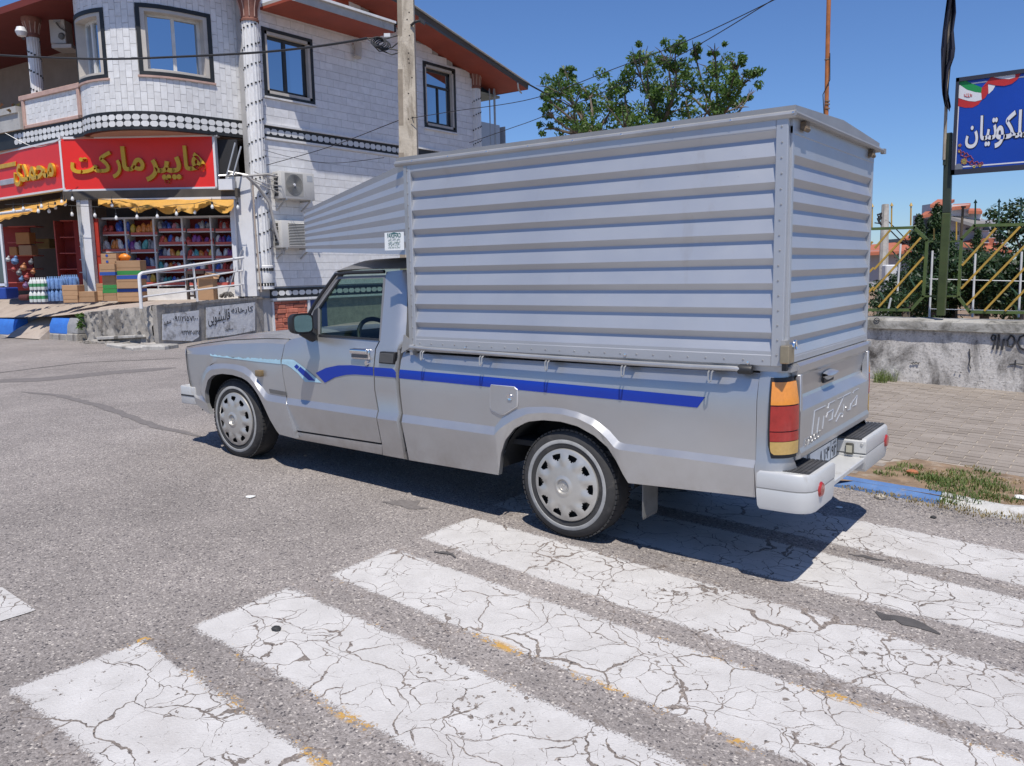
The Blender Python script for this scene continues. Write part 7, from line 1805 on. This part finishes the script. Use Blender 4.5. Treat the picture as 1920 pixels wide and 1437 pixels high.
# flag pole with a black flag
fp = thing('flag_pole', 'thin grey pole fixed to the sign post bearing a furled black flag', 'flag pole', S(1772, 262, SPY - .02))
b = MB(); b.tube([S(1770, 300, SPY - .06), S(1774, 200, SPY - .06), S(1779, 80, SPY - .06), S(1784, -60, SPY - .06)], .018, 8); b.build('pole', M('pole_bleached', (.33, .28, .22), .7, 0, .2, 8), fp)
b = MB(); rows = []
fo = [(-60, -5, 8), (-10, -6, 9), (20, -9, 12), (60, -12, 9), (90, -14, 13), (110, -13, 12), (130, -12, 6), (160, -10, 4), (180, -8, 4), (196, -3, 9), (206, 5, 9)]
for y, l, r in fo:
    cx = lerp(1784, 1770, (y + 60) / 360); ln = []
    for j in range(15): t = j / 14; x = cx + lerp(l, r, t); ln.append(S(x, y + 4 * math.sin(t * 7 + y), SPY - .10 + .06 * math.sin(t * 11 + y * .03)))
    rows.append(ln)
b.grid(rows); b.build('flag', M('flag_black', (.016, .018, .035), .85, 0, .2, 5), fp, recalc=False, sharp=80)
# rusty mast behind the box
rm_ = thing('rusty_mast', 'rusty orange steel mast rising behind the cargo box', 'mast', (-.75, 7.6, .83))
b = MB(); b.tube([S(1549, 230, 7.6), S(1552, 80, 7.6), S(1556, -80, 7.6)], .028, 10); b.tube([(S(1549, 230, 7.6).x, 7.6, .8), S(1549, 231, 7.6)], .028, 10); b.build('mast_tube', M('rust_orange', (.40, .145, .05), .8, .2, .25, 9, dirt=(.45, .30, .2), dirt_amt=.0), rm_)
b = MB(); r = .03
for yy in (112, 190, 196, 204): c = S(1551, yy, 7.6); b.lathe([(.028, -.008), (.034, -.006), (.034, .006), (.028, .008)], c, (0, 0, 1), 10)
b.build('mast_band', M('wire_band', (.25, .18, .12), .7, .3), rm_)
b = MB(); b.tube([S(1556, 100, 7.57), S(1556, 150, 7.57), S(1543, 178, 7.57), S(1545, 215, 7.57)], .006, 5); b.build('mast_wire', BLACKP, rm_)
# ================================================================== trees
def leaf_cards(b, c, R, n, s, r_, flat=.85, shell=.55):
    for i in range(n):
        while True:
            d = V((r_.uniform(-1, 1), r_.uniform(-1, 1), r_.uniform(-1, 1)))
            if .05 < d.length < 1: break
        d = d.normalized() * (shell + (1 - shell) * r_.random()) if r_.random() < .75 else d
        p = c + V((d.x * R[0], d.y * R[1], d.z * R[2])); nn = (d * .6 + V((r_.gauss(0, .6), r_.gauss(0, .6), r_.gauss(0, .6) + .35))).normalized(); u = nn.cross(V((r_.random() - .5, r_.random() - .5, r_.random() - .5))).normalized(); v = nn.cross(u); k = s * (.6 + .8 * r_.random())
        b.face([p - u * k, p - v * k * .42, p + u * k, p + v * k * .42])
BARK = M('bark', (.14, .115, .09), .95, 0, .25, 5, bump=.8, bscale=30); LEAF_A = make_leaf('walnut_leaf', (.075, .15, .035), (.17, .25, .07), .4); LEAF_D = make_leaf('dark_leaf', (.018, .045, .014), (.055, .10, .028), .2); LEAF_C = make_leaf('cypress_leaf', (.016, .045, .012), (.05, .095, .022), .15)
tr_d = 22
tb0 = AT(1230, 600, tr_d); tree = thing('broadleaf_tree', 'sparse spreading broadleaf tree with visible limbs behind the cargo box', 'tree', (tb0.x, tb0.y, gz(tb0.x)))
rt2 = random.Random(17)
crown_px = [(1045, 165, 34), (1070, 225, 30), (1105, 175, 38), (1150, 200, 40), (1130, 240, 34), (1060, 130, 18), (1075, 190, 30), (1195, 130, 34), (1230, 165, 42), (1205, 205, 40), (1270, 120, 34), (1300, 165, 42), (1260, 215, 44), (1340, 130, 34), (1365, 175, 34), (1330, 205, 36), (1398, 150, 22), (1405, 180, 14), (1300, 92, 18), (1250, 105, 22), (1208, 108, 18), (1385, 120, 18), (1030, 215, 18), (1170, 160, 30), (1024, 185, 14), (1170, 235, 40), (1240, 250, 40), (1390, 200, 18), (1340, 95, 12), (1030, 240, 16)]
b = MB(); br_ = MB()
root = tree.location.copy(); fork = AT(1228, 360, tr_d)
br_.tube([root, root.lerp(fork, .5) + V((.1, .1, 0)), fork], [.24, .2, .17], 10)
hubs = [AT(1110, 260, tr_d), AT(1185, 265, tr_d), AT(1240, 240, tr_d - .3), AT(1300, 250, tr_d), AT(1345, 230, tr_d + .4)]
for h in hubs: br_.tube([fork - V((0, 0, .3)), fork.lerp(h, .55) + V((0, 0, -.1)), h], [.13, .10, .07], 7)
for i, (x, y, r) in enumerate(crown_px):
    dz = rt2.uniform(-1.6, 1.6); c = AT(x, y, tr_d + dz); R = r / 1550 * tr_d
    h = min(hubs, key=lambda q: (q - c).length); m_ = h.lerp(c, .5) + V((rt2.uniform(-.2, .2), rt2.uniform(-.2, .2), rt2.uniform(-.1, .2))); br_.tube([h, m_, c], [.055, .035, .015], 5)
    for k in range(6):
        e = c + V((rt2.uniform(-1, 1), rt2.uniform(-1, 1), rt2.uniform(-.5, 1))) * R; br_.tube([c.lerp(m_, .3), c.lerp(e, .5), e], [.02, .014, .005], 4)
    for k in range(max(3, int(r / 3.6))):
        d = V((rt2.gauss(0, .6), rt2.gauss(0, .6), rt2.gauss(0, .55))); leaf_cards(b, c + d * R, (R * .45, R * .45, R * .36), int(38 + r * .8), .060, rt2, shell=.3)
br_.build('trunk', BARK, tree, recalc=False); b.build('crown', LEAF_A, tree, recalc=False)
for i in range(8):
    pass
def bush(name, lab, px, py, d, R, n, leaf, s, seed, lumps=14, trunk=True, cat='bush'):
    c = AT(px, py, d); t = thing(name, lab, cat, (c.x, c.y, gz(c.x))); r_ = random.Random(seed); b = MB()
    for k in range(lumps):
        o = V((r_.gauss(0, .45) * R[0], r_.gauss(0, .45) * R[1], r_.gauss(0, .45) * R[2])); leaf_cards(b, c + o, (R[0] * .5, R[1] * .5, R[2] * .42), n // lumps, s, r_, shell=.5)
    b.build('crown', leaf, t, recalc=False)
    b = MB(); b.tube([(c.x, c.y, gz(c.x)), c], [.09, .05], 6)
    for k in range(6): b.tube([c - V((0, 0, R[2] * .6)), c + V((r_.uniform(-.6, .6) * R[0], r_.uniform(-.6, .6) * R[1], r_.uniform(-.2, .7) * R[2]))], [.04, .015], 5)
    b.build('trunk', BARK, t, recalc=False); return t
def cypress(lab, px, ytop, ybot, d, wd, seed, n=2600):
    a, c = AT(px, ybot, d), AT(px, ytop, d); t = thing('cypress_tree', lab, 'tree', (a.x, a.y, gz(a.x))); r_ = random.Random(seed); b = MB(); H = c.z - a.z
    for k in range(44):
        u = (k + r_.random()) / 44; rr = wd * (1 - u) ** 1.25 * (1 if u > .1 else .8); an = r_.random() * 6.28; p = V((a.x + math.cos(an) * rr * .65, a.y + math.sin(an) * rr * .65, a.z + H * u)); q = V((.07 + rr * .5, .07 + rr * .5, H * .045 + .06)); leaf_cards(b, p, q, n * 3 // 44, .026, r_, shell=.45)
    b.build('crown', leaf_c_pick(seed), t, recalc=False); b = MB(); b.tube([(a.x, a.y, gz(a.x)), c - V((0, 0, H * .2))], [.1, .03], 6); b.build('trunk', BARK, t, recalc=False)
def leaf_c_pick(s): return LEAF_C
cypress('dark conifer just left of the sign post, with a pointed top', 1748, 395, 600, 14.0, 1.05, 3, 5200)
cypress('dark conifer behind the cargo box corner, lower than its neighbour', 1715, 412, 600, 15.5, .95, 4, 3600)
cypress('slender young conifer in front of the far house', 1829, 434, 520, 19.0, .45, 6, 1000)
bush('garden_bush', 'dense green bush behind the fence right of the sign post', 1850, 520, 13.5, (.85, .7, .62), 9000, LEAF_D, .04, 7, 18)
bush('garden_bush', 'dark green bush at the right edge behind the fence', 1915, 525, 13.0, (.6, .7, .6), 6000, LEAF_D, .04, 8, 14)
bush('garden_bush', 'low bush between conifer and sign post', 1790, 545, 14.5, (.5, .6, .5), 4200, LEAF_D, .038, 9, 12)
bush('garden_bush', 'low shrub below the conifers behind the wall', 1700, 560, 13.0, (.6, .6, .35), 4000, LEAF_C, .036, 10, 12)
bush('garden_tree', 'tree top rising beside the far house at the right edge', 1925, 455, 24, (.9, .9, .8), 1600, LEAF_D, .08, 11, 10, cat='tree')
# ---- garden shelter / grave-like white stones between, wooden utility pole
b = MB(); p = AT(1668, 545, 17); b.obox(p, RIGHT * .07, FWD * .07, (0, 0, .9)); 
up = thing('utility_pole', 'pale concrete utility pole beyond the conifers with insulators', 'pole', (AT(1656, 560, 19).x, AT(1656, 560, 19).y, 0))
b = MB(); a, c = AT(1654, 590, 19), AT(1660, 384, 19); b.tube([(a.x, a.y, -.2), a, c], [.13, .12, .08], 8); b.build('shaft', CONC, up)
b = MB()
for i in range(10): q = AT(1645 + 14 * rt2.random(), 396 + 20 * rt2.random(), 19); b.tube([AT(1658, 396 + 10 * rt2.random(), 19), q, q + V((.05, 0, -.1))], .022, 5)
b.build('insulators', BLACKP, up)
cable([(1640, 418), (1660, 424), (1690, 452), (1725, 470)], 19, .014, 'black wire sloping down from the far utility pole'); cable([(1662, 412), (1690, 440), (1712, 465), (1740, 480)], 19, .012, 'second black wire sloping from the far utility pole behind the conifers')
p = AT(1668, 520, 16.5); b = MB(); b.obox(AT(1667, 530, 16.5), Ux * .12, Ny * .1, (0, 0, .35)); tag(b.build('white_pillar', WHITEP, None, org=AT(1667, 560, 16.5), bev=.02), 'short white stone pillar between the fence bars', 'pillar')
p = AT(1843, 585, 13); b = MB(); b.obox(AT(1843, 573, 14.0), Ux * .12, Ny * .05, (0, 0, .18)); tag(b.build('grave_stone', M('pale_pink_stone', (.50, .42, .38), .8), None, org=AT(1843, 590, 14), bev=.02), 'pale pinkish stone slab below the bush', 'stone slab')
# ================================================================== far houses
HW_ = M('house_white', (.60, .60, .60), .8, 0, .05, .5); HGR = M('house_grey', (.38, .385, .41), .8, 0, .06, .4); ROOFR = M('red_roof_tiles', (.40, .125, .065), .8, 0, .15, 3); ROOFG = M('grey_roof', (.22, .21, .20), .85, 0, .08, 1); HWIN = M('house_window_dark', (.04, .045, .06), .3); BRK = M('house_brick', (.36, .12, .07), .9, 0, .12, 2)
HD = 95.
def hx(px, py, d): return AT(px, py, d)
def hbox(b, x0, x1, y0, y1, d, dep=2.5):
    p = hx(x0, y1, d); q = hx(x1, y0, d); w_ = (x1 - x0) / 1550 * d; c = AT((x0 + x1) / 2, (y0 + y1) / 2, d); z0, z1 = hx((x0 + x1) / 2, y1, d).z, hx((x0 + x1) / 2, y0, d).z
    b.obox(V((c.x, c.y, (z0 + z1) / 2)) + NH * dep / 2, UH * w_ / 2, NH * dep / 2, (0, 0, (z1 - z0) / 2))
hs1 = thing('house', 'far white and grey house of several storeys with red roofs', 'house', (AT(1790, 500, HD).x, AT(1790, 500, HD).y, -1))
for nm, mt, *q in (('upper_wall', HW_, 1784, 1817, 384, 405, HD), ('upper_wall', HW_, 1776, 1840, 395, 412, HD + .5), ('main_wall', HGR, 1774, 1838, 404, 470, HD + 1), ('main_wall', HGR, 1836, 1878, 412, 480, HD + .2), ('left_wall', HGR, 1730, 1770, 402, 460, HD + 2), ('left_wall', HGR, 1748, 1768, 382, 404, HD + 2.5), ('base_wall', HGR, 1722, 1880, 445, 720, HD + 3), ('brick_wall', BRK, 1832, 1878, 447, 470, HD - .3)):
    b = MB(); hbox(b, *q); b.build(nm, mt, hs1)
def roof(b, pts, d, dep, z=0):
    P_ = [AT(x, y, d + dd) for x, y, dd in pts]; b.face(P_)
for q, mt in (([(1744, 384, -1), (1768, 384, -1), (1790, 374, 5), (1758, 374, 5)], ROOFR), ([(1724, 405, -1), (1768, 396, -1), (1772, 392, 4), (1735, 397, 4)], ROOFR), ([(1785, 389, -1), (1818, 385, -1), (1820, 381, 4), (1787, 383, 4)], ROOFR), ([(1816, 395, -1), (1842, 396, -1), (1838, 391, 4), (1816, 391, 4)], ROOFR), ([(1783, 407, -1), (1826, 420, -1.5), (1859, 418, -1), (1841, 410, 5), (1800, 405, 5)], ROOFG), ([(1836, 466, -2), (1898, 470, -3), (1885, 462, 1), (1840, 456, 1)], ROOFR), ([(1805, 458, -2), (1830, 460, -2), (1825, 450, 1), (1808, 452, 1)], ROOFR)):
    b = MB(); P_ = [AT(x, y, HD + dd) for x, y, dd in q]; b.prism(P_, (0, 0, -.35)); b.build('roof', mt, hs1)
for x0, x1, y0, y1, d in ((1747, 1766, 385, 391, HD + 2.3), (1787, 1797, 391, 394, HD - .3), (1845, 1856, 427, 432, HD - .1), (1844, 1854, 450, 455, HD - .5), (1865, 1873, 449, 454, HD - .5), (1812, 1820, 428, 432, HD + .8), (1790, 1798, 434, 441, HD + .8), (1732, 1742, 412, 430, HD + 1.8), (1822, 1828, 430, 434, HD + .8)):
    b = MB(); hbox(b, x0, x1, y0, y1, d, .3); wn = b.build('window', HWIN, hs1); b = MB(); hbox(b, x0 - 1, x1 + 1, y1, y1 + 1, d - .1, .4); b.build('sill', HW_, wn)
H2 = 44.
hs2 = thing('house', 'low far house with orange tiled roof left of the conifers', 'house', (AT(1680, 520, H2).x, AT(1680, 520, H2).y, -.5))
b = MB(); hbox(b, 1600, 1712, 470, 640, H2, 6); b.build('wall', HGR, hs2)
b = MB(); b.prism([AT(1595, 475, H2 - 1), AT(1722, 470, H2 - 1), AT(1712, 452, H2 + 3), AT(1595, 462, H2 + 3)], (0, 0, -.15)); b.build('roof', ROOFR, hs2)
b = MB(); hbox(b, 1693, 1713, 447, 454, H2 + 2, 2); dm = b.build('dormer', HWIN, hs2); b = MB(); b.prism([AT(1690, 447, H2 + 1.5), AT(1716, 447, H2 + 1.5), AT(1716, 441, H2 + 3), AT(1695, 442, H2 + 3)], (0, 0, -.1)); b.build('dormer_roof', ROOFR, dm)
for x0, x1 in ((1640, 1648), (1660, 1666), (1684, 1694)): b = MB(); hbox(b, x0, x1, 480, 500, H2 - .1, .3); b.build('window', HWIN, hs2)
# low garden ground behind the wall and a far tree line closing the horizon
b = MB(); b.grid([[(x, y, .25) for x in (-9, 0, 14)] for y in (WY + .3, 60)]); tag(b.build('garden_ground', SOIL, recalc=False), kind='structure')
